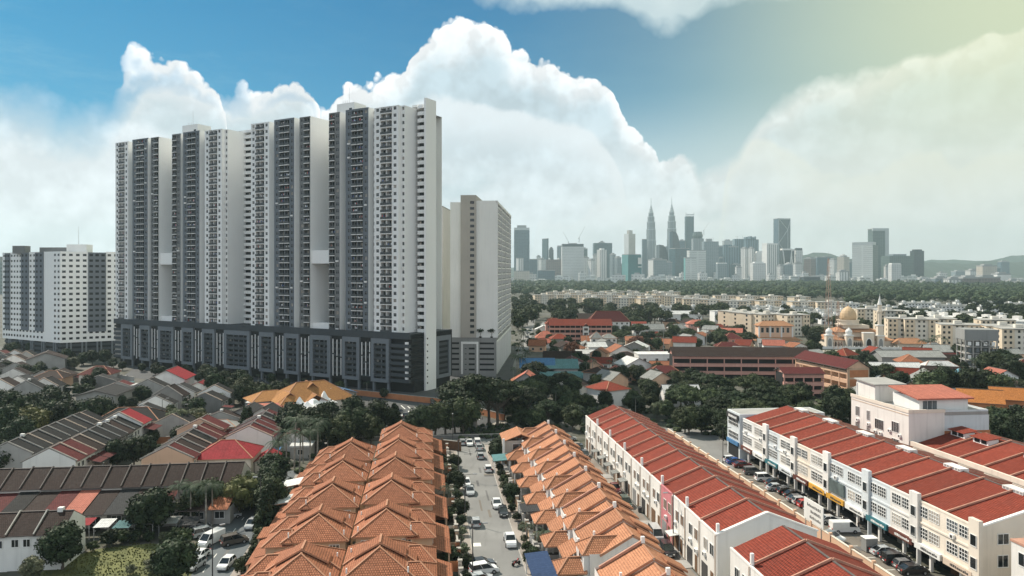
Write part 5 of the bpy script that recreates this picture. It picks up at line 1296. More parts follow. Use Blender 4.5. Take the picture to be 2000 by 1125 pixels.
def canopy(p, rz, w, d, m_, z):
    t = thing('yard_canopy', '', 'canopy', p, rz, 'small sheet canopies between the left terraces')
    MB().slab([(-w/2, -d/2, z-.35), (w/2, -d/2, z-.35), (w/2, d/2, z), (-w/2, d/2, z)], .08, m_, 'ridge_dark').obj('roof', t)
    for x in (-w/2+.15, w/2-.15): MB().box(x-.06, x+.06, -d/2+.1, -d/2+.22, 0, z-.4, 'metal_grey', 'd').obj('post', t)
    CN.append(t)
CM = ['white_sheet', 'grey_sheet', 'maroon_tile', 'scarlet_sheet', 'grey_sheet', 'salmon_sheet', 'blue_sheet', 'teal_sheet', 'slate_tile', 'brown_tile']
for k in range(15): canopy(W(-91+3.55*k, 135.6+rr.uniform(-1.2, .6)), RZ, rr.uniform(2.4, 3.4), rr.uniform(2.6, 4.2), CM[(k*7) % 10], rr.uniform(2.5, 3.0))
for v, ua, ub in ((-86.4, 177, 213), (-73.2, 170, 208), (-62.8, 170, 198), (-49.4, 186, 212), (-99, 178, 212), (-37, 186, 206)):
    u = ua
    while u < ub: canopy(W(v+rr.uniform(-.5, .5), u), RZ+R(rr.choice([90, -90])), rr.uniform(2.4, 3.8), rr.uniform(1.6, 2.6), rr.choice(CM), rr.uniform(2.6, 3.6)); u += rr.uniform(4.5, 8)
for k in range(70):
    v, u = rr.uniform(-205, -55), rr.uniform(212, 335)
    if u > 280.6+(-6.9-v)*.707-16: continue
    p = W(v, u)
    if clear(p, -2.0): canopy(p, RZ+R(rr.choice([0, 90, 180])), rr.uniform(2.6, 5), rr.uniform(2.4, 4), rr.choice(CM), rr.uniform(2.6, 3.4))
by_x(CN, '{} small sheet canopy from the left among the left terraces')
# brick boundary wall and other garden walls of the left quarter
def wall_run(label, a, b, h, mat, grp=None, piers=True):
    a = Vector(a); b = Vector(b); L_ = (b-a).length; t = thing('boundary_wall', label, 'wall', a, math.atan2(b.y-a.y, b.x-a.x), grp)
    MB().box(0, L_, -.1, .1, 0, h, mat, 'd').obj('panel', t); MB().box(0, L_, -.16, .16, h, h+.1, 'kerb_stone').obj('coping', t)
    if piers:
        for k in range(int(L_/5)+1): MB().box(k*5-.22 if k else 0, k*5+.22, -.22, .22, 0, h+.45, mat, 'd').obj('pier', t)
    return t
wall_run('orange brick wall with piers in front of the open grey pavilion', W(-73, 207), W(-34, 214), 1.8, 'brick_orange')
wall_run('cream wall below the white cottage', G(500, 842), G(575, 846), 2.0, 'cream_render')
wall_run('yellow cream garden wall around the crimson bungalow', W(-52, 167), W(-39, 167), 1.7, 'cream_render')
wall_run('orange block wall along the far edge of the dark car park', G(660, 768), G(862, 790), 2.0, 'brick_orange', piers=False)
wall_run('orange block wall curving round the far right of the dark car park', G(862, 790), G(985, 822), 2.0, 'brick_orange', piers=False)
wall_run('low pale wall before the podium of the grey and white tower', G(226, 742), G(262, 748), 2.4, 'concrete')
wall_run('timber fence behind the far end of the orange hipped houses', W(3.6, 193), W(8.5, 190), 2.4, 'timber')
t = thing('road_barrier', 'low concrete barrier along the far side of the cross road', 'barrier', W(-28, 205), RZ); MB().box(0, 66, -.2, .2, 0, .9, 'concrete_dark', 'd').obj('panel', t); MB().box(0, 66, -.26, .26, .9, 1.02, 'kerb_stone').obj('coping', t)
# ================================================================ the quarter behind the trees on the right
MS = [
 ('school_wing', 'shorter red roofed wing at the left end of the school', (1083, 660), 0, 12, 10, 9.6, 13.5, 'hip', 'red_tile', 'salmon_render', 3, 3),
 ('mansion_block', 'white block with a steep maroon brown roof behind the school', (1190, 652), 0, 30, 14, 9.0, 16.5, 'hip', 'maroon_tile', 'white_render', 8, 3),
 ('hall', 'low brown roofed hall behind the steep roofed white block', (1180, 636), 5, 46, 18, 6, 10, 'gx', 'brown_tile', 'tan_render', 5, 1),
 ('pavilion', 'salmon pyramid roofed pavilion with a small tower by the avenue', (1066, 674), 0, 12, 10, 4.5, 8.6, 'hip', 'salmon_sheet', 'peach_render', 3, 1),
 ('house', 'light grey pointed roof house in front of the school', (1166, 680), 0, 7, 7, 6.0, 9.6, 'hip', 'grey_sheet', 'white_render', 2, 2),
 ('house', 'light grey twin gabled house beside the pointed roof house', (1190, 680), 0, 9, 8, 6.0, 8.5, 'hip', 'grey_sheet', 'white_render', 3, 2),
 ('house', 'pale gabled house below the light grey pointed roof', (1146, 686), 0, 8, 8, 3.6, 5.6, 'gy', 'grey_sheet', 'white_render', 2, 1),
 ('shed', 'royal blue roofed shed beside the beige tower', (1050, 744), 0, 14, 12, 5.2, 9.0, 'gx', 'blue_sheet', 'concrete', 2, 1),
 ('shed', 'dark green grey roofed shed joined to the royal blue shed', (1098, 744), 0, 13, 12, 5.4, 8.6, 'gx', 'teal_sheet', 'concrete', 2, 1),
 ('shed', 'low pale teal lean-to in front of the royal blue shed', (1095, 752), 0, 18, 5, 2.8, 4.8, 'shed', 'teal_sheet', 'concrete', 3, 1),
 ('house', 'brown roofed house behind the royal blue shed', (1100, 716), 0, 18, 9, 3.6, 7, 'gx', 'brown_tile', 'concrete', 3, 1),
 ('house', 'orange gabled house with a cream front among the trees', (1212, 706), 10, 13, 11, 4.6, 8.2, 'gy', 'orange_tile', 'pale_render', 2, 1),
 ('house', 'white flank walled house with a pale sloping roof below the orange gabled house', (1240, 735), 20, 13, 10, 5.0, 8.0, 'gy', 'white_sheet', 'white_render', 1, 1),
 ('office', 'white flat roofed office at the left end of the long brown roof', (1282, 722), 2, 17, 11, 6.8, 7.3, 'flat', 'white_sheet', 'white_render', 3, 2),
 ('house', 'light blue grey roofed white house in the middle distance', (1268, 655), 0, 22, 10, 4.4, 8, 'gx', 'grey_sheet', 'white_render', 4, 1),
 ('house', 'small red hipped house standing alone among distant trees', (1364, 648), 0, 15, 10, 6.0, 9, 'hip', 'salmon_sheet', 'salmon_render', 3, 2),
 ('house', 'crimson two tier roofed house left of the amber pagoda hall', (1432, 682), 0, 10, 9, 6.4, 9.4, 'hip', 'maroon_tile', 'salmon_render', 3, 2),
 ('house', 'lower crimson roofed house in front of the two tier one', (1424, 688), 0, 13, 7, 3.4, 5.6, 'hip', 'maroon_tile', 'salmon_render', 3, 1),
 ('shed', 'long pale sheet roof among trees above the small red house', (1330, 626), 4, 40, 12, 6, 9, 'gx', 'white_sheet', 'white_render', 4, 1),
 ('office', 'white flat office left of the cream flats', (1420, 628), 4, 24, 14, 9, 9.6, 'flat', 'white_sheet', 'white_render', 4, 3),
 ('shed', 'long silver curved shed in front of the mosque yard', (1785, 722), -2, 29, 12, 6.0, 8.4, 'gx', 'grey_sheet', 'grey_render', 6, 1),
 ('house', 'white grey gabled house below the silver shed', (1757, 742), -4, 20, 10, 3.8, 7.0, 'gx', 'white_sheet', 'grey_render', 3, 1),
 ('house', 'white gabled house beside the unfinished tower', (1846, 742), -4, 17, 10, 4.0, 7.6, 'hip', 'white_sheet', 'pale_render', 3, 1),
 ('house', 'sage green grey gabled house behind the white office block', (1828, 776), -20, 14, 12, 4.8, 9.2, 'gy', 'grey_sheet', 'peach_render', 2, 1),
 ('house', 'brown roofed house beside the sky blue roof', (1858, 762), -20, 14, 12, 5, 8.5, 'gx', 'brown_tile', 'peach_render', 2, 1),
 ('house', 'sky blue roofed house near the right edge', (1893, 772), -30, 11, 12, 5.0, 8.6, 'gy', 'sky_sheet', 'pale_render', 2, 1),
 ('house', 'low sky blue lean-to left of the sage green gable', (1806, 768), -10, 8, 6, 3.8, 4.6, 'shed', 'sky_sheet', 'pale_render', 2, 1),
 ('house', 'steep bright orange roof right of the white office block', (1930, 812), -25, 12, 9, 4.2, 7.8, 'gx', 'bright_tile', 'brick_orange', 3, 1),
 ('house', 'bright orange roof cut by the right edge', (1990, 806), -25, 11, 9, 4.2, 7.6, 'gx', 'bright_tile', 'brick_orange', 3, 1),
 ('pavilion', 'red hipped gate pavilion before the long brown roofed school block', (1300, 746), -4, 13, 8, 3.8, 6.4, 'hip', 'maroon_tile', 'salmon_render', 3, 1),
 ('house', 'dark roofed house among trees left of the orange gabled house', (1150, 704), 0, 12, 10, 3.6, 5.2, 'gx', 'white_sheet', 'white_render', 2, 1),
]

for nm, lb, (px, py), rz, w, d, ze, zr, ty, rf, wl, nw, fl in MS:
    p = G(px, py)+Vector((0, d/2, 0))
    house(nm, lb, p, R(rz), w, d, ze, zr, ty, rf, wl, {'school': 'school', 'school_wing': 'school', 'office': 'office block', 'mansion_block': 'apartment block'}.get(nm, 'house'), nw, None, .6, None, fl)
# pavilion tower, school stair bay and white galleries
t = thing('stair_bay', 'white stair bay with a little red gable on the front of the school', 'stair tower', G(1144, 666)+Vector((0, -1.6, 0)), 0)
MB().box(-2, 2, 0, 2, 0, 9.6, 'white_render', 'd').obj('wall', t); r = MB(); gable(r, -2.4, 2.4, -.4, 3, 9.6, 11.6, 'red_tile'); r.obj('roof', t)
for k in range(3): win(t, -1.2, 1.2, 1+3*k, 2.6+3*k, 0)
def galleries(nm, label, p, rz, w, n, z0, dz, mat, cat='school', roof=None, d=12, ze=0, zr=0, wall='podium_deep', posts=9):
    t = thing(nm, label, cat, p, rz)
    MB().box(-w/2, w/2, 1.8, d, 0, ze, wall, 'dt').obj('wall', t)
    for k in range(n): MB().box(-w/2, w/2, 0, 1.8, z0+k*dz, z0+k*dz+1.3, mat).obj('gallery', t)
    for k in range(posts):
        x = -w/2+w*k/(posts-1); MB().box(x-.2, x+.2, -.05, .3, 0, ze, mat, 'd').obj('pillar', t)
    r = MB(); q = [(-w/2-.6, -.9, ze), (w/2+.6, -.9, ze), (w/2+.6, d/2, zr), (-w/2-.6, d/2, zr)]; r.slab(q, .2, roof, 'ridge_dark'); q = [(-w/2-.6, d/2, zr), (w/2+.6, d/2, zr), (w/2+.6, d+.9, ze), (-w/2-.6, d+.9, ze)]; r.slab(q, .2, roof, 'ridge_dark'); r.obj('roof', t)
    g_ = MB()
    for x, s in ((-w/2+.02, 1), (w/2-.02, -1)): g_.poly([(x, 0, ze), (x, d, ze), (x, d/2, zr-.2)], mat)
    g_.obj('gable', t)
    for k in range(4): take(Vector(p)+Vector((math.cos(rz)*w*(k-1.5)/4-math.sin(rz)*d/2, math.sin(rz)*w*(k-1.5)/4+math.cos(rz)*d/2, 0)), w/7)
    return t
galleries('school_block', 'three storey red roofed school with pink galleries beyond the avenue', G(1134, 666), 0, 41, 3, .9, 3.2, 'salmon_render', 'school', 'red_tile', 12, 10.2, 14.2, 'podium_deep', 13)
galleries('school_block', 'long brown roofed school block with three pink gallery bands', G(1448, 742), R(-3), 57, 3, 2.2, 3.3, 'salmon_render', 'school', 'brown_tile', 11, 10.2, 13.4)
galleries('school_block', 'short red roofed school block with pink gallery bands, nearest the camera', G(1570, 778), R(0), 14, 3, 1.6, 2.9, 'salmon_render', 'school', 'maroon_tile', 9, 9.0, 10.8, posts=5)
t = galleries('school_block', 'orange brick school block under a steep red roof, end on', Vector((119, 287, 0)), R(-80), 34, 3, 2.0, 3.2, 'peach_render', 'school', 'maroon_tile', 9, 10.6, 13.6, 'tan_render', posts=8)
# brick end panels of that block
t2_ = MB(); t2_.box(17.02, 17.3, .4, 8.8, .4, 10.4, 'tan_render', 'd')
for k in range(3): t2_.box(17.3, 17.36, .9, 8.3, .8+k*3.3, 3.4+k*3.3, 'brick_orange')
t2_.obj('brick_panel', t)
# pagoda hall
t = thing('pagoda_hall', 'two tier amber roofed hall left of the mosque', 'hall', G(1521, 676)+Vector((0, 9, 0)), R(-4)); take(G(1521, 676)+Vector((0, 9, 0)), 17)
MB().box(-13.5, 13.5, -8, 8, 0, 3.4, 'cream_render', 'd').obj('wall', t); r = MB(); hip(r, -15, 15, -9.5, 9.5, 3.4, 7.2, -8, 8, 'apricot_tile', 'x'); r.obj('lower_roof', t)

MB().box(-10, 10, -5, 5, 5, 12.2, 'peach_render', 'd').obj('upper_wall', t); r = MB(); hip(r, -11, 11, -6, 6, 12.2, 15, -6, 6, 'apricot_tile', 'x'); r.obj('upper_roof', t)
for k in range(6): win(t, -9+k*3.1, -7.4+k*3.1, 8, 11, -5, mull=0)
for x in (-10.1, -3.4, 3.4, 10.1): MB().box(x-.5, x+.5, -5.2, -4.6, 5, 12.2, 'white_render').obj('pilaster', t)
rr = random.Random(17); SH = {}
RC = [('red_tile', 'red roofed'), ('maroon_tile', 'dark red roofed'), ('grey_sheet', 'grey roofed'), ('white_sheet', 'white roofed'), ('orange_tile', 'orange roofed'), ('brown_tile', 'brown roofed'), ('grey_sheet', 'grey roofed'), ('salmon_sheet', 'salmon roofed')]
take((-5, 0), 1)
take(G(1694, 690)+Vector((0, 12, 0)), 26)
for x0, x1, y0, y1, n in ((1005, 1320, 676, 770, 26), (1050, 1440, 640, 690, 24), (1560, 1720, 700, 770, 8), (1690, 2010, 700, 800, 22), (1130, 1330, 745, 790, 3), (1440, 1560, 680, 700, 5)):
    made = 0
    for _ in range(n*30):
        if made >= n: break
        p = G(rr.uniform(x0, x1), rr.uniform(y0, y1))
        if not clear(p, 4.5): continue
        m_, nm_ = rr.choice(RC); w_ = rr.uniform(8, 13); d_ = rr.uniform(7, 11); ze = rr.choice([3.2, 3.6, 5.6]); ty = rr.choice(['gx', 'gy', 'hip', 'gx'])
        house('small_house', 'x', p, R(rr.uniform(-35, 35)), w_, d_, ze, ze+rr.uniform(2, 3.2), ty, m_, rr.choice(['white_render', 'pale_render', 'peach_render', 'concrete']), 'house', 2, None, .6, 'small houses among the trees at the right')
        SH.setdefault(nm_, []).append([o for o in COL.objects if o.name.startswith('small_house')][-1]); made += 1
sh_all = [o for o in COL.objects if o.name.startswith('small_house')]
for nm_ in set(n for _, n in RC):
    oo = []
    for o in sh_all:
        r_ = [c for c in o.children if c.name.startswith('roof')][0]
        if dict((M[a].name, b) for a, b in RC)[r_.data.materials[0].name] == nm_: oo.append(o)
    by_x(oo, '{} small '+nm_+' house from the left among the trees right of the towers')
# ================================================================ the mosque
MP = G(1685, 680)+Vector((0, 2, 0)); t = thing('mosque', 'cream mosque with a golden dome, twin turrets and a slim minaret', 'mosque', MP, R(-5)); take(MP+Vector((0, 14, 0)), 24); take(MP+Vector((-16, 12, 0)), 14); take(MP+Vector((18, 12, 0)), 14)
MB().box(-25, 25, 2, 34, 0, 6.0, 'mosque_wall', 'd').obj('wall', t)
r = MB(); hip(r, -27, 27, .6, 36, 6.0, 10.5, -16, 16, 'apricot_tile', 'x'); r.obj('lower_roof', t)
MB().box(-15, 15, 7, 29, 8, 12.2, 'mosque_wall', 'd').obj('upper_wall', t); r = MB(); hip(r, -17.5, 17.5, 5, 31, 12.0, 16.2, -9, 9, 'apricot_tile', 'x'); r.obj('upper_roof', t)
m_ = MB(); m_.box(-10, 10, 10, 26, 14.5, 17.2, 'mosque_wall', 'd'); m_.lathe([(10.2, 17.2), (10.2, 17.8), (8.2, 17.8), (8.2, 20.5), (9.0, 20.6), (9.0, 21.2), (7.0, 21.2)], 'mosque_wall', 12, (-4, 17)); m_.obj('drum', t)
MB().lathe([(5.9, 21.1), (6.4, 22.6), (6.45, 24.3), (6.0, 26.6), (5.0, 28.6), (3.6, 30.2), (1.9, 31.4), (.45, 32.2), (.15, 32.9), (.12, 34.4)], 'gold', 16, (-4, 17)).obj('dome', t)
def arch(mb, xc, w, z0, h, y, m, n=8):            # pointed arch panel facing -y
    pts = [(xc-w/2, y, z0), (xc+w/2, y, z0), (xc+w/2, y, z0+h*.55)]
    for k in range(1, n): a = k/n; pts.append((xc+w/2*(1-a**1.6), y, z0+h*(.55+.45*math.sin(a*math.pi/2))))
    pts.append((xc, y, z0+h))
    for k in range(n-1, 0, -1): a = k/n; pts.append((xc-w/2*(1-a**1.6), y, z0+h*(.55+.45*math.sin(a*math.pi/2))))
    pts.append((xc-w/2, y, z0+h*.55))
    mb.poly(pts, m)
m_ = MB(); m_.box(1.2, 9.2, -2.2, 2.5, 0, 11.6, 'mosque_wall', 'd'); m_.box(1.0, 9.4, -2.4, 2.5, 11.6, 12.3, 'white_render'); po = m_.obj('portal', t)
a_ = MB(); arch(a_, 5.2, 4.8, 0, 8, -2.26, 'white_render'); arch(a_, 5.2, 3.8, 0, 7.3, -2.3, 'podium_deep'); a_.obj('arch', po)
for nm2, x, mina in (('turret', -9.2, False), ('minaret', 14.4, True), ('turret', -24.5, False)):
    m_ = MB(); m_.box(x-2.7, x+2.7, -1.8, 3.4, 0, 9.4, 'mosque_wall', 'd'); m_.box(x-3.1, x+3.1, -2.2, 3.8, 9.4, 10.2, 'white_render')
    if mina:
        m_.box(x-2.1, x+2.1, -1.2, 2.8, 10.2, 17.6, 'mosque_wall', 'd'); m_.box(x-2.7, x+2.7, -1.8, 3.4, 17.6, 18.4, 'white_render')
        m_.lathe([(1.45, 18.4), (1.35, 27.5), (2.3, 28.2), (2.3, 29.4), (1.5, 29.4), (1.4, 33.4), (1.9, 33.8), (1.9, 34.2)], 'mosque_wall', 10, (x, .8))
    po = m_.obj(nm2, t)
    if mina: MB().lathe([(1.8, 34.2), (.9, 37.5), (.15, 41.2), (.08, 43)], 'white_render', 10, (x, .8)).obj('spire', po)
    else: MB().lathe([(2.4, 10.2), (2.4, 11.4), (2.7, 12.2), (2.5, 13.4), (1.6, 14.6), (.5, 15.3), (.1, 16.6)], 'white_render', 12, (x, .8)).obj('small_dome', po)
    a_ = MB(); arch(a_, x, 3.6, 1.2, 7, -1.86, 'white_render'); arch(a_, x, 2.9, 1.2, 6.4, -1.9, 'grey_render'); a_.obj('arch', po)
for k in range(5): a_ = MB(); arch(a_, -4.6+k*1.5, 1.2, 0, 4.6, 1.95, 'podium_deep'); a_.obj('arch', t)
for k in range(4): a_ = MB(); arch(a_, -21+k*2.2, 1.7, 0, 4.6, 1.95, 'podium_deep'); a_.obj('arch', t)
a_ = MB(); a_.box(-32, 26, -9, -8.8, 0, 1.5, 'white_render', 'd')
for k in range(24): a_.box(-32+k*2.5-.2, -32+k*2.5+.2, -9.1, -8.7, 0, 2.0, 'white_render', 'd')
t.scale = (.76, .76, .76)
fz_ = thing('mosque_fence', 'long white wall with posts in front of the mosque', 'wall', MP, R(-5)); a_.obj('panel', fz_)
t = thing('gatehouse', 'apricot roofed gatehouse right of the mosque', 'house', G(1783, 682)+Vector((0, 5, 0)), R(-5)); take(G(1783, 682)+Vector((0, 5, 0)), 9)
MB().box(-8, 8, -4, 4, 0, 3.2, 'mosque_wall', 'd').obj('wall', t); r = MB(); hip(r, -9.5, 9.5, -5.2, 5.2, 3.2, 6.2, -5, 5, 'apricot_tile', 'x'); r.obj('roof', t)
# ================================================================ flats
plain('flat_cream', (0.68, 0.57, 0.43), 0.8, 0.08, 0.2, streak=0.2, objvar=.08); plain('flat_white', (0.70, 0.66, 0.58), 0.8, 0.06, 0.2, streak=.2, objvar=.06)
def flat_block(var):
    w, h = (20, 15.2); t = thing('flat_block', '', 'flats', (0, 0, 0), 0, 'cream flats around the mosque')
    m_ = MB(); m_.box(-w/2, -w/2+6, 0, 11, 0, h, 'flat_cream', 'd'); m_.box(-w/2+6, w/2-6, 1.0, 11, 0, h-.5, 'flat_white', 'd'); m_.box(w/2-6, w/2, 0, 11, 0, h, 'flat_cream', 'd'); m_.obj('wall', t)
    r = MB(); r.slab([(-w/2-.3, -.3, h+.1), (w/2+.3, -.3, h+.1), (w/2+.3, 11.3, h+.5), (-w/2-.3, 11.3, h+.5)], .3, 'concrete'); r.box(-2, 2, 4, 7, h+.3, h+2.2, 'flat_white', 'd'); r.obj('roof', t)
    for k in range(5):
        for x, y in ((-w/2+1.6, 0), (-w/2+4.2, 0), (-1.4, 1.0), (1.4, 1.0), (w/2-4.2, 0), (w/2-1.6, 0)):
            MB().box(x-.6, x+.6, y-.05, y-.01, 1+k*3, 2.4+k*3, 'window_glass').obj('window', t)
        MB().box(-w/2-.05, -w/2-.01, 3.5, 5, 1+k*3, 2.4+k*3, 'window_glass').obj('window', t)
    return t
fb_ = flat_block(0); FL_ = []
near_flats = [(1441, 646, 30), (1463, 650, 30), (1486, 653, 30), (1508, 655, 24), (1560, 657, 20), (1767, 668, -15), (1801, 670, -15), (1836, 668, -15), (1876, 686, -15), (1966, 690, -12), (1998, 698, -12), (1700, 640, -10), (1740, 645, -12), (1950, 672, -10)]
for i, (px, py, rz) in enumerate(near_flats):
    o = fb_ if i == 0 else dup(fb_); o.location = G(px, py); o.rotation_euler = (0, 0, R(rz)); FL_.append(o); take(G(px, py)+Vector((0, 5, 0)), 12)
by_x(FL_, '{} five storey cream flat block from the left around the mosque')
# far flats: small in the picture
ff = MB(); ff.box(-14, 14, 0, 12, 0, 13, 'flat_cream', 'd'); ff.box(-5, 5, -.6, 0, 0, 13, 'flat_white', 'bd'); ff.box(-14.4, 14.4, -.8, 12.4, 13, 13.6, 'concrete'); ff.box(-3, 3, 4, 8, 13.6, 15.6, 'flat_white', 'd')
for k in range(4):
    for q in range(8): ff.box(-13+q*3.5, -11.4+q*3.5, -.05 if abs(-12+q*3.5) > 5.5 else -.66, 0 if abs(-12+q*3.5) > 5.5 else -.6, 1.2+k*3.1, 2.7+k*3.1, 'window_grey')
fo_ = tag(ff.obj('flat_block'), '', 'flats', 'distant cream flats before the forest'); FL_ = []; rr = random.Random(5)
for r_, (pa, pb, ya, yb, n) in enumerate(((1052, 1325, 594, 598, 13), (1070, 1330, 587, 591, 11), (1100, 1320, 583, 586, 8), (1330, 1440, 603, 612, 6), (1300, 1600, 595, 600, 12), (1350, 1640, 606, 615, 10), (1150, 1310, 601, 606, 6))):
    for k in range(n):
        f_ = (k+.5+rr.uniform(-.2, .2))/n; p = G(pa+(pb-pa)*f_, ya+(yb-ya)*f_+rr.uniform(-.6, .6))
        if not clear(p, 9): continue
        o = fo_ if not FL_ else dup(fo_); o.location = p; o.rotation_euler = (0, 0, R(rr.uniform(-25, 25))); FL_.append(o); take(p, 15)
by_x(FL_, '{} distant cream flat block from the left before the forest')
# white terraces behind and right of the mosque
wt = MB(); wt.box(-24, 24, 0, 9, 0, 6.6, 'white_render', 'd'); wt.slab([(-24.5, -.6, 6.4), (24.5, -.6, 6.4), (24.5, 4.5, 8.2), (-24.5, 4.5, 8.2)], .2, 'grey_sheet'); wt.slab([(-24.5, 4.5, 8.2), (24.5, 4.5, 8.2), (24.5, 9.6, 6.4), (-24.5, 9.6, 6.4)], .2, 'grey_sheet')
for q in range(12):
    wt.box(-23.4+q*4, -21.4+q*4, -.05, 0, 3.8, 5.2, 'window_glass'); wt.box(-23.0+q*4, -20.6+q*4, -.05, 0, .4, 2.6, 'window_grey')
    if q % 3 == 0: wt.box(-22+q*4, -19+q*4, 2, 5, 7, 9.4, 'white_render', 'd')
wo_ = tag(wt.obj('white_terrace'), '', 'terrace row', 'white terraces behind the mosque'); WT = []
for px, py, rz in ((1330, 612, 8), (1420, 606, 6), (1475, 612, 4), (1500, 620, 4), (1545, 614, 0), (1570, 624, 0), (1600, 630, -3), (1640, 620, -4), (1660, 634, -4), (1700, 622, -8), (1730, 612, -10), (1790, 616, -10), (1830, 626, -12), (1890, 624, -12), (1930, 634, -14), (1980, 632, -14), (1870, 608, -8), (1960, 612, -8), (1990, 604, -6), (1905, 600, -4), (1800, 602, 0), (1640, 604, 0), (1560, 602, 0), (1480, 600, 2)):
    p = G(px, py)
    o = wo_ if not WT else dup(wo_); o.location = p; o.rotation_euler = (0, 0, R(rz)); WT.append(o); take(p, 16)
by_x(WT, '{} white terrace row from the left in the flat land before the forest')
# the long white arcade
pa, pb = Vector((311, 646, 0)), Vector((388, 505, 0)); L_ = (pb-pa).length; t = thing('arcade_building', 'long low white building with a row of round arches right of the mosque', 'shop row', pa, math.atan2(pb.y-pa.y, pb.x-pa.x))
MB().box(0, L_, 0, 14, 0, 9.4, 'white_render', 'd').obj('wall', t); MB().box(-.4, L_+.4, -.5, 14.4, 9.4, 10.4, 'frame_white').obj('parapet', t)
for k in range(36):
    a_ = MB(); x = 2.2+k*4.3; a_.poly([(x-1.2, -.06, 5.2), (x+1.2, -.06, 5.2)]+[(x+1.2*math.cos(q*math.pi/8), -.06, 6.4+1.2*math.sin(q*math.pi/8)) for q in range(9)], 'window_glass'); a_.box(x-1.5, x+1.5, -.05, -.01, .3, 3.6, 'concrete_dark'); a_.obj('arched_window', t)
for k in range(14): MB().box(4+k*11, 8.5+k*11, 4, 9, 10.4, 13.2, 'pale_render', 'd').obj('roof_room', t)
for k in range(8): take(pa+(pb-pa)*(k+.5)/8+Vector((6, 4, 0)), 14)
# unfinished concrete tower
UP = G(1917, 730); t = thing('unfinished_tower', 'grey concrete frame tower with open floors and a solid top near the right edge', 'unfinished building', UP, R(-14)); take(UP, 12)
for k in range(5): MB().box(-6.6, 6.6, 0, 12, k*3.0+2.75, k*3.0+3.05, 'concrete').obj('floor_slab', t)
for x in (-6.3, -3.2, 0, 3.2, 6.3):
    for y in (.3, 6, 11.7): MB().box(x-.25, x+.25, y-.25, y+.25, 0, 14.9, 'concrete', 'd').obj('column', t)
m_ = MB(); m_.box(-4, 5, 4, 9, 0, 14.8, 'concrete_dark', 'd'); m_.obj('core', t)
m_ = MB(); m_.box(-6.8, 6.8, -.1, 12.1, 15.05, 19.8, 'grey_render'); m_.obj('tank_house', t)
m_ = MB(); m_.bar((-1, -.15, 15), (5, -.15, 11.5), .5, .5, 'concrete'); m_.obj('brace', t)
for k in range(5):
    for x in (-4.8, -1.6, 1.6, 4.8): MB().box(x-.7, x+.7, -.02, .1, k*3+.6, k*3+2.3, 'window_grey' if k % 2 else 'frame_white').obj('panel', t)
# lattice masts
def mast(label, p, h, b):
    t = thing('lattice_mast', label, 'mast', p, R(20)); n = 12
    def cn(k): s = b*(1-.85*k/n)/2; z = h*k/n; return [Vector((-s, -s, z)), Vector((s, -s, z)), Vector((s, s, z)), Vector((-s, s, z))]
    m_ = MB()
    for k in range(n):
        a, c = cn(k), cn(k+1)
        for j in range(4):
            m_.tube(a[j], c[j], .09, .08, 'mast_red', 4, False); m_.tube(a[j], c[(j+1) % 4], .045, .045, 'mast_red', 4, False); m_.tube(c[j], c[(j+1) % 4], .04, .04, 'mast_red', 4, False)
    m_.obj('frame', t)
    for z in (.82, .9): MB().tube((.6, -.6, h*z), (.9, -1.0, h*z), .7, .7, 'frame_white', 10).obj('dish', t)
    MB().tube((0, 0, h), (0, 0, h+4), .06, .03, 'metal_grey', 5).obj('aerial', t); take(p, 5)
mast('nearer red lattice mast in front of the mosque', G(1637, 697), 30, 3.6)
mast('taller thin lattice mast left of the mosque dome', G(1618, 676), 54, 4.0)
# ================================================================ the far city
panes('cw_teal', (0.035, 0.09, 0.11), (0.014, 0.045, 0.06), 9, 8, .9)
panes('cw_blue', (0.07, 0.12, 0.155), (0.03, 0.06, 0.085), 8, 7, 1.2)
panes('cw_dark', (0.045, 0.06, 0.07), (0.022, 0.03, 0.036), 10, 8, .8)
panes('cw_green', (0.10, 0.14, 0.13), (0.035, 0.055, 0.05), 9, 7, 1.4)
panes('grid_white', (0.58, 0.59, 0.58), (0.17, 0.19, 0.20), 9, 7, 2.4)
panes('grid_beige', (0.50, 0.46, 0.40), (0.20, 0.19, 0.18), 9, 7, 2.6)
panes('grid_grey', (0.20, 0.25, 0.275), (0.055, 0.08, 0.095), 9, 7, 2.2)
panes('grid_brown', (0.20, 0.16, 0.15), (0.09, 0.08, 0.085), 9, 8, 2.0)
panes('band_white', (0.60, 0.62, 0.60), (0.12, 0.15, 0.15), 60, 8, 3.4)
panes('fin_white', (0.68, 0.68, 0.66), (0.26, 0.28, 0.29), 11, 300, 3.4)
panes('fin_grey', (0.13, 0.21, 0.25), (0.03, 0.062, 0.085), 13, 300, 3.6)
panes('fin_steel', (0.27, 0.30, 0.31), (0.11, 0.14, 0.155), 9, 300, 3.0)
plain('netting', (0.035, 0.15, 0.16), 0.9, 0.12, 0.03); plain('netting_pale', (0.10, 0.27, 0.27), 0.9, 0.1, 0.03)
plain('steel_pale', (0.42, 0.45, 0.45), 0.4, 0.06, 0.05, metal=0.2)
plain('city_white', (0.70, 0.70, 0.68), 0.8, 0.06, 0.02); plain('city_grey', (0.3, 0.31, 0.31), 0.8, 0.08, 0.02)
MPX = lambda Z: Z/F
def zz(y, Z): return H+(HOR-y)*Z/F
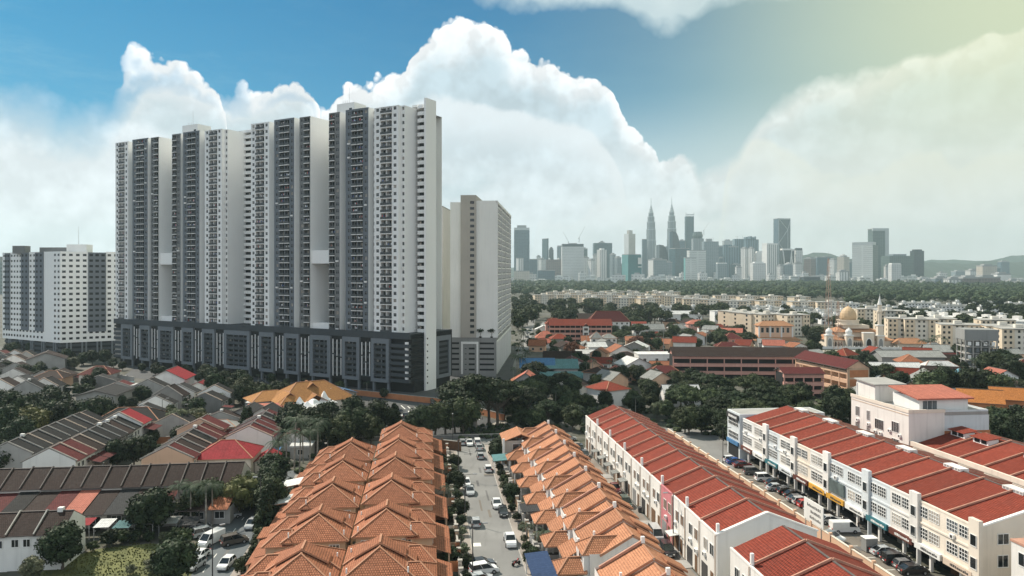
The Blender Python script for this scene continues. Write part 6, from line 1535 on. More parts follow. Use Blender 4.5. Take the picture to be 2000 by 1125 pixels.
def tw(label, x0, x1, y, Z, mat, f=0.0, th=24, crown=None, left=None, cat='skyscraper', nm='city_tower', yb=None):
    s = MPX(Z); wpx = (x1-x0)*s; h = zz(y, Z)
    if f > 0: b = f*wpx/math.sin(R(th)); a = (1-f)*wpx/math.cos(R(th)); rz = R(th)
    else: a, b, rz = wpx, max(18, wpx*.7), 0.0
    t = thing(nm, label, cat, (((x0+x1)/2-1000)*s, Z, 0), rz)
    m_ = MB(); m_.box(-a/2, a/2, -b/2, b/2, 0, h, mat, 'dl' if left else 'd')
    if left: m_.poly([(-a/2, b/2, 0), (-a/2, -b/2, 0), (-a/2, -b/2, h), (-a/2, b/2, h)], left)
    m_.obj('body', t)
    c = MB()
    if crown is None: c.box(-a*.3, a*.25, -b*.3, b*.3, h, h+7, 'city_grey', 'd'); c.box(-a/2-.6, a/2+.6, -b/2-.6, b/2+.6, h-3, h+1.5, 'city_grey')
    else: crown(c, a, b, h, t)
    if c.v: c.obj('crown', t)
    return t
def cr_step(*st):
    def f(c, a, b, h, t):
        z = h
        for k, dh, m in st: c.box(-a*k/2, a*k/2, -b*k/2, b*k/2, z, z+dh, m, 'd'); z += dh
    return f
def cr_flat(c, a, b, h, t): c.box(-a/2-.8, a/2+.8, -b/2-.8, b/2+.8, h, h+3, 'city_grey')
def cr_frame(c, a, b, h, t):
    for k in range(7): x = -a/2+a*k/6; c.box(x-1.2, x+1.2, -b/2, -b/2+2.4, h, h+(22 if k in (0, 6) else 13), 'steel_pale', 'd')
    c.box(-a/2, a/2, -b/2, -b/2+2, h+9, h+12, 'steel_pale')
tw('grey blue tower with a pale banded top, first tower right of the beige slab', 1004, 1034, 450, 3600, 'cw_blue', 0, crown=cr_step((1.0, 12, 'steel_pale'), (.6, 12, 'city_grey')))
tw('low blue grey block at the foot of the first tower right of the beige slab', 1034, 1049, 507, 3500, 'cw_blue', 0, crown=cr_flat)
tw('thin white block in front of the first tower', 1008, 1022, 505, 3300, 'fin_white', .3, crown=cr_flat)
tw('pinkish white low block at the foot of the beige slab side of the skyline', 1004, 1034, 530, 3000, 'grid_beige', 0, crown=cr_flat)
tw('white stub between the first tower and the slim dark tower', 1048, 1056, 501, 3800, 'grid_white', 0)
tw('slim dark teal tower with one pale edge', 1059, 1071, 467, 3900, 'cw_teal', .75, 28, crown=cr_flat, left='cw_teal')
tw('dark round topped tower right of the slim dark teal tower', 1072, 1081, 488, 3800, 'cw_dark', 0, crown=cr_step((.8, 8, 'cw_dark'), (.5, 6, 'cw_dark')))
tw('wide brown purple block with two small white roof domes', 1066, 1098, 507, 3500, 'grid_brown', 0, crown=lambda c, a, b, h, t: (c.lathe([(5, h), (5, h+3), (3.4, h+6), (0.4, h+8)], 'city_white', 8, (-a*.3, -b*.3)), c.lathe([(5, h), (5, h+3), (3.4, h+6), (0.4, h+8)], 'city_white', 8, (a*.25, -b*.3))))
tw('low dark blue block with a curved white canopy in front', 1050, 1083, 529, 3200, 'cw_blue', 0, crown=cr_flat)
tw('grey tower just left of the big white slab', 1088, 1098, 482, 3900, 'grid_grey', 0, crown=cr_step((.9, 6, 'city_grey')))
tw('broad white apartment slab with a dark grey roof storey', 1097, 1139, 482, 3400, 'grid_white', 0, crown=cr_step((.98, 12, 'cw_dark'), (.4, 4, 'city_grey')))
tw('grey tower peeping from behind the broad white slab', 1134, 1147, 486, 4000, 'cw_green', 0)
tw('pale low block right of the broad white slab', 1140, 1150, 503, 3500, 'grid_white', 0)
tw('bright white thin block right of the broad white slab', 1149, 1161, 508, 3300, 'fin_white', .4)
tw('light grey apartment tower in front of the dark teal block', 1158, 1173, 498, 3500, 'grid_white', 0)
tw('wide dark teal block with a roof lantern', 1159, 1194, 475, 3900, 'cw_teal', 0, crown=lambda c, a, b, h, t: (c.box(-a*.2, a*.12, -8, 8, h, h+6, 'city_grey', 'd'), c.box(-a*.1, a*.04, -5, 5, h+6, h+12, 'city_grey', 'd')))
tw('taller light grey tower in front of the dark teal block', 1166, 1185, 488, 3400, 'fin_white', .3, crown=cr_step((.5, 7, 'city_white')))
tw('grey apartment tower left of the green netted building', 1191, 1202, 497, 3600, 'grid_grey', .4)
tw('second grey apartment tower left of the green netted building', 1201, 1213, 503, 3500, 'grid_grey', .3)
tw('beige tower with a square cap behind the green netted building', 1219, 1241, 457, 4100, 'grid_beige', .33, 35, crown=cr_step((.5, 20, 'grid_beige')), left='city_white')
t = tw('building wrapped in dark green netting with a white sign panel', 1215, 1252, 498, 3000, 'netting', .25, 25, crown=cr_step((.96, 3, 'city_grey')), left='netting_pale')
s_ = MB(); s_.box(12, 30, -28, -27.6, 75, 101, 'city_white') ; s_.box(12, 30, -28, -27.6, 62, 66, 'city_white'); s_.obj('sign_panel', t)
tw('blue grey slab close behind the left twin spire', 1254, 1263, 468, 4300, 'cw_blue', 0, crown=cr_flat)
rr = random.Random(21); FT = []
for k in range(34):
    px = 1042+16.5*k+rr.uniform(-6, 6); wd = rr.uniform(9, 17)
    o = tw('', px-wd/2, px+wd/2, rr.uniform(500, 526), rr.uniform(3700, 4700), rr.choice(['grid_grey', 'cw_blue', 'grid_white', 'fin_grey', 'cw_green', 'grid_beige', 'cw_teal']), rr.choice([0, 0, .35]), rr.uniform(15, 40), nm='background_tower'); o['group'] = 'background towers between the main ones'; FT.append(o)
by_x(FT, '{} background tower from the left, rising between the main skyline towers')
# twin spires
def spire(px, Z, ytip):
    k = Z/4360.0; x = (px-1000)*Z/F
    t = thing('twin_spire', '', 'skyscraper', (x, Z, 0), R(11), 'two matching spired towers')
    hb = zz(ytip, Z)
    segs = [(30.5, 0, .515), (28.6, .515, .655), (25.6, .655, .752), (21.0, .752, .822), (15.5, .822, .872)]
    m_ = MB()
    for r_, a, b in segs:
        pts = []
        for q in range(16): rr_ = r_*(1.0 if q % 2 == 0 else .93); an = 2*math.pi*q/16; pts.append((rr_*math.cos(an), rr_*math.sin(an)))
        m_.prism(pts, hb*a, hb*b, 'fin_steel'); m_.prism([(x*1.03, y*1.03) for x, y in pts], hb*b-3, hb*b+1, 'steel_pale')
    m_.obj('shaft', t)
    c = MB(); c.lathe([(13, hb*.872), (12.4, hb*.89), (9.6, hb*.905), (9.2, hb*.925), (6, hb*.94), (4.2, hb*.96), (2.2, hb*.975), (1.2, hb)], 'steel_pale', 12); c.obj('crown', t)
    p_ = MB(); p_.tube((0, 0, hb), (0, 0, hb+32), 2.0, .9, 'steel_pale', 6); p_.lathe([(.3, hb+6), (3, hb+8.5), (.3, hb+11)], 'steel_pale', 8); p_.obj('pinnacle', t)
    a_ = MB(); a_.lathe([(14, 0), (14, hb*.42), (10, hb*.43)], 'fin_steel', 12, (-31, 6)); a_.obj('bustle', t)
    return t
spire(1271.5, 4360, 397)['label'] = 'left of the two matching stepped towers with needle spires'
spire(1312.0, 4420, 395)['label'] = 'right of the two matching stepped towers with needle spires'
def cr_sail(c, a, b, h, t):
    pts = [(-a/2, h), (a*.15, h-8), (a*.38, h-30), (a/2, h-75), (a/2, 0)]
def sail(label, x0, x1, y, Z, mat, lm):
    s = MPX(Z); w = (x1-x0)*s; h = zz(y, Z); t = thing('sail_tower', label, 'skyscraper', ((x0+x1)/2*s-1000*s, Z, 0), 0)
    out = [(-w/2, 0), (w/2, 0), (w*.5, h*.62), (w*.44, h*.78), (w*.32, h*.9), (w*.12, h*.98), (-w*.22, h), (-w/2, h*.985)]
    m_ = MB(); m_.poly([(x, -14, z) for x, z in out], mat); m_.poly([(x, 14, z) for x, z in reversed(out)], mat)
    for k in range(len(out)):
        p, q = out[k], out[(k+1) % len(out)]; m_.poly([(q[0], -14, q[1]), (p[0], -14, p[1]), (p[0], 14, p[1]), (q[0], 14, q[1])], mat)
    m_.obj('body', t); f_ = MB(); f_.box(-w/2-.6, -w*.22, -14.6, 14, 0, h*.985, lm, 'd'); f_.obj('pale_flank', t); return t
sail('dark tower with a curved sail top in front of the right spire', 1307, 1327, 452, 3900, 'cw_dark', 'cw_blue')
sail('curved dark glass tower with a pale flank between the spires', 1281, 1304, 478, 3700, 'cw_dark', 'fin_steel')
tw('grey brown apartment block with one bright white flank below the spires', 1266, 1302, 507, 3100, 'grid_grey', .2, 25, left='city_white')
tw('mottled grey block beside the white flanked one', 1300, 1312, 512, 3300, 'grid_grey', 0)
tw('small blue block left of the very dark tall tower', 1326, 1337, 470, 4300, 'cw_blue', 0)
tw('very dark tall tower with an open frame crown', 1338.5, 1354, 423, 4300, 'cw_teal', 0, crown=cr_frame)
t = tw('drum topped brownish tower right of the very dark tall one', 1352, 1373, 466, 4000, 'fin_steel', 0, crown=lambda c, a, b, h, t: (c.lathe([(a*.42, h), (a*.5, h+16), (a*.45, h+24), (a*.40, h+36)], 'cw_green', 12),))
tw('teal glass block below the very dark tall tower', 1308, 1345, 486, 3600, 'cw_teal', .2, 20, crown=cr_flat)
tw('pale teal banded block in front of the drum topped tower', 1337, 1358, 504, 3100, 'band_white', 0, crown=cr_flat, left='netting_pale')
tw('half built banded block with open floors', 1344, 1376, 490, 3400, 'band_white', 0, crown=cr_flat)
tw('grey tower with dotted concrete edges right of the drum topped tower', 1373, 1401, 472, 3600, 'grid_grey', 0, crown=lambda c, a, b, h, t: (c.box(-a*.3, a*.1, -8, 8, h, h+14, 'city_grey', 'd'), c.tube((a*.2, 0, h), (a*.2, 0, h+22), .8, .5, 'city_grey', 5)))
tw('blue grey slab behind the white headed tower', 1399, 1416, 482, 4200, 'cw_blue', 0)
tw('white trimmed tower with a broad square head', 1413, 1428, 473, 3900, 'fin_grey', 0, crown=lambda c, a, b, h, t: (c.box(-a*.55, a*.55, -b*.55, b*.55, h-14, h+8, 'steel_pale'), c.box(-a*.3, a*.3, -8, 8, h+8, h+14, 'city_grey', 'd')))
tw('grey low office with a dark band below the white headed tower', 1400, 1418, 515, 3200, 'grid_grey', 0, crown=cr_step((1.0, 4, 'city_white')))
tw('slate blue slab right of the white headed tower', 1421, 1440, 482, 3900, 'fin_grey', 0)
tw('deep blue broad tower with roof cranes', 1433, 1456, 467, 4200, 'fin_grey', 0, crown=lambda c, a, b, h, t: (c.tube((-a*.2, 0, h), (-a*.2, 0, h+18), .8, .6, 'city_grey', 5), c.tube((a*.25, 0, h), (a*.25, 0, h+18), .8, .6, 'city_grey', 5), c.tube((-a*.2-14, 0, h+16), (-a*.2+20, 0, h+18), .6, .4, 'city_grey', 5)))
tw('many finned blue grey tower with uneven roof blades', 1455, 1479, 468, 4100, 'fin_grey', 0, crown=lambda c, a, b, h, t: [c.box(-a/2+a*k/6, -a/2+a*k/6+a*.12, -b/2, b/2, h-4, h+(14, 4, 18, 10, 16, -2)[k], 'fin_grey', 'd') for k in range(6)])
tw('slender pale blade tower, left one in front of the finned tower', 1448, 1460, 485, 3400, 'fin_white', .45)
tw('slender pale blade tower, right one in front of the finned tower', 1462, 1473, 485, 3500, 'fin_white', .4)
tw('small pale tower at the foot of the pale blade towers', 1437, 1447, 522, 3000, 'grid_white', 0)
tw('white stepped tower left of the white striped tower', 1475, 1492, 494, 3500, 'city_white', 0, crown=cr_step((.75, 8, 'city_white')))
tw('low white office with a dark arch below the white stepped tower', 1468, 1493, 514, 3000, 'grid_white', 0, crown=cr_step((.7, 5, 'city_white')))
tw('tall white tower with vertical stripes left of the braced tower', 1489, 1518, 478, 3300, 'fin_white', .18, 20, crown=cr_step((1.01, 6, 'city_white')), left='city_white')
t = tw('dark glass tower with white crossing diagonal braces', 1512.5, 1541.5, 428, 4200, 'cw_dark', .12, 12, crown=cr_flat, left='cw_blue')
s = MPX(4200); a_ = .88*29*s/math.cos(R(12)); b_ = .12*29*s/math.sin(R(12)); h_ = zz(428, 4200)
br_ = MB(); y = -b_/2-1.2
for (xa, za), (xb, zb) in (((-.45, 1), (.28, .82)), ((.28, .82), (-.45, .6)), ((-.45, .6), (.3, .38)), ((.5, .98), (.28, .82)), ((.28, .82), (.3, .38)), ((.3, .38), (.5, .55)), ((.3, .38), (-.45, .14)), ((-.47, 0), (-.47, 1)), ((.48, 0), (.48, 1)), ((-.47, .995), (.48, .995))):
    br_.tube((xa*a_, y, za*h_), (xb*a_, y, zb*h_), 1.9, 1.9, 'steel_pale', 5)
br_.obj('braces', t)
def lantern(label, x0, x1, y, Z):
    s = MPX(Z); w = (x1-x0)*s; h = zz(y, Z); t = thing('lantern_tower', label, 'skyscraper', (((x0+x1)/2-1000)*s, Z, 0), 0)
    MB().box(-w*.3, w*.3, -w*.3, w*.3, 0, h*.6, 'cw_dark', 'd').obj('body', t)
    m_ = MB(); m_.prism([(-w*.4, -w*.3), (w*.4, -w*.3), (w*.4, w*.3), (-w*.4, w*.3)], h*.55, h, 'cw_dark'); m_.obj('head', t)
    c = MB(); c.box(-w/2, w/2, -w*.35, w*.35, h-4, h+3, 'city_white')
    for sx_ in (-1, 1):
        for k in range(5): a0, a1 = k/5, (k+1)/5; c.tube((sx_*w*(.3+.18*a0**2), -w*.34, h*(.35+.65*a0)), (sx_*w*(.3+.18*a1**2), -w*.34, h*(.35+.65*a1)), 2.4, 2.4, 'city_white', 5)
    c.obj('white_frame', t)
lantern('white framed lantern tower in front of the braced tower', 1526, 1545, 487, 3300); lantern('second white framed lantern tower, right of the first', 1543, 1557, 488, 3450)
tw('dark topped white office right of the lantern towers', 1553, 1566, 489, 3300, 'grid_white', 0, crown=cr_step((.9, 10, 'cw_dark')))
tw('low white office left below the lantern towers', 1518, 1530, 519, 3000, 'grid_white', .3); tw('low grey office with arched roof below the lantern towers', 1530, 1549, 517, 3000, 'grid_grey', 0, crown=lambda c, a, b, h, t: c.lathe([(a*.35, h), (a*.3, h+5), (a*.15, h+9), (.5, h+10)], 'city_grey', 10))
tw('white gridded office right below the lantern towers', 1549, 1566, 514, 2900, 'grid_white', .15, 20); tw('brown grey twin slab right of the lantern towers', 1571, 1592, 505, 3500, 'grid_brown', .4, 30)
tw('dark low box before the brown grey twin slab', 1566, 1597, 541, 2700, 'cw_dark', 0, crown=cr_flat)
tw('blue office left of the beige round topped tower', 1594, 1610, 503, 3900, 'cw_blue', 0, crown=cr_flat); tw('narrow blue office with white edge in the middle of the right skyline', 1609, 1624, 502, 4000, 'cw_blue', 0, crown=cr_flat)
tw('half hidden white framed office behind the masts', 1620, 1634, 507, 3700, 'grid_white', .4)
t = tw('beige apartment tower with a rounded crown', 1636, 1658, 502, 3300, 'grid_beige', .35, 30, crown=lambda c, a, b, h, t: c.lathe([(a*.45, h), (a*.42, h+5), (a*.25, h+10), (.5, h+13)], 'city_grey', 10))
tw('low white podium block at the foot of the beige round crowned tower', 1637, 1655, 530, 2900, 'fin_white', 0); tw('small pale block left of the louvred office tower', 1656, 1668, 512, 3500, 'grid_grey', 0)
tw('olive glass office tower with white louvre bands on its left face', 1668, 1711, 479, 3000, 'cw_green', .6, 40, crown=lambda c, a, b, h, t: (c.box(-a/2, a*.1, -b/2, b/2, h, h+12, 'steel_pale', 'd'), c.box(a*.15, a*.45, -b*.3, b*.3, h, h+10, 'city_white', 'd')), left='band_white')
t = tw('tall grey green tower with a pale frame behind the louvred tower', 1700, 1730, 448, 3500, 'cw_green', 0, crown=cr_flat)
s = MPX(3500); a_ = 30*s; h_ = zz(448, 3500); f_ = MB(); b_ = max(18, a_*.7)
f_.box(a_*.28, a_*.52, -b_/2-1.2, b_/2, 0, h_+4, 'steel_pale', 'd'); f_.box(-a_*.52, a_*.28, -b_/2-1.2, -b_/2+8, h_-8, h_+4, 'steel_pale'); f_.obj('pale_frame', t)
tw('wide grey office with a stepped roof right of the tall framed tower', 1729, 1776, 500, 3300, 'cw_green', 0, crown=cr_step((.55, 8, 'grid_grey'))); tw('bright white gridded block in front of the wide grey office', 1738, 1757, 516, 2800, 'grid_white', 0, crown=cr_step((.9, 4, 'city_white')))
tw('thin white edged slab left of the white gridded block', 1728, 1738, 520, 3000, 'fin_white', 0); tw('lone dark tower right of the wide grey office', 1781, 1801, 490, 3300, 'cw_dark', 0, crown=cr_step((.7, 6, 'cw_dark')))
for k, (x0, x1, y, Z, m_) in enumerate(((1800, 1822, 549, 2500, 'grid_white'), (1822, 1848, 543, 2500, 'grid_grey'), (1848, 1875, 545, 2300, 'fin_white'), (1874, 1908, 542, 2300, 'grid_brown'), (1906, 1945, 541, 2300, 'grid_brown'), (1890, 1914, 528, 3200, 'grid_white'), (1913, 1941, 519, 3000, 'grid_beige'), (1941, 1952, 523, 4200, 'cw_blue'), (1952, 1968, 511, 4600, 'cw_blue'), (1942, 1968, 535, 2600, 'city_white'), (1968, 1988, 548, 2400, 'city_white'), (1984, 2010, 551, 2300, 'grid_brown'), (1862, 1884, 530, 4000, 'grid_grey'), (1760, 1790, 552, 2500, 'city_white'), (1700, 1730, 555, 2500, 'grid_grey'))):
    tw('', x0, x1, y, Z, m_, 0)['group'] = 'low blocks at the right end of the skyline'
lowb = [o for o in COL.objects if o.get('group') == 'low blocks at the right end of the skyline']; by_x(lowb, '{} low block from the left at the right end of the skyline')
for k, (x0, x1, y, Z, m_) in enumerate(((-6, 6, 508, 1500, 'grid_grey'), (868, 876, 494, 3600, 'grid_white'), (873, 881, 502, 3400, 'grid_grey'))):
    tw(('grey tower cut by the left edge of the picture', 'distant white tower seen in the gap left of the beige slab', 'lower grey tower in the gap left of the beige slab')[k], x0, x1, y, Z, m_, 0)
# filler of low city blocks behind the forest edge
lo = MB(); lo.box(-16, 16, -9, 9, 0, 22, 'grid_white', 'd'); lo.box(-9, 4, -5, 5, 22, 26, 'city_grey', 'd'); l1 = tag(lo.obj('low_block'), '', 'office block', 'low pale city blocks along the far side of the forest')
lo = MB(); lo.box(-22, 22, -8, 8, 0, 15, 'band_white', 'd'); lo.box(-6, 14, -4, 4, 15, 18, 'city_white', 'd'); l2 = tag(lo.obj('low_block'), '', 'office block', 'low pale city blocks along the far side of the forest')
rr = random.Random(9); LB = []
for k in range(60):
    px = 1010+16.5*k+rr.uniform(-5, 5); Z = rr.uniform(2700, 3600); o = (l1, l2)[k % 2] if k < 2 else dup((l1, l2)[k % 2])
    sc_ = rr.uniform(.8, 1.9); o.location = ((px-1000)*Z/F, Z, 0); o.scale = (rr.uniform(.8, 1.5), 1, sc_); o.rotation_euler = (0, 0, R(rr.uniform(-30, 30))); LB.append(o)
by_x(LB, '{} low pale block from the left along the far edge of the forest')
# tower cranes
def crane(label, px, ybase, ytop, Z, ang, ln):
    x = (px-1000)*Z/F; z0 = zz(ybase, Z); z1 = zz(ytop, Z); t = thing('tower_crane', label, 'crane', (x, Z-30, z0), 0)
    MB().tube((0, 0, 0), (0, 0, z1-z0), 1.6, 1.4, 'steel_pale', 5).obj('mast', t)
    MB().tube((-8*math.cos(ang), 0, z1-z0-8*math.sin(ang)), (ln*math.cos(ang), 0, z1-z0+ln*math.sin(ang)), 1.0, .6, 'steel_pale', 5).obj('jib', t)
crane('crane with a raised jib over the broad white slab, right one', 1130, 474, 464, 3390, R(62), 55)
crane('crane with a raised jib over the broad white slab, left one', 1109, 475, 472, 3390, R(118), 48)
crane('crane with a raised jib above the drum topped tower', 1372, 460, 450, 3990, R(55), 55)
# ================================================================ hills behind the city
def hills(name, Z, prof, m_):
    mb = MB(); rr = random.Random(int(Z)); n = 120; x0, x1 = prof[0][0], prof[-1][0]; rows_ = []
    for k in range(n+1):
        px = x0+(x1-x0)*k/n
        for (a, ya), (b, yb) in zip(prof[:-1], prof[1:]):
            if a <= px <= b: y = ya+(yb-ya)*(.5-.5*math.cos(math.pi*(px-a)/(b-a)))
        h = zz(y, Z)+rr.uniform(-5, 5); x = (px-1000)*Z/F
        rows_.append([(x, Z-900, -5), (x+rr.uniform(-20, 20), Z-450, h*.45+rr.uniform(-12, 12)), (x, Z, h), (x, Z+900, -5)])
    for a, b in zip(rows_[:-1], rows_[1:]):
        for j in range(3): mb.poly([a[j], b[j], b[j+1], a[j+1]], m_)
    structure(mb.obj(name))
hills('hills', 6200, [(900, 528), (1300, 524), (1480, 520), (1540, 504), (1600, 493), (1660, 505), (1720, 508), (1800, 512), (1880, 515), (1940, 508), (1990, 512), (2060, 498), (2300, 505)], 'leaf_dark')
hills('hills', 7500, [(700, 526), (1200, 520), (1500, 512), (1750, 516), (1830, 507), (1920, 510), (1985, 499), (2080, 492), (2400, 505)], 'leaf_dark')
# ================================================================ trees
def leafy(mb, c, r, n, size, mat, rr, flat=.75, core=True):
    """one clump: leaf-sized faces through a ball, denser on its skin, round a dark irregular heart"""
    cx, cy, cz = c
    for _ in range(n):
        u = rr.uniform(-1, 1); a = rr.uniform(0, 2*math.pi); s = math.sqrt(1-u*u); q = r*rr.uniform(.55, 1.08)
        d = Vector((s*math.cos(a), s*math.sin(a), u)); p = Vector((cx+d.x*q, cy+d.y*q, cz+d.z*q*flat))
        nrm = (d*1.0+Vector((rr.gauss(0, .55), rr.gauss(0, .55), rr.gauss(0.25, .55)))).normalized()
        t = nrm.orthogonal().normalized(); t = (Matrix.Rotation(rr.uniform(0, 6.28), 3, nrm) @ t); b = nrm.cross(t); k = size*rr.uniform(.6, 1.35)
        mb.poly([p-t*k, p-b*k*.55, p+t*k, p+b*k*.55], mat)
    if core:
        i0 = len(mb.v); rings = [(0.0, -.7), (.62, -.35), (.74, .1), (.5, .5), (0.0, .68)]
        n_ = 7; idx = []
        for rad, z in rings:
            if rad == 0: mb.v.append((cx, cy, cz+z*r*flat)); idx.append([len(mb.v)-1])
            else:
                row_ = []
                for k in range(n_):
                    a = 2*math.pi*k/n_; j = rr.uniform(.8, 1.12); mb.v.append((cx+rad*r*j*math.cos(a), cy+rad*r*j*math.sin(a), cz+z*r*flat)); row_.append(len(mb.v)-1)
                idx.append(row_)
        mi = mb.mi(mat)
        for k in range(n_):
            mb.f.append((idx[0][0], idx[1][(k+1) % n_], idx[1][k])); mb.m.append(mi)
            for j in (1, 2): mb.f.append((idx[j][k], idx[j][(k+1) % n_], idx[j+1][(k+1) % n_], idx[j+1][k])); mb.m.append(mi)
            mb.f.append((idx[3][k], idx[3][(k+1) % n_], idx[4][0])); mb.m.append(mi)
def limb(mb, pts, r0, r1, m, n=6):
    for k in range(len(pts)-1):
        a = r0+(r1-r0)*k/(len(pts)-1); b = r0+(r1-r0)*(k+1)/(len(pts)-1); mb.tube(pts[k], pts[k+1], a, b, m, n, False)
def tree_proto(nm, h, cr, mat, seed, clumps=16, per=120, size=.42, shape='round', bark='bark'):
    rr = random.Random(seed); t = thing(nm, '', 'tree', (0, 0, 0), 0)
    tb, cb = MB(), MB()
    hb = h*(.22 if shape == 'round' else .42 if shape == 'umbrella' else .12)
    limb(tb, [(0, 0, 0), (rr.uniform(-.15, .15), rr.uniform(-.15, .15), hb*.5), (rr.uniform(-.3, .3), rr.uniform(-.3, .3), hb)], .035*h, .024*h, bark, 7)
    for k in range(clumps):
        a = 2.4*k+rr.uniform(-.4, .4)
        if shape == 'cone': f_ = k/clumps; z = h*(.15+.8*f_); q = cr*(1.02-f_)*rr.uniform(.35, .75); r_ = cr*(.50-.32*f_)
        elif shape == 'umbrella': q = cr*math.sqrt((k+.5)/clumps)*.95; z = h*(.86-.22*(q/cr)**2)+rr.uniform(-.05, .05)*h; r_ = cr*rr.uniform(.26, .38)
        else:
            u = 1-2*(k+.5)/clumps; s = math.sqrt(max(0, 1-u*u)); q = cr*.68*s*rr.uniform(.75, 1.1); z = h*.6+u*h*.30*rr.uniform(.85, 1.1); r_ = cr*rr.uniform(.32, .50)
        c = (q*math.cos(a), q*math.sin(a), z)
        leafy(cb, c, r_, per, size, mat, rr, .8 if shape != 'umbrella' else .6)
        if k % 2 == 0: limb(tb, [(0, 0, hb*rr.uniform(.6, 1)), (c[0]*.5, c[1]*.5, (hb+c[2])/2-.1*h*0.3), (c[0]*.92, c[1]*.92, c[2]-r_*.2)], .014*h, .004*h, bark, 5)
    tb.obj('trunk', t); cb.obj('crown', t)
    return t
def palm_proto(nm, h, L_, seed, mat='palm_leaf', nf=20):
    rr = random.Random(seed); t = thing(nm, '', 'palm', (0, 0, 0), 0); tb, cb = MB(), MB()
    lx, ly = rr.uniform(-.6, .6), rr.uniform(-.6, .6)
    limb(tb, [(0, 0, 0), (lx*.2, ly*.2, h*.35), (lx*.55, ly*.55, h*.7), (lx, ly, h)], .2, .13, 'bark_pale', 7)
    for k in range(nf):
        a = 2.399*k; up = rr.uniform(.1, 1.15)-.25*(k/nf); pts = []; d = Vector((math.cos(a), math.sin(a), 0)); p = Vector((lx, ly, h)); ang = up
        for j in range(8):
            pts.append(p.copy()); p = p+(d*math.cos(ang)+Vector((0, 0, math.sin(ang))))*(L_/7); ang -= .27
        sd_ = Vector((-d.y, d.x, 0))
        for j in range(7):
            wd = L_*.17*math.sin(math.pi*(j+.7)/8.2)
            for s in (-1, 1):
                for q in (0, .33, .66):
                    b0 = pts[j].lerp(pts[j+1], q); b1 = pts[j].lerp(pts[j+1], q+.22); tip = b0.lerp(b1, .5)+sd_*s*wd+Vector((0, 0, -wd*.55))+(pts[j+1]-pts[j])*.5
                    cb.poly([b0, b1, tip] if s > 0 else [b1, b0, tip], mat)
    tb.obj('trunk', t); cb.obj('crown', t); return t
PROTO = {
 'dark1': tree_proto('broadleaf_tree', 10, 4.6, 'leaf_dark', 1, 22, 150, .40), 'dark2': tree_proto('broadleaf_tree', 12, 4.6, 'leaf_dark', 2, 24, 150, .42), 'dark3': tree_proto('broadleaf_tree', 9, 4.8, 'leaf_dark', 3, 20, 150, .42),
 'mid1': tree_proto('broadleaf_tree', 10, 4.8, 'leaf_mid', 4, 22, 140, .42), 'mid2': tree_proto('broadleaf_tree', 11, 5.2, 'leaf_mid', 5, 24, 140, .42),
 'olive': tree_proto('olive_tree', 8, 4.6, 'leaf_olive', 6, 22, 150, .36), 'pale': tree_proto('pale_tree', 7, 3.4, 'leaf_pale', 7, 18, 140, .32), 'rust': tree_proto('rust_tree', 9, 4.5, 'leaf_rust', 8, 18, 130, .42),
 'rain1': tree_proto('rain_tree', 13, 7.5, 'leaf_mid', 9, 34, 140, .45, 'umbrella'), 'rain2': tree_proto('rain_tree', 15, 7.0, 'leaf_dark', 10, 32, 140, .45, 'umbrella'), 'tall': tree_proto('tall_tree', 17, 5.0, 'leaf_dark', 11, 26, 130, .42, 'umbrella', 'bark_pale'),
 'cone': tree_proto('conifer', 9, 2.6, 'leaf_dark', 12, 20, 90, .34, 'cone'), 'shrub': tree_proto('shrub', 2.6, 1.5, 'leaf_mid', 13, 10, 80, .2), 'shrub2': tree_proto('shrub', 2.4, 1.6, 'leaf_dark', 14, 10, 80, .2), 'shrub3': tree_proto('shrub', 2.2, 1.3, 'leaf_pale', 15, 9, 70, .18),
 'palm1': palm_proto('palm_tree', 8.5, 3.6, 16), 'palm2': palm_proto('palm_tree', 11, 4.0, 17), 'palm3': palm_proto('small_palm', 3.2, 2.4, 18),
 'far1': tree_proto('broadleaf_tree', 12, 6.0, 'leaf_mid', 21, 16, 50, .8), 'far2': tree_proto('broadleaf_tree', 13, 6.5, 'leaf_dark', 22, 16, 50, .85), 'far3': tree_proto('rain_tree', 14, 7.5, 'leaf_mid', 23, 18, 50, .85, 'umbrella'),
}
USED = set(); GROVES = {}
def tree(kind, p, s, grp, rz=None):
    src = PROTO[kind]
    if kind in USED: o = dup(src)
    else: o = src; USED.add(kind)
    o.location = p; o.rotation_euler = (0, 0, rnd.uniform(0, 6.28) if rz is None else rz); o.scale = (s*rnd.uniform(.92, 1.08), s*rnd.uniform(.92, 1.08), s)
    GROVES.setdefault(grp, []).append(o); take((p[0], p[1]), 2.2*s); return o
def grove(grp, kinds, pts, s0=.8, s1=1.2, gap=0.0, force=False):
    for px, py in pts:
        p = G(px, py)
        if force or clear(p, gap): tree(rnd.choice(kinds), p, rnd.uniform(s0, s1), grp)
def scatter(grp, kinds, poly, n, s0=.8, s1=1.2, gap=1.0, tries=40, sp=2.5):
    xs = [p[0] for p in poly]; ys = [p[1] for p in poly]
    def inside(x, y):
        c = False; j = len(poly)-1
        for i in range(len(poly)):
            if (poly[i][1] > y) != (poly[j][1] > y) and x < (poly[j][0]-poly[i][0])*(y-poly[i][1])/(poly[j][1]-poly[i][1])+poly[i][0]: c = not c
            j = i
        return c
    made = 0
    for _ in range(n*tries):
        if made >= n: break
        x, y = rnd.uniform(min(xs), max(xs)), rnd.uniform(min(ys), max(ys))
        if not inside(x, y): continue
        p = G(x, y)
        if not clear(p, gap): continue
        tree(rnd.choice(kinds), p, rnd.uniform(s0, s1), grp); made += 1
g = 'trees in the left grove'
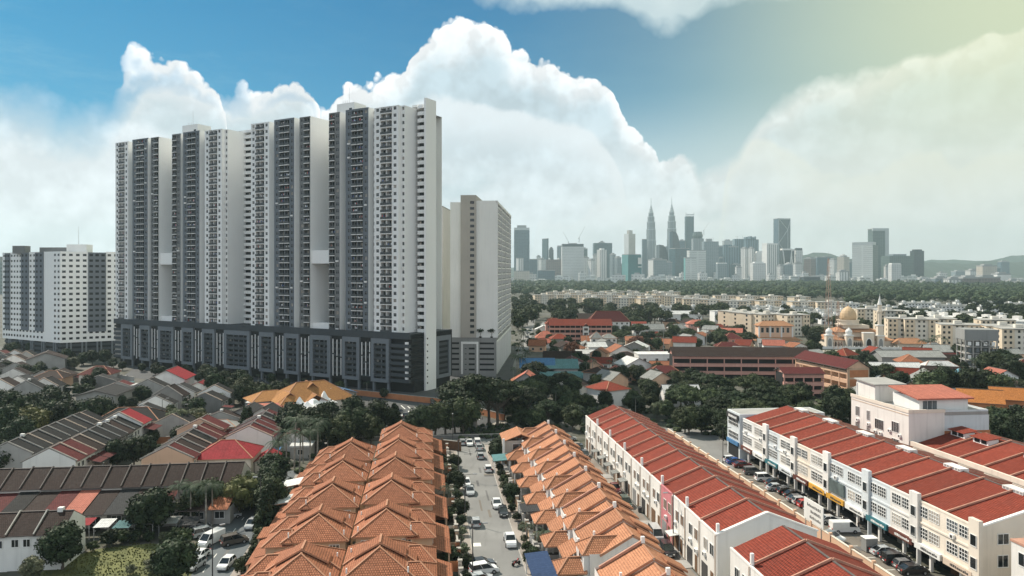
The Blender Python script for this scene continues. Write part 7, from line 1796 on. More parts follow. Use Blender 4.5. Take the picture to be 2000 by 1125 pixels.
grove(g, ['dark1', 'dark2'], [(20, 848), (55, 838), (95, 842), (130, 848), (170, 845), (70, 828), (40, 832), (108, 836), (195, 842), (-10, 850), (8, 870), (40, 885)], .75, 1.05, force=True)
grove(g, ['dark1', 'palm1'], [(0, 805), (70, 812), (188, 822), (210, 838)], .6, .75, force=True)
grove(g, ['olive'], [(55, 862)], 1.1, 1.15, force=True)
g = 'trees left of the brown terrace'
grove(g, ['dark1', 'dark3'], [(10, 930), (42, 918)], .7, .85, force=True)
g = 'trees among the left terraces'
grove(g, ['dark1', 'dark3'], [(228, 912), (285, 895), (195, 748), (390, 908), (262, 912)], .55, .75, force=True)
grove(g, ['pale'], [(385, 835), (145, 722), (345, 850)], .8, 1.1, force=True); grove(g, ['olive'], [(388, 845)], .7, .75, force=True)
grove(g, ['cone'], [(478, 845), (487, 842)], .8, .95, force=True)
for p_ in GAPS: tree(rnd.choice(['dark1', 'dark3', 'mid1', 'dark2', 'palm1']), W(VU(p_)[0]+rnd.uniform(-2, 2), VU(p_)[1]+3), rnd.uniform(.45, .72), g)
for k_ in range(90):
    x_, y_ = rnd.uniform(0, 470), rnd.uniform(700, 905); p_ = G(x_, y_)
    if clear(p_, -1.5) and len([1 for t_ in GROVES.get(g, [])]) < 90: tree(rnd.choice(['dark1', 'dark3', 'mid1', 'palm1']), p_, rnd.uniform(.32, .55), g)
g = 'trees before the brown terrace'
grove(g, ['dark1', 'dark3'], [(292, 1046)], .84, .9, force=True); grove(g, ['olive', 'pale'], [(468, 1004), (482, 985)], .8, .95, force=True); grove(g, ['mid1', 'mid2'], [(405, 1012), (372, 1022), (425, 1000)], .55, .7, force=True)
g = 'palms before the brown terrace'
grove(g, ['palm1'], [(372, 1030), (402, 1035), (415, 1026), (350, 1028)], .75, .95, force=True)
g = 'trees round the lawn'
grove(g, ['dark1', 'dark3'], [(122, 1112)], .66, .7, force=True); grove(g, ['dark3'], [(338, 1142)], .72, .76, force=True); grove(g, ['pale', 'dark3'], [(62, 1138)], .5, .6, force=True); grove(g, ['shrub', 'shrub2', 'shrub3'], [(215, 1066), (240, 1062), (262, 1060), (290, 1058), (318, 1056), (180, 1078), (345, 1060), (360, 1064), (300, 1118), (255, 1122)], .6, 1.1, force=True); grove(g, ['dark3'], [(30, 1003), (8, 1006)], .42, .5, force=True)
g = 'trees beside the left lane'
grove(g, ['dark3', 'mid1'], [(520, 985), (510, 1000), (530, 960), (537, 945), (528, 1010)], .5, .75, force=True); grove(g, ['cone'], [(524, 1022), (516, 1045)], .8, 1.0, force=True); grove(g, ['shrub', 'shrub2'], [(505, 1075), (498, 1090), (492, 1105), (488, 1115), (512, 1060), (480, 1118), (470, 1122)], .7, 1.1, force=True)
g = 'trees behind the hipped houses'
grove(g, ['palm1', 'palm2'], [(560, 930), (575, 915), (592, 905), (620, 895), (545, 935), (640, 880), (585, 930), (605, 915)], .8, 1.05, force=True); grove(g, ['dark1', 'mid1', 'dark2'], [(630, 868), (655, 862), (680, 868), (705, 860), (640, 850), (690, 848), (725, 868), (665, 880), (615, 880), (600, 868), (570, 862)], .75, 1.0, force=True); grove(g, ['dark3'], [(565, 868)], 1.0, 1.05, force=True); grove(g, ['cone'], [(770, 845), (774, 842)], .8, 1.0, force=True); grove(g, ['palm1'], [(688, 833)], .8, .85, force=True); grove(g, ['mid2', 'dark1'], [(850, 850), (870, 848), (888, 846), (738, 850), (820, 858), (905, 848)], .75, 1.0, force=True); grove(g, ['palm1', 'palm2'], [(740, 835), (835, 850)], .6, .8, force=True)
g = 'trees at the foot of the dark podium'
scatter(g, ['dark1', 'dark2', 'mid1'], [(400, 790), (560, 800), (560, 772), (420, 752)], 14, .55, .85, .5); grove(g, ['dark1'], [(402, 748), (412, 752), (398, 756), (425, 770), (445, 776), (505, 780), (540, 778), (360, 752), (180, 712), (160, 715), (205, 712), (130, 705), (60, 690), (30, 690), (20, 700)], .55, .8, force=True)
scatter(g, ['dark1', 'mid1'], [(0, 742), (0, 715), (230, 712), (240, 738)], 14, .4, .65, .5)
for k_ in range(30):
    s_ = 4+k_*5.8+rnd.uniform(-2, 2); p_ = C0+E1*s_-E2*rnd.uniform(6, 13)
    if rnd.random() < .85: tree(rnd.choice(['dark1', 'mid1', 'dark3', 'palm1']), p_, rnd.uniform(.32, .52), g)
g = 'tall trees before the beige tower'
grove(g, ['tall', 'rain2'], [(905, 835), (928, 838), (955, 832), (972, 835)], .95, 1.1, force=True); grove(g, ['tall', 'rain1'], [(1000, 812), (1030, 806), (985, 820)], .7, .9, force=True)
g = 'tree belt behind the workshops'
scatter(g, ['dark1', 'dark2', 'rain2', 'mid1', 'dark3', 'mid2', 'palm2', 'mid1', 'pale'], [(985, 845), (985, 800), (1010, 770), (1050, 752), (1330, 758), (1345, 790), (1290, 830), (1140, 845)], 52, .5, .76, -1.0, 80); scatter(g, ['dark1', 'dark2', 'rain2', 'mid2', 'rain1', 'mid1', 'mid2', 'olive'], [(1330, 845), (1330, 760), (1460, 770), (1540, 800), (1680, 790), (1672, 838), (1540, 838), (1450, 862)], 42, .5, .78, -1.0, 80); grove(g, ['dark1', 'mid1'], [(1345, 850), (1370, 845), (1400, 842), (1435, 835), (1465, 832), (1500, 825)], .6, .8, force=True)
g = 'rain trees before the brown school'
grove(g, ['rain1', 'rain2'], [(1385, 790), (1420, 800), (1455, 775), (1500, 785), (1370, 770), (1345, 780), (1480, 805), (1330, 800), (1405, 778)], .5, .66, force=True)
g = 'trees beside the white office block'
grove(g, ['dark2', 'mid2'], [(1640, 830), (1660, 825), (1625, 822), (1960, 870), (1990, 862), (1945, 850), (1975, 880), (2010, 875), (1950, 900)], .7, .9, force=True)
g = 'street trees by the slip road'
grove(g, ['dark3', 'mid1'], [(1440, 878), (1425, 868)], .6, .8, force=True)
g = 'trees right of the beige tower'
scatter(g, ['dark1', 'mid1', 'dark2', 'palm2'], [(1000, 760), (1000, 690), (1045, 640), (1062, 640), (1150, 690), (1300, 700), (1310, 745), (1200, 760)], 36, .45, .7, .3, 60)
scatter(g, ['dark1', 'mid2', 'rain1'], [(1200, 690), (1200, 640), (1420, 625), (1480, 680), (1310, 690)], 36, .55, .9, .3, 60); grove(g, ['rust'], [(1238, 684), (1245, 686), (1118, 698), (1075, 640)], .8, 1.0, force=True); grove(g, ['palm2', 'palm1'], [(1018, 742), (1030, 728), (1012, 720), (1020, 705), (1022, 690), (1010, 735)], .8, 1.1, force=True)
g = 'trees between school and mosque'
scatter(g, ['dark1', 'mid1', 'mid2'], [(1560, 690), (1690, 700), (1720, 745), (1660, 775), (1540, 690)], 22, .5, .85, .3); grove(g, ['dark2', 'rain1'], [(1690, 765), (1705, 760), (1675, 768), (1590, 680), (1600, 670), (1575, 660)], .7, .9, force=True)
g = 'trees among the pale roofs'
scatter(g, ['dark1', 'mid1', 'mid2', 'palm2', 'dark2'], [(1690, 790), (1700, 730), (1850, 700), (2000, 690), (2010, 790), (1900, 800)], 38, .45, .75, .3, 60); grove(g, ['palm1', 'palm2'], [(1800, 690), (1812, 692), (1830, 694), (1845, 690), (1960, 735), (1905, 745), (1822, 690)], .7, .95, force=True); grove(g, ['mid2', 'dark2'], [(1935, 740), (1955, 730), (1820, 790), (1845, 786), (1895, 790), (1925, 788), (1950, 792), (1978, 760)], .9, 1.1, force=True)
DIST = []
def far_scatter(poly, n, gap):
    global GROVES
    before = set(COL.objects)
    scatter('tmp', ['far1', 'far2', 'far3'], poly, n, .8, 1.15, gap, 60)
far_scatter([(1000, 640), (1000, 592), (1060, 592), (1200, 606), (1440, 606), (1440, 640), (1200, 645), (1060, 640)], 85, 1.0); far_scatter([(1440, 660), (1440, 600), (2000, 596), (2000, 670)], 70, 1.5); grove('tmp', ['far1', 'far2'], [(1010, 610), (1015, 620), (1008, 630), (1012, 645), (1030, 615)], .9, 1.1, force=True)
import bmesh
dm = bmesh.new(); mats_ = []
for o in GROVES.pop('tmp'):                         # hundreds of far crowns that nobody could tell apart: one mass
    for ch in o.children:
        me = ch.data; off = len(mats_)
        mx = Matrix.LocRotScale(o.location, o.rotation_euler, o.scale)
        idx = []
        for mt in me.materials:
            if mt not in mats_: mats_.append(mt)
            idx.append(mats_.index(mt))
        n0 = len(dm.verts); f0 = len(dm.faces); dm.from_mesh(me); dm.verts.ensure_lookup_table(); dm.faces.ensure_lookup_table()
        for v in dm.verts[n0:]: v.co = mx @ v.co
        for f in dm.faces[f0:]: f.material_index = idx[f.material_index]
    for ch in list(o.children): bpy.data.objects.remove(ch)
    bpy.data.objects.remove(o)
for k_ in ('far1', 'far2', 'far3'): USED.add(k_)
me = bpy.data.meshes.new('distant_trees'); dm.to_mesh(me); dm.free()
for mt in mats_: me.materials.append(mt)
o = bpy.data.objects.new('distant_trees', me); COL.objects.link(o); o['kind'] = 'stuff'; o['label'] = 'distant dark trees among the flats and white terraces'
g = 'shrubs along the street'
for u in range(100, 184, 5):
    tree(rnd.choice(['shrub', 'shrub2', 'shrub3']), W(rnd.uniform(15.9, 16.8), u+rnd.uniform(-1, 1), .1), rnd.uniform(.5, .85), g)
    tree(rnd.choice(['shrub', 'shrub2', 'shrub3']), W(rnd.uniform(5.4, 6.4), u+rnd.uniform(-1, 1), .1), rnd.uniform(.5, .9), g)
    if u % 2: tree(rnd.choice(['shrub2', 'shrub', 'palm3']), W(rnd.uniform(3.2, 4.2), u+2), rnd.uniform(.7, 1.1), g)
g = 'street trees beside the street'
for v, u, s in ((5.9, 156, .45), (6.0, 139, .38), (16.4, 147, .42), (16.6, 179, .5), (16.2, 114.5, .32), (6.2, 173, .36), (17.4, 184, .5)): tree('dark3', W(v, u, .1), s, g)
for v, u, s in ((18.6, 120, 1.0), (16.6, 124.5, .9), (19, 139, .9)): tree('palm3', W(v, u), s, g)
for k in list(PROTO):
    if k not in USED: tree(k, G(1500, 690), .6, 'trees between school and mosque')
for g, os_ in GROVES.items():
    for o in os_: o['group'] = g
    kinds = {}
    for o in os_: kinds.setdefault(o.name.split('.')[0], []).append(o)
    for nm, oo in kinds.items():
        kw = {'broadleaf_tree': 'bushy dark green tree', 'olive_tree': 'olive yellow tree', 'pale_tree': 'pale leaved tree', 'rust_tree': 'rust red tree', 'rain_tree': 'wide crowned tree', 'tall_tree': 'tall bare stemmed tree', 'conifer': 'narrow conical tree', 'shrub': 'green shrub', 'palm_tree': 'feathery palm', 'small_palm': 'small palm'}[nm]
        where = g.split(' ', 1)[1] if g.split(' ', 1)[0] in ('trees', 'palms', 'shrubs') else g.replace('tree belt', 'in the tree belt').replace('tall trees', '').replace('rain trees', '').replace('street trees', '').strip()
        if len(oo) == 1: oo[0]['label'] = 'lone {} {}'.format(kw, where)
        else: by_x(oo, '{} '+kw+' from the left '+where)
# ---------------------------------------------------------------- the forest belt: one mass
fm = MB(); rr = random.Random(77); mats = ('leaf_far', 'leaf_far', 'leaf_mid', 'leaf_dark')
cnt = 0
for k in range(3000):
    Z = 930+(2750-930)*rr.random()**1.3; px = rr.uniform(985, 2080); x = (px-1000)*Z/F
    edge = 1180+max(0, 1250-px)*.6-(px > 1650)*rr.uniform(0, 250)
    if Z < edge: continue
    r_ = rr.uniform(5.5, 9.5)*(1+.12*(Z-1200)/1000); h = rr.uniform(8, 15)
    leafy(fm, (x, Z, h*.72), r_, 26 if Z < 1700 else 14, 1.9 if Z < 1700 else 2.6, rr.choice(mats), rr, .82)
    if rr.random() < .5: leafy(fm, (x+rr.uniform(-5, 5), Z+rr.uniform(-4, 4), h), r_*.6, 14, 1.8, rr.choice(mats), rr, .8)
f_ = fm.obj('forest'); f_['kind'] = 'stuff'; f_['label'] = 'dense green forest belt in front of the far city'
# ground cover under the groves: low scrub that nobody could count
sm = MB(); rr = random.Random(5)
def scrub(poly, n, s0, s1, mats):
    xs = [p[0] for p in poly]; ys = [p[1] for p in poly]
    for _ in range(n):
        x, y = rr.uniform(min(xs), max(xs)), rr.uniform(min(ys), max(ys)); p = G(x, y)
        if not clear(p, -2): continue
        leafy(sm, (p.x, p.y, .5), rr.uniform(s0, s1), 16, .28, rr.choice(mats), rr, .6)
scrub([(985, 850), (1690, 740)], 420, .9, 2.0, ('leaf_dark', 'leaf_mid')); scrub([(1000, 740), (1480, 640)], 260, 1.2, 2.6, ('leaf_dark', 'leaf_mid')); scrub([(500, 1000), (740, 850)], 180, .8, 1.6, ('leaf_dark', 'leaf_mid')); scrub([(0, 860), (240, 780)], 160, .9, 1.8, ('leaf_dark',)); scrub([(1700, 800), (2000, 700)], 160, 1.0, 2.2, ('leaf_dark', 'leaf_mid')); scrub([(900, 860), (1000, 830)], 60, .8, 1.5, ('leaf_mid', 'leaf_dark'))
s_ = sm.obj('undergrowth'); s_['kind'] = 'stuff'; s_['label'] = 'low dark scrub under the trees'
gm = MB()
for _ in range(1500):
    x, y = rr.uniform(85, 395), rr.uniform(1062, 1125); p = G(x, y)
    v, u = VU(p)
    if u > 128+ (v+75)*.15 or v > -39.5: continue
    k = rr.uniform(.08, .2); a = rr.uniform(0, 6.28)
    for q in range(3):
        an = a+q*1.05; d = Vector((math.cos(an), math.sin(an), 0))*k*.5; gm.poly([p-d, p+d, p+d*1.3+Vector((0, 0, k)), p-d*.7+Vector((0, 0, k*1.2))], 'grass_blade')
s_ = gm.obj('grass'); s_['kind'] = 'stuff'; s_['label'] = 'rough yellow green grass on the lawn'
# ================================================================ vehicles
CARS = {}
def car_proto(typ, paint):
    key = (typ, paint)
    if key in CARS: return dup(CARS[key])
    P = 'paint_'+paint
    t = thing({'sedan': 'parked_car', 'hatch': 'parked_car', 'mpv': 'parked_car', 'van': 'parked_van', 'pickup': 'pickup_truck'}[typ], '', 'van' if typ == 'van' else 'pickup' if typ == 'pickup' else 'car')
    S = {'sedan': (4.5, .88, 1.44, [(-2.25, .45), (-2.2, .86), (-1.35, .96), (1.0, .94), (2.05, .76), (2.25, .58), (2.25, .35)], [(-1.75, .95), (-1.0, 1.40), (.25, 1.42), (1.15, .93)]),
         'hatch': (3.8, .84, 1.5, [(-1.9, .4), (-1.88, .92), (-1.2, .98), (.9, .95), (1.7, .8), (1.9, .6), (1.9, .35)], [(-1.85, .95), (-1.5, 1.44), (.1, 1.48), (1.0, .94)]),
         'mpv': (4.4, .9, 1.75, [(-2.2, .42), (-2.18, 1.0), (-1.2, 1.04), (1.2, 1.0), (2.0, .86), (2.2, .62), (2.2, .38)], [(-2.15, 1.0), (-1.95, 1.68), (.3, 1.72), (1.35, 1.0)]),
         'van': (4.9, .93, 2.1, [(-2.4, .4), (-2.4, 1.2), (-1.2, 1.22), (1.7, 1.2), (2.3, 1.0), (2.45, .7), (2.45, .38)], [(-2.38, 1.2), (-2.3, 1.98), (1.1, 2.02), (1.95, 1.18)]),
         'pickup': (5.1, .92, 1.75, [(-2.55, .5), (-2.55, 1.05), (-.9, 1.05), (1.1, 1.05), (2.3, .98), (2.55, .7), (2.55, .45)], [(-.95, 1.04), (-.75, 1.7), (.6, 1.72), (1.25, 1.04)])}[typ]
    Ln, w, hh, prof, cab = S
    m = MB(); pts = prof+[(prof[-1][0], .3), (prof[0][0], .3)]
    def hw(x, z): return w-.10*max(0, (abs(x)-Ln*.36)/(Ln*.14))-.05*max(0, (z-.75)/.4)
    n = len(pts)
    for k in range(n):
        a, b = pts[k], pts[(k+1) % n]
        m.poly([(a[0], -hw(*a), a[1]), (a[0], hw(*a), a[1]), (b[0], hw(*b), b[1]), (b[0], -hw(*b), b[1])][::1], P)
    m.poly([(x, -hw(x, z), z) for x, z in pts][::-1], P); m.poly([(x, hw(x, z), z) for x, z in pts], P)
    if typ == 'pickup': m.box(-2.4, -1.0, -.72, .72, 1.052, 1.056, 'metal_dark')
    if typ == 'van' and paint == 'white': m.box(-2.38, .55, -.9, .9, 1.1, 1.99, P)
    m.obj('body', t)
    g = MB(); ww = [w-.06, w-.22, w-.22, w-.08]
    c = [[(x, -q, z), (x, q, z)] for (x, z), q in zip(cab, ww)]
    for k in range(3): g.poly([c[k][0], c[k+1][0], c[k+1][1], c[k][1]][::-1] if False else [c[k][0], c[k][1], c[k+1][1], c[k+1][0]][::-1], 'window_glass')
    g.poly([c[0][0], c[3][0], c[2][0], c[1][0]], 'window_glass'); g.poly([c[0][1], c[1][1], c[2][1], c[3][1]], 'window_glass'); g.obj('window_glass', t)
    r = MB(); (xa, za), (xb, zb) = cab[1], cab[2]; q = w-.2
    r.slab([(xa-.05, -q, za+.04), (xb+.06, -q, zb+.04), (xb+.06, q, zb+.04), (xa-.05, q, za+.04)], .06, P)
    for s in (-1, 1):
        for (x0, z0), (x1, z1), e in ((cab[0], cab[1], 0), (cab[3], cab[2], 0), ((((cab[0][0]+cab[3][0])/2), cab[0][1]), (((xa+xb)/2), za), 0)):
            r.bar((x0, s*(w-.065), z0), (x1, s*(w-.215), z1), .07, .05, P)
    r.obj('roof', t)
    for x in (-Ln*.30, Ln*.31):
        for s in (-1, 1):
            k = MB(); R_ = .33; k.tube((x, s*(w-.14), R_), (x, s*(w+.02), R_), R_, R_, 'tyre', 14); k.tube((x, s*(w+.0), R_), (x, s*(w+.03), R_), .2, .18, 'metal_grey', 10); k.obj('wheel', t)
    for s in (-1, 1):
        MB().box(prof[-2][0]-.04, prof[-2][0]+.03, s*.42, s*.72, .60, .74, 'lamp_clear').obj('headlight', t); MB().box(prof[1][0]-.07, prof[1][0]+.03, s*.5, s*.76, .72, .92, 'lamp_red').obj('tail_light', t)
    b = MB(); b.box(prof[0][0]-.03, prof[0][0]+.0, -.26, .26, .52, .64, 'frame_white'); b.box(prof[-2][0], prof[-2][0]+.03, -.26, .26, .42, .54, 'frame_white'); b.obj('number_plate', t)
    CARS[key] = t
    return t
def car(typ, paint, p, hd, label, grp=None, z=.014):    # hd: degrees from the far direction of the streets, clockwise
    o = car_proto(typ, paint); o.location = (p[0], p[1], z); o.rotation_euler = (0, 0, RZ+R(90-hd)); o['label'] = label
    if grp: o['group'] = grp
    elif 'group' in o: del o['group']
    return o
g = 'cars along the central street'
for typ, c, px, py, hd, lb in (('hatch', 'silver', 903, 868, 0, 'silver hatchback at the left kerb by the cross road'), ('sedan', 'white', 917, 869, 180, 'white sedan facing the camera in the middle of the far street end'), ('mpv', 'white', 932, 868, 0, 'white people carrier at the right kerb by the cross road'), ('sedan', 'silver', 936, 878, 0, 'silver sedan behind the white people carrier at the far street end'),
   ('hatch', 'silver', 938, 895, 0, 'silver hatchback half beside the green grey car shelter'), ('hatch', 'white', 953, 920, 0, 'white hatchback alone at the right kerb in mid street'), ('hatch', 'white', 911, 949, 180, 'white hatchback under the tree at the left kerb'), ('sedan', 'silver', 918, 964, 180, 'silver sedan just in front of the white hatchback under the tree'),
   ('sedan', 'white', 970, 989, 180, 'white sedan facing the camera by the grey flat canopy'), ('hatch', 'black', 983, 1006, 180, 'black hatchback beside the small palm at the right kerb'), ('hatch', 'silver', 929, 1026, 0, 'silver hatchback seen from behind at the left kerb with its shadow on the road'), ('pickup', 'white', 996, 1062, 180, 'white pickup at the right kerb in the lower street'),
   ('sedan', 'black', 940, 1108, 75, 'black sedan parked across the left pavement at the bottom'), ('mpv', 'white', 945, 1120, 75, 'white people carrier parked across the left pavement at the bottom'), ('hatch', 'silver', 940, 1138, 75, 'silver hatchback parked across the left pavement, lowest in the picture')):
    car(typ, c, G(px, py), hd, lb, g)
g = 'cars in the left lane'
for typ, c, px, py, hd, lb in (('hatch', 'silver', 492, 1030, 188, 'silver hatchback at the right edge of the left lane'), ('mpv', 'bronze', 458, 1062, 60, 'bronze people carrier slanting across the left lane'), ('van', 'white', 413, 1062, 205, 'white panel van at the left kerb of the lane'), ('mpv', 'silver', 402, 1047, 60, 'silver people carrier behind the white panel van'),
   ('sedan', 'white', 389, 1092, 195, 'white sedan next to the lawn tree'), ('hatch', 'silver', 382, 1110, 195, 'silver hatchback half hidden behind the lawn tree'), ('hatch', 'white', 442, 1108, 190, 'white hatchback by the shrubs at the lane bottom'), ('sedan', 'silver', 446, 1014, 50, 'silver sedan at a slant below the palms'), ('hatch', 'silver', 461, 1000, 200, 'silver hatchback under the palms'), ('sedan', 'black', 385, 1036, 60, 'black sedan in the shade before the brown terrace'),
   ('sedan', 'silver', 480, 976, 190, 'silver sedan at the far end of the left lane'), ('sedan', 'black', 168, 1040, 70, 'black sedan before the brown terrace porches')):
    car(typ, c, G(px, py), hd, lb, g)
g = 'vehicles in the alley'
for typ, c, px, py, hd, lb in (('hatch', 'silver', 1112, 860, 85, 'silver hatchback parked across the far alley mouth'), ('mpv', 'black', 1133, 882, 185, 'black people carrier near the far alley mouth'), ('pickup', 'maroon', 1200, 960, 180, 'maroon pickup by the pink workshop'), ('mpv', 'green', 1222, 988, 180, 'dark green people carrier in the middle of the alley'), ('van', 'silver', 1281, 1052, 184, 'silver white minibus in the alley beside the grey lettering'), ('mpv', 'black', 1303, 1082, 184, 'black people carrier in front of the alley minibus'), ('hatch', 'black', 1143, 892, 185, 'black hatchback behind the maroon pickup near the far end')):
    car(typ, c, G(px, py), hd, lb, g)
g = 'cars nose in along the car park'
kk = 0
for typ, c, cx, cy, hd, lb in (('hatch', 'white', 78, 505, 92, 'white hatchback, farthest in the car park row'), ('sedan', 'blue', 104, 516, 92, 'dark blue sedan second from the far end of the car park row'), ('sedan', 'maroon', 140, 535, 92, 'maroon sedan third from the far end of the car park row'), ('mpv', 'grey', 196, 572, 92, 'grey people carrier below the corner shop'), ('mpv', 'white', 262, 608, 92, 'white people carrier in the far half of the car park row'), ('sedan', 'black', 318, 634, 92, 'black sedan next to the white people carrier'), ('sedan', 'silver', 325, 660, 92, 'silver sedan in the far half of the car park row'),
   ('hatch', 'black', 378, 680, 92, 'black hatchback right of the silver sedan'), ('sedan', 'black', 420, 697, 92, 'black sedan in the middle of the car park row'), ('sedan', 'grey', 440, 722, 92, 'grey sedan in the middle of the car park row'), ('hatch', 'silver', 462, 735, 92, 'silver hatchback just behind the red car'), ('hatch', 'red', 492, 752, 92, 'bright red hatchback in the car park row'), ('hatch', 'black', 524, 774, 92, 'black hatchback right of the red car'), ('sedan', 'black', 566, 797, 92, 'black sedan beside the silver sedan near the white van'), ('sedan', 'silver', 615, 838, 92, 'silver sedan just behind the big white van'),
   ('van', 'white', 692, 888, 96, 'big white van standing across the car park'), ('sedan', 'white', 622, 928, 150, 'white sedan close under the notice board'), ('sedan', 'silver', 912, 1010, 92, 'silver sedan in the near half of the car park'), ('sedan', 'black', 960, 1036, 92, 'black sedan after the silver one in the near car park'), ('mpv', 'black', 975, 1056, 92, 'black people carrier in the near car park'), ('hatch', 'grey', 1030, 1086, 92, 'grey hatchback in the near car park'), ('sedan', 'black', 1064, 1112, 92, 'black sedan, nearest in the car park row')):
    car(typ, c, G(1400+cx*.36, 720+cy*.36), hd, lb, g)
g = 'small distant parked cars'
rr = random.Random(3); far = []
for px, py in ((780, 808), (800, 816), (792, 815), (700, 822), (722, 824), (1030, 660), (1033, 652), (1036, 645), (1028, 670), (1031, 690), (870, 790), (960, 790), (845, 788), (1930, 760), (1945, 757), (1960, 758), (1915, 762), (1730, 700), (1745, 701), (1760, 700), (1850, 692), (1870, 700), (1890, 704), (470, 842), (440, 852), (330, 832), (305, 835)):
    far.append(car(rr.choice(['sedan', 'hatch', 'mpv']), rr.choice(['white', 'silver', 'white', 'black', 'grey']), G(px, py), rr.choice([0, 90, 45, 170]), '', g, .03))
by_x(far, '{} small distant parked car from the left')
# motorcycles
def bike(paint, p, rz, label):
    t = thing('motorcycle', label, 'motorcycle', p, rz)
    for x in (-.6, .6): MB().tube((x, -.05, .3), (x, .05, .3), .3, .3, 'tyre', 14).obj('wheel', t)
    m = MB(); m.bar((-.6, 0, .32), (.1, 0, .62), .16, .12, 'paint_'+paint); m.bar((.1, 0, .5), (.55, 0, .95), .14, .14, 'paint_'+paint); m.box(-.15, .2, -.13, .13, .3, .6, 'metal_dark'); m.bar((.6, 0, .3), (.45, 0, .95), .08, .08, 'metal_grey'); m.obj('frame', t)
    MB().box(-.75, .1, -.14, .14, .72, .82, 'metal_dark').obj('seat', t); m = MB(); m.tube((.45, -.34, 1.02), (.45, .34, 1.02), .025, .025, 'metal_dark', 6); m.obj('handlebar', t); MB().box(.52, .62, -.08, .08, .8, .96, 'lamp_clear').obj('headlight', t)
bike('red', G(1008, 1104, .02), R(40), 'red motorcycle on the right pavement near the blue awning'); bike('black', G(1594, 985, .02), R(10), 'black motorcycle among the shop columns near the red car'); bike('black', G(1650, 1020, .02), R(200), 'black motorcycle by the shops behind the big white van'); bike('blue', G(1460, 902, .02), R(60), 'blue motorcycle below the corner shop')
# people outside the shops
def person(p, rz, top, legs, hair, label, pose=0):
    me = bpy.data.meshes.new('person_rig')
    s = .08+.04*pose
    J = [((0, 0, .95), .13), ((0, 0, 1.2), .125), ((0, 0, 1.42), .14), ((0, 0, 1.52), .055), ((0, .01, 1.62), .095), ((0, .02, 1.72), .085),
         ((.10, 0, .9), .095), ((.11, s, .5), .065), ((.11, -s*.2, .09), .045), ((.11, .14, .04), .04), ((-.10, 0, .9), .095), ((-.11, -s, .5), .065), ((-.11, -s*1.6, .09), .045), ((-.11, .0, .04), .04),
         ((.19, 0, 1.4), .06), ((.25, -.03, 1.14), .045), ((.25, .08, .9), .035), ((.25, .11, .80), .035), ((-.19, 0, 1.4), .06), ((-.25, .02, 1.14), .045), ((-.24, .14, .93), .035), ((-.24, .18, .84), .035)]
    E = [(0, 1), (1, 2), (2, 3), (3, 4), (4, 5), (0, 6), (6, 7), (7, 8), (8, 9), (0, 10), (10, 11), (11, 12), (12, 13), (2, 14), (14, 15), (15, 16), (16, 17), (2, 18), (18, 19), (19, 20), (20, 21)]
    me.from_pydata([j[0] for j in J], E, []); o = bpy.data.objects.new('rig', me); COL.objects.link(o)
    sk = o.modifiers.new('skin', 'SKIN'); o.modifiers.new('sub', 'SUBSURF').levels = 1
    for v, j in zip(me.skin_vertices[0].data, J): v.radius = (j[1], j[1]*.85)
    me.skin_vertices[0].data[0].use_root = True
    bpy.context.view_layer.update(); dg = bpy.context.evaluated_depsgraph_get(); nm = bpy.data.meshes.new_from_object(o.evaluated_get(dg)); bpy.data.objects.remove(o)
    nm.materials.clear()
    for m in (top, legs, 'skin', hair): nm.materials.append(M[m])
    for f in nm.polygons:
        c = f.center; f.material_index = 3 if c.z > 1.68 or (c.z > 1.56 and c.y < -.02) else 2 if c.z > 1.48 or (abs(c.x) > .2 and c.z < 1.2) else 0 if c.z > .92 else 1
    b = bpy.data.objects.new('person', nm); COL.objects.link(b); b.location = p; b.rotation_euler = (0, 0, rz); tag(b, label, 'person')
plain('skin', (0.32, 0.18, 0.11), .6, .05, 2)
person(G(1677, 1036, .014), R(200), 'metal_dark', 'navy_sheet', 'metal_dark', 'person in dark clothes standing by the shops behind the big white van')
person(G(1520, 942, .014), R(60), 'fabric_white', 'metal_dark', 'metal_dark', 'person in a white shirt walking by the far car park shops', 1)
# ================================================================ street lamps and poles
def lamp(label, p, h, arm, ang, double=False, curved=False):
    t = thing('street_lamp', label, 'street lamp', p, ang)
    MB().tube((0, 0, 0), (0, 0, h), .10, .065, 'metal_dark', 8).tube((0, 0, 0), (0, 0, .5), .17, .17, 'metal_dark', 8).obj('post', t)
    m = MB(); m.tube((0, 0, h-.05), (arm, 0, h+(.5 if curved else .08)), .05, .04, 'metal_dark', 6); m.obj('arm', t)
    MB().box(arm-.15, arm+.65, -.14, .14, h+(.42 if curved else .02), h+(.56 if curved else .16), 'metal_grey').obj('lamp_head', t)
lamp('black street lamp with an arm over the central street, farther one', W(6.8, 136.2, .13), 8.6, 1.6, RZ)
lamp('black street lamp with an arm over the central street, nearer one', W(6.6, 109.5, .13), 8.6, 1.6, RZ)
lamp('street lamp at the far left of the central street', W(6.8, 165, .13), 8.6, 1.6, RZ)
lamp('tall dark lamp post at the right edge of the left lane', G(509, 1030), 9.0, -1.2, RZ)
lamp('dark lamp post cut by the bottom edge beside the white van', G(415, 1135), 8.0, 1.2, RZ+.6)
lamp('street lamp on the alley wall beside the silver minibus', W(40.2, 118.5), 9.5, -1.6, RZ)
lamp('curved street lamp rising from the left grove', G(112, 842), 8.5, 1.2, RZ, curved=True)
lamp('curved street lamp beside the open grey pavilion', G(317, 838), 8.5, 1.2, RZ, curved=True)
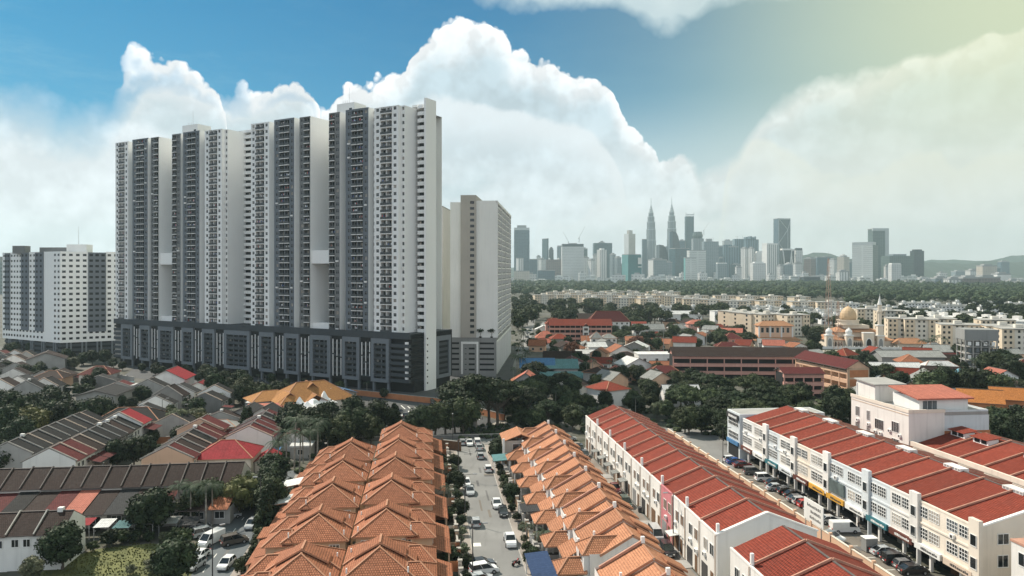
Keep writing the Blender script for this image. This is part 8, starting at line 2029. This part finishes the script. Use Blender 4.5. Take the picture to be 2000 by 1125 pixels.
lamp('slim pale lamp post right of the curved one', G(357, 845), 8.0, .8, RZ)
lamp('short dark post at the alley edge before the workshops', W(33.4, 106), 4.2, .3, RZ)
lamp('street lamp by the slip road behind the car park wall', G(1412, 905), 8.5, 1.4, RZ)
lamp('street lamp at the corner of the cross road', W(6.5, 194, .02), 8.5, 1.4, RZ+R(90))
for k, (px, py, h) in enumerate(((1296, 690, 13), (1380, 690, 14), (1430, 610, 22), (1146, 690, 11), (1000, 640, 12), (1756, 702, 10), (1946, 705, 14))):
    t = thing('utility_pole', '', 'pole', G(px, py), R(20*k)); MB().tube((0, 0, 0), (0, 0, h), .16, .1, 'concrete', 7).obj('post', t); m = MB(); m.box(-1, 1, -.06, .06, h-.9, h-.78, 'metal_grey'); m.obj('cross_arm', t)
by_x([o for o in COL.objects if o.name.startswith('utility_pole')], '{} pale utility pole from the left above the distant trees')
# steel cabinet standing in the car park and other yard things
t = thing('steel_cabinet', 'grey steel cabinet with a white top at the edge of the car park', 'cabinet', G(1698, 1076, .014), RZ); MB().box(-1.0, 1.0, -.7, .7, .1, 2.2, 'grey_render').obj('body', t); MB().box(-1.1, 1.1, -.8, .8, 2.2, 2.32, 'frame_white').obj('lid', t); MB().box(-.85, .85, -.74, -.7, .3, 1.0, 'metal_dark').obj('door', t)
bins = []
for k in range(9):
    v, u = ((16.3, 118), (16.2, 131), (6.2, 118), (6.1, 131), (6.3, 146), (16.4, 152), (35.0, 150), (40.2, 138), (16.3, 109))[k]
    t = thing('wheeled_bin', '', 'bin', W(v, u, .13 if v < 20 else .02), RZ, 'wheeled bins along the streets'); m_ = MB(); m_.prism([(-.28, -.3), (.28, -.3), (.28, .3), (-.28, .3)], .08, .95, ('teal_sheet', 'metal_dark', 'scarlet_sheet')[k % 3]); m_.obj('body', t); MB().slab([(-.32, -.34, .97), (.32, -.34, .97), (.32, .34, 1.06), (-.32, .34, 1.06)], .05, 'metal_dark').obj('lid', t); bins.append(t)
by_x(bins, '{} wheeled bin from the left along the streets')
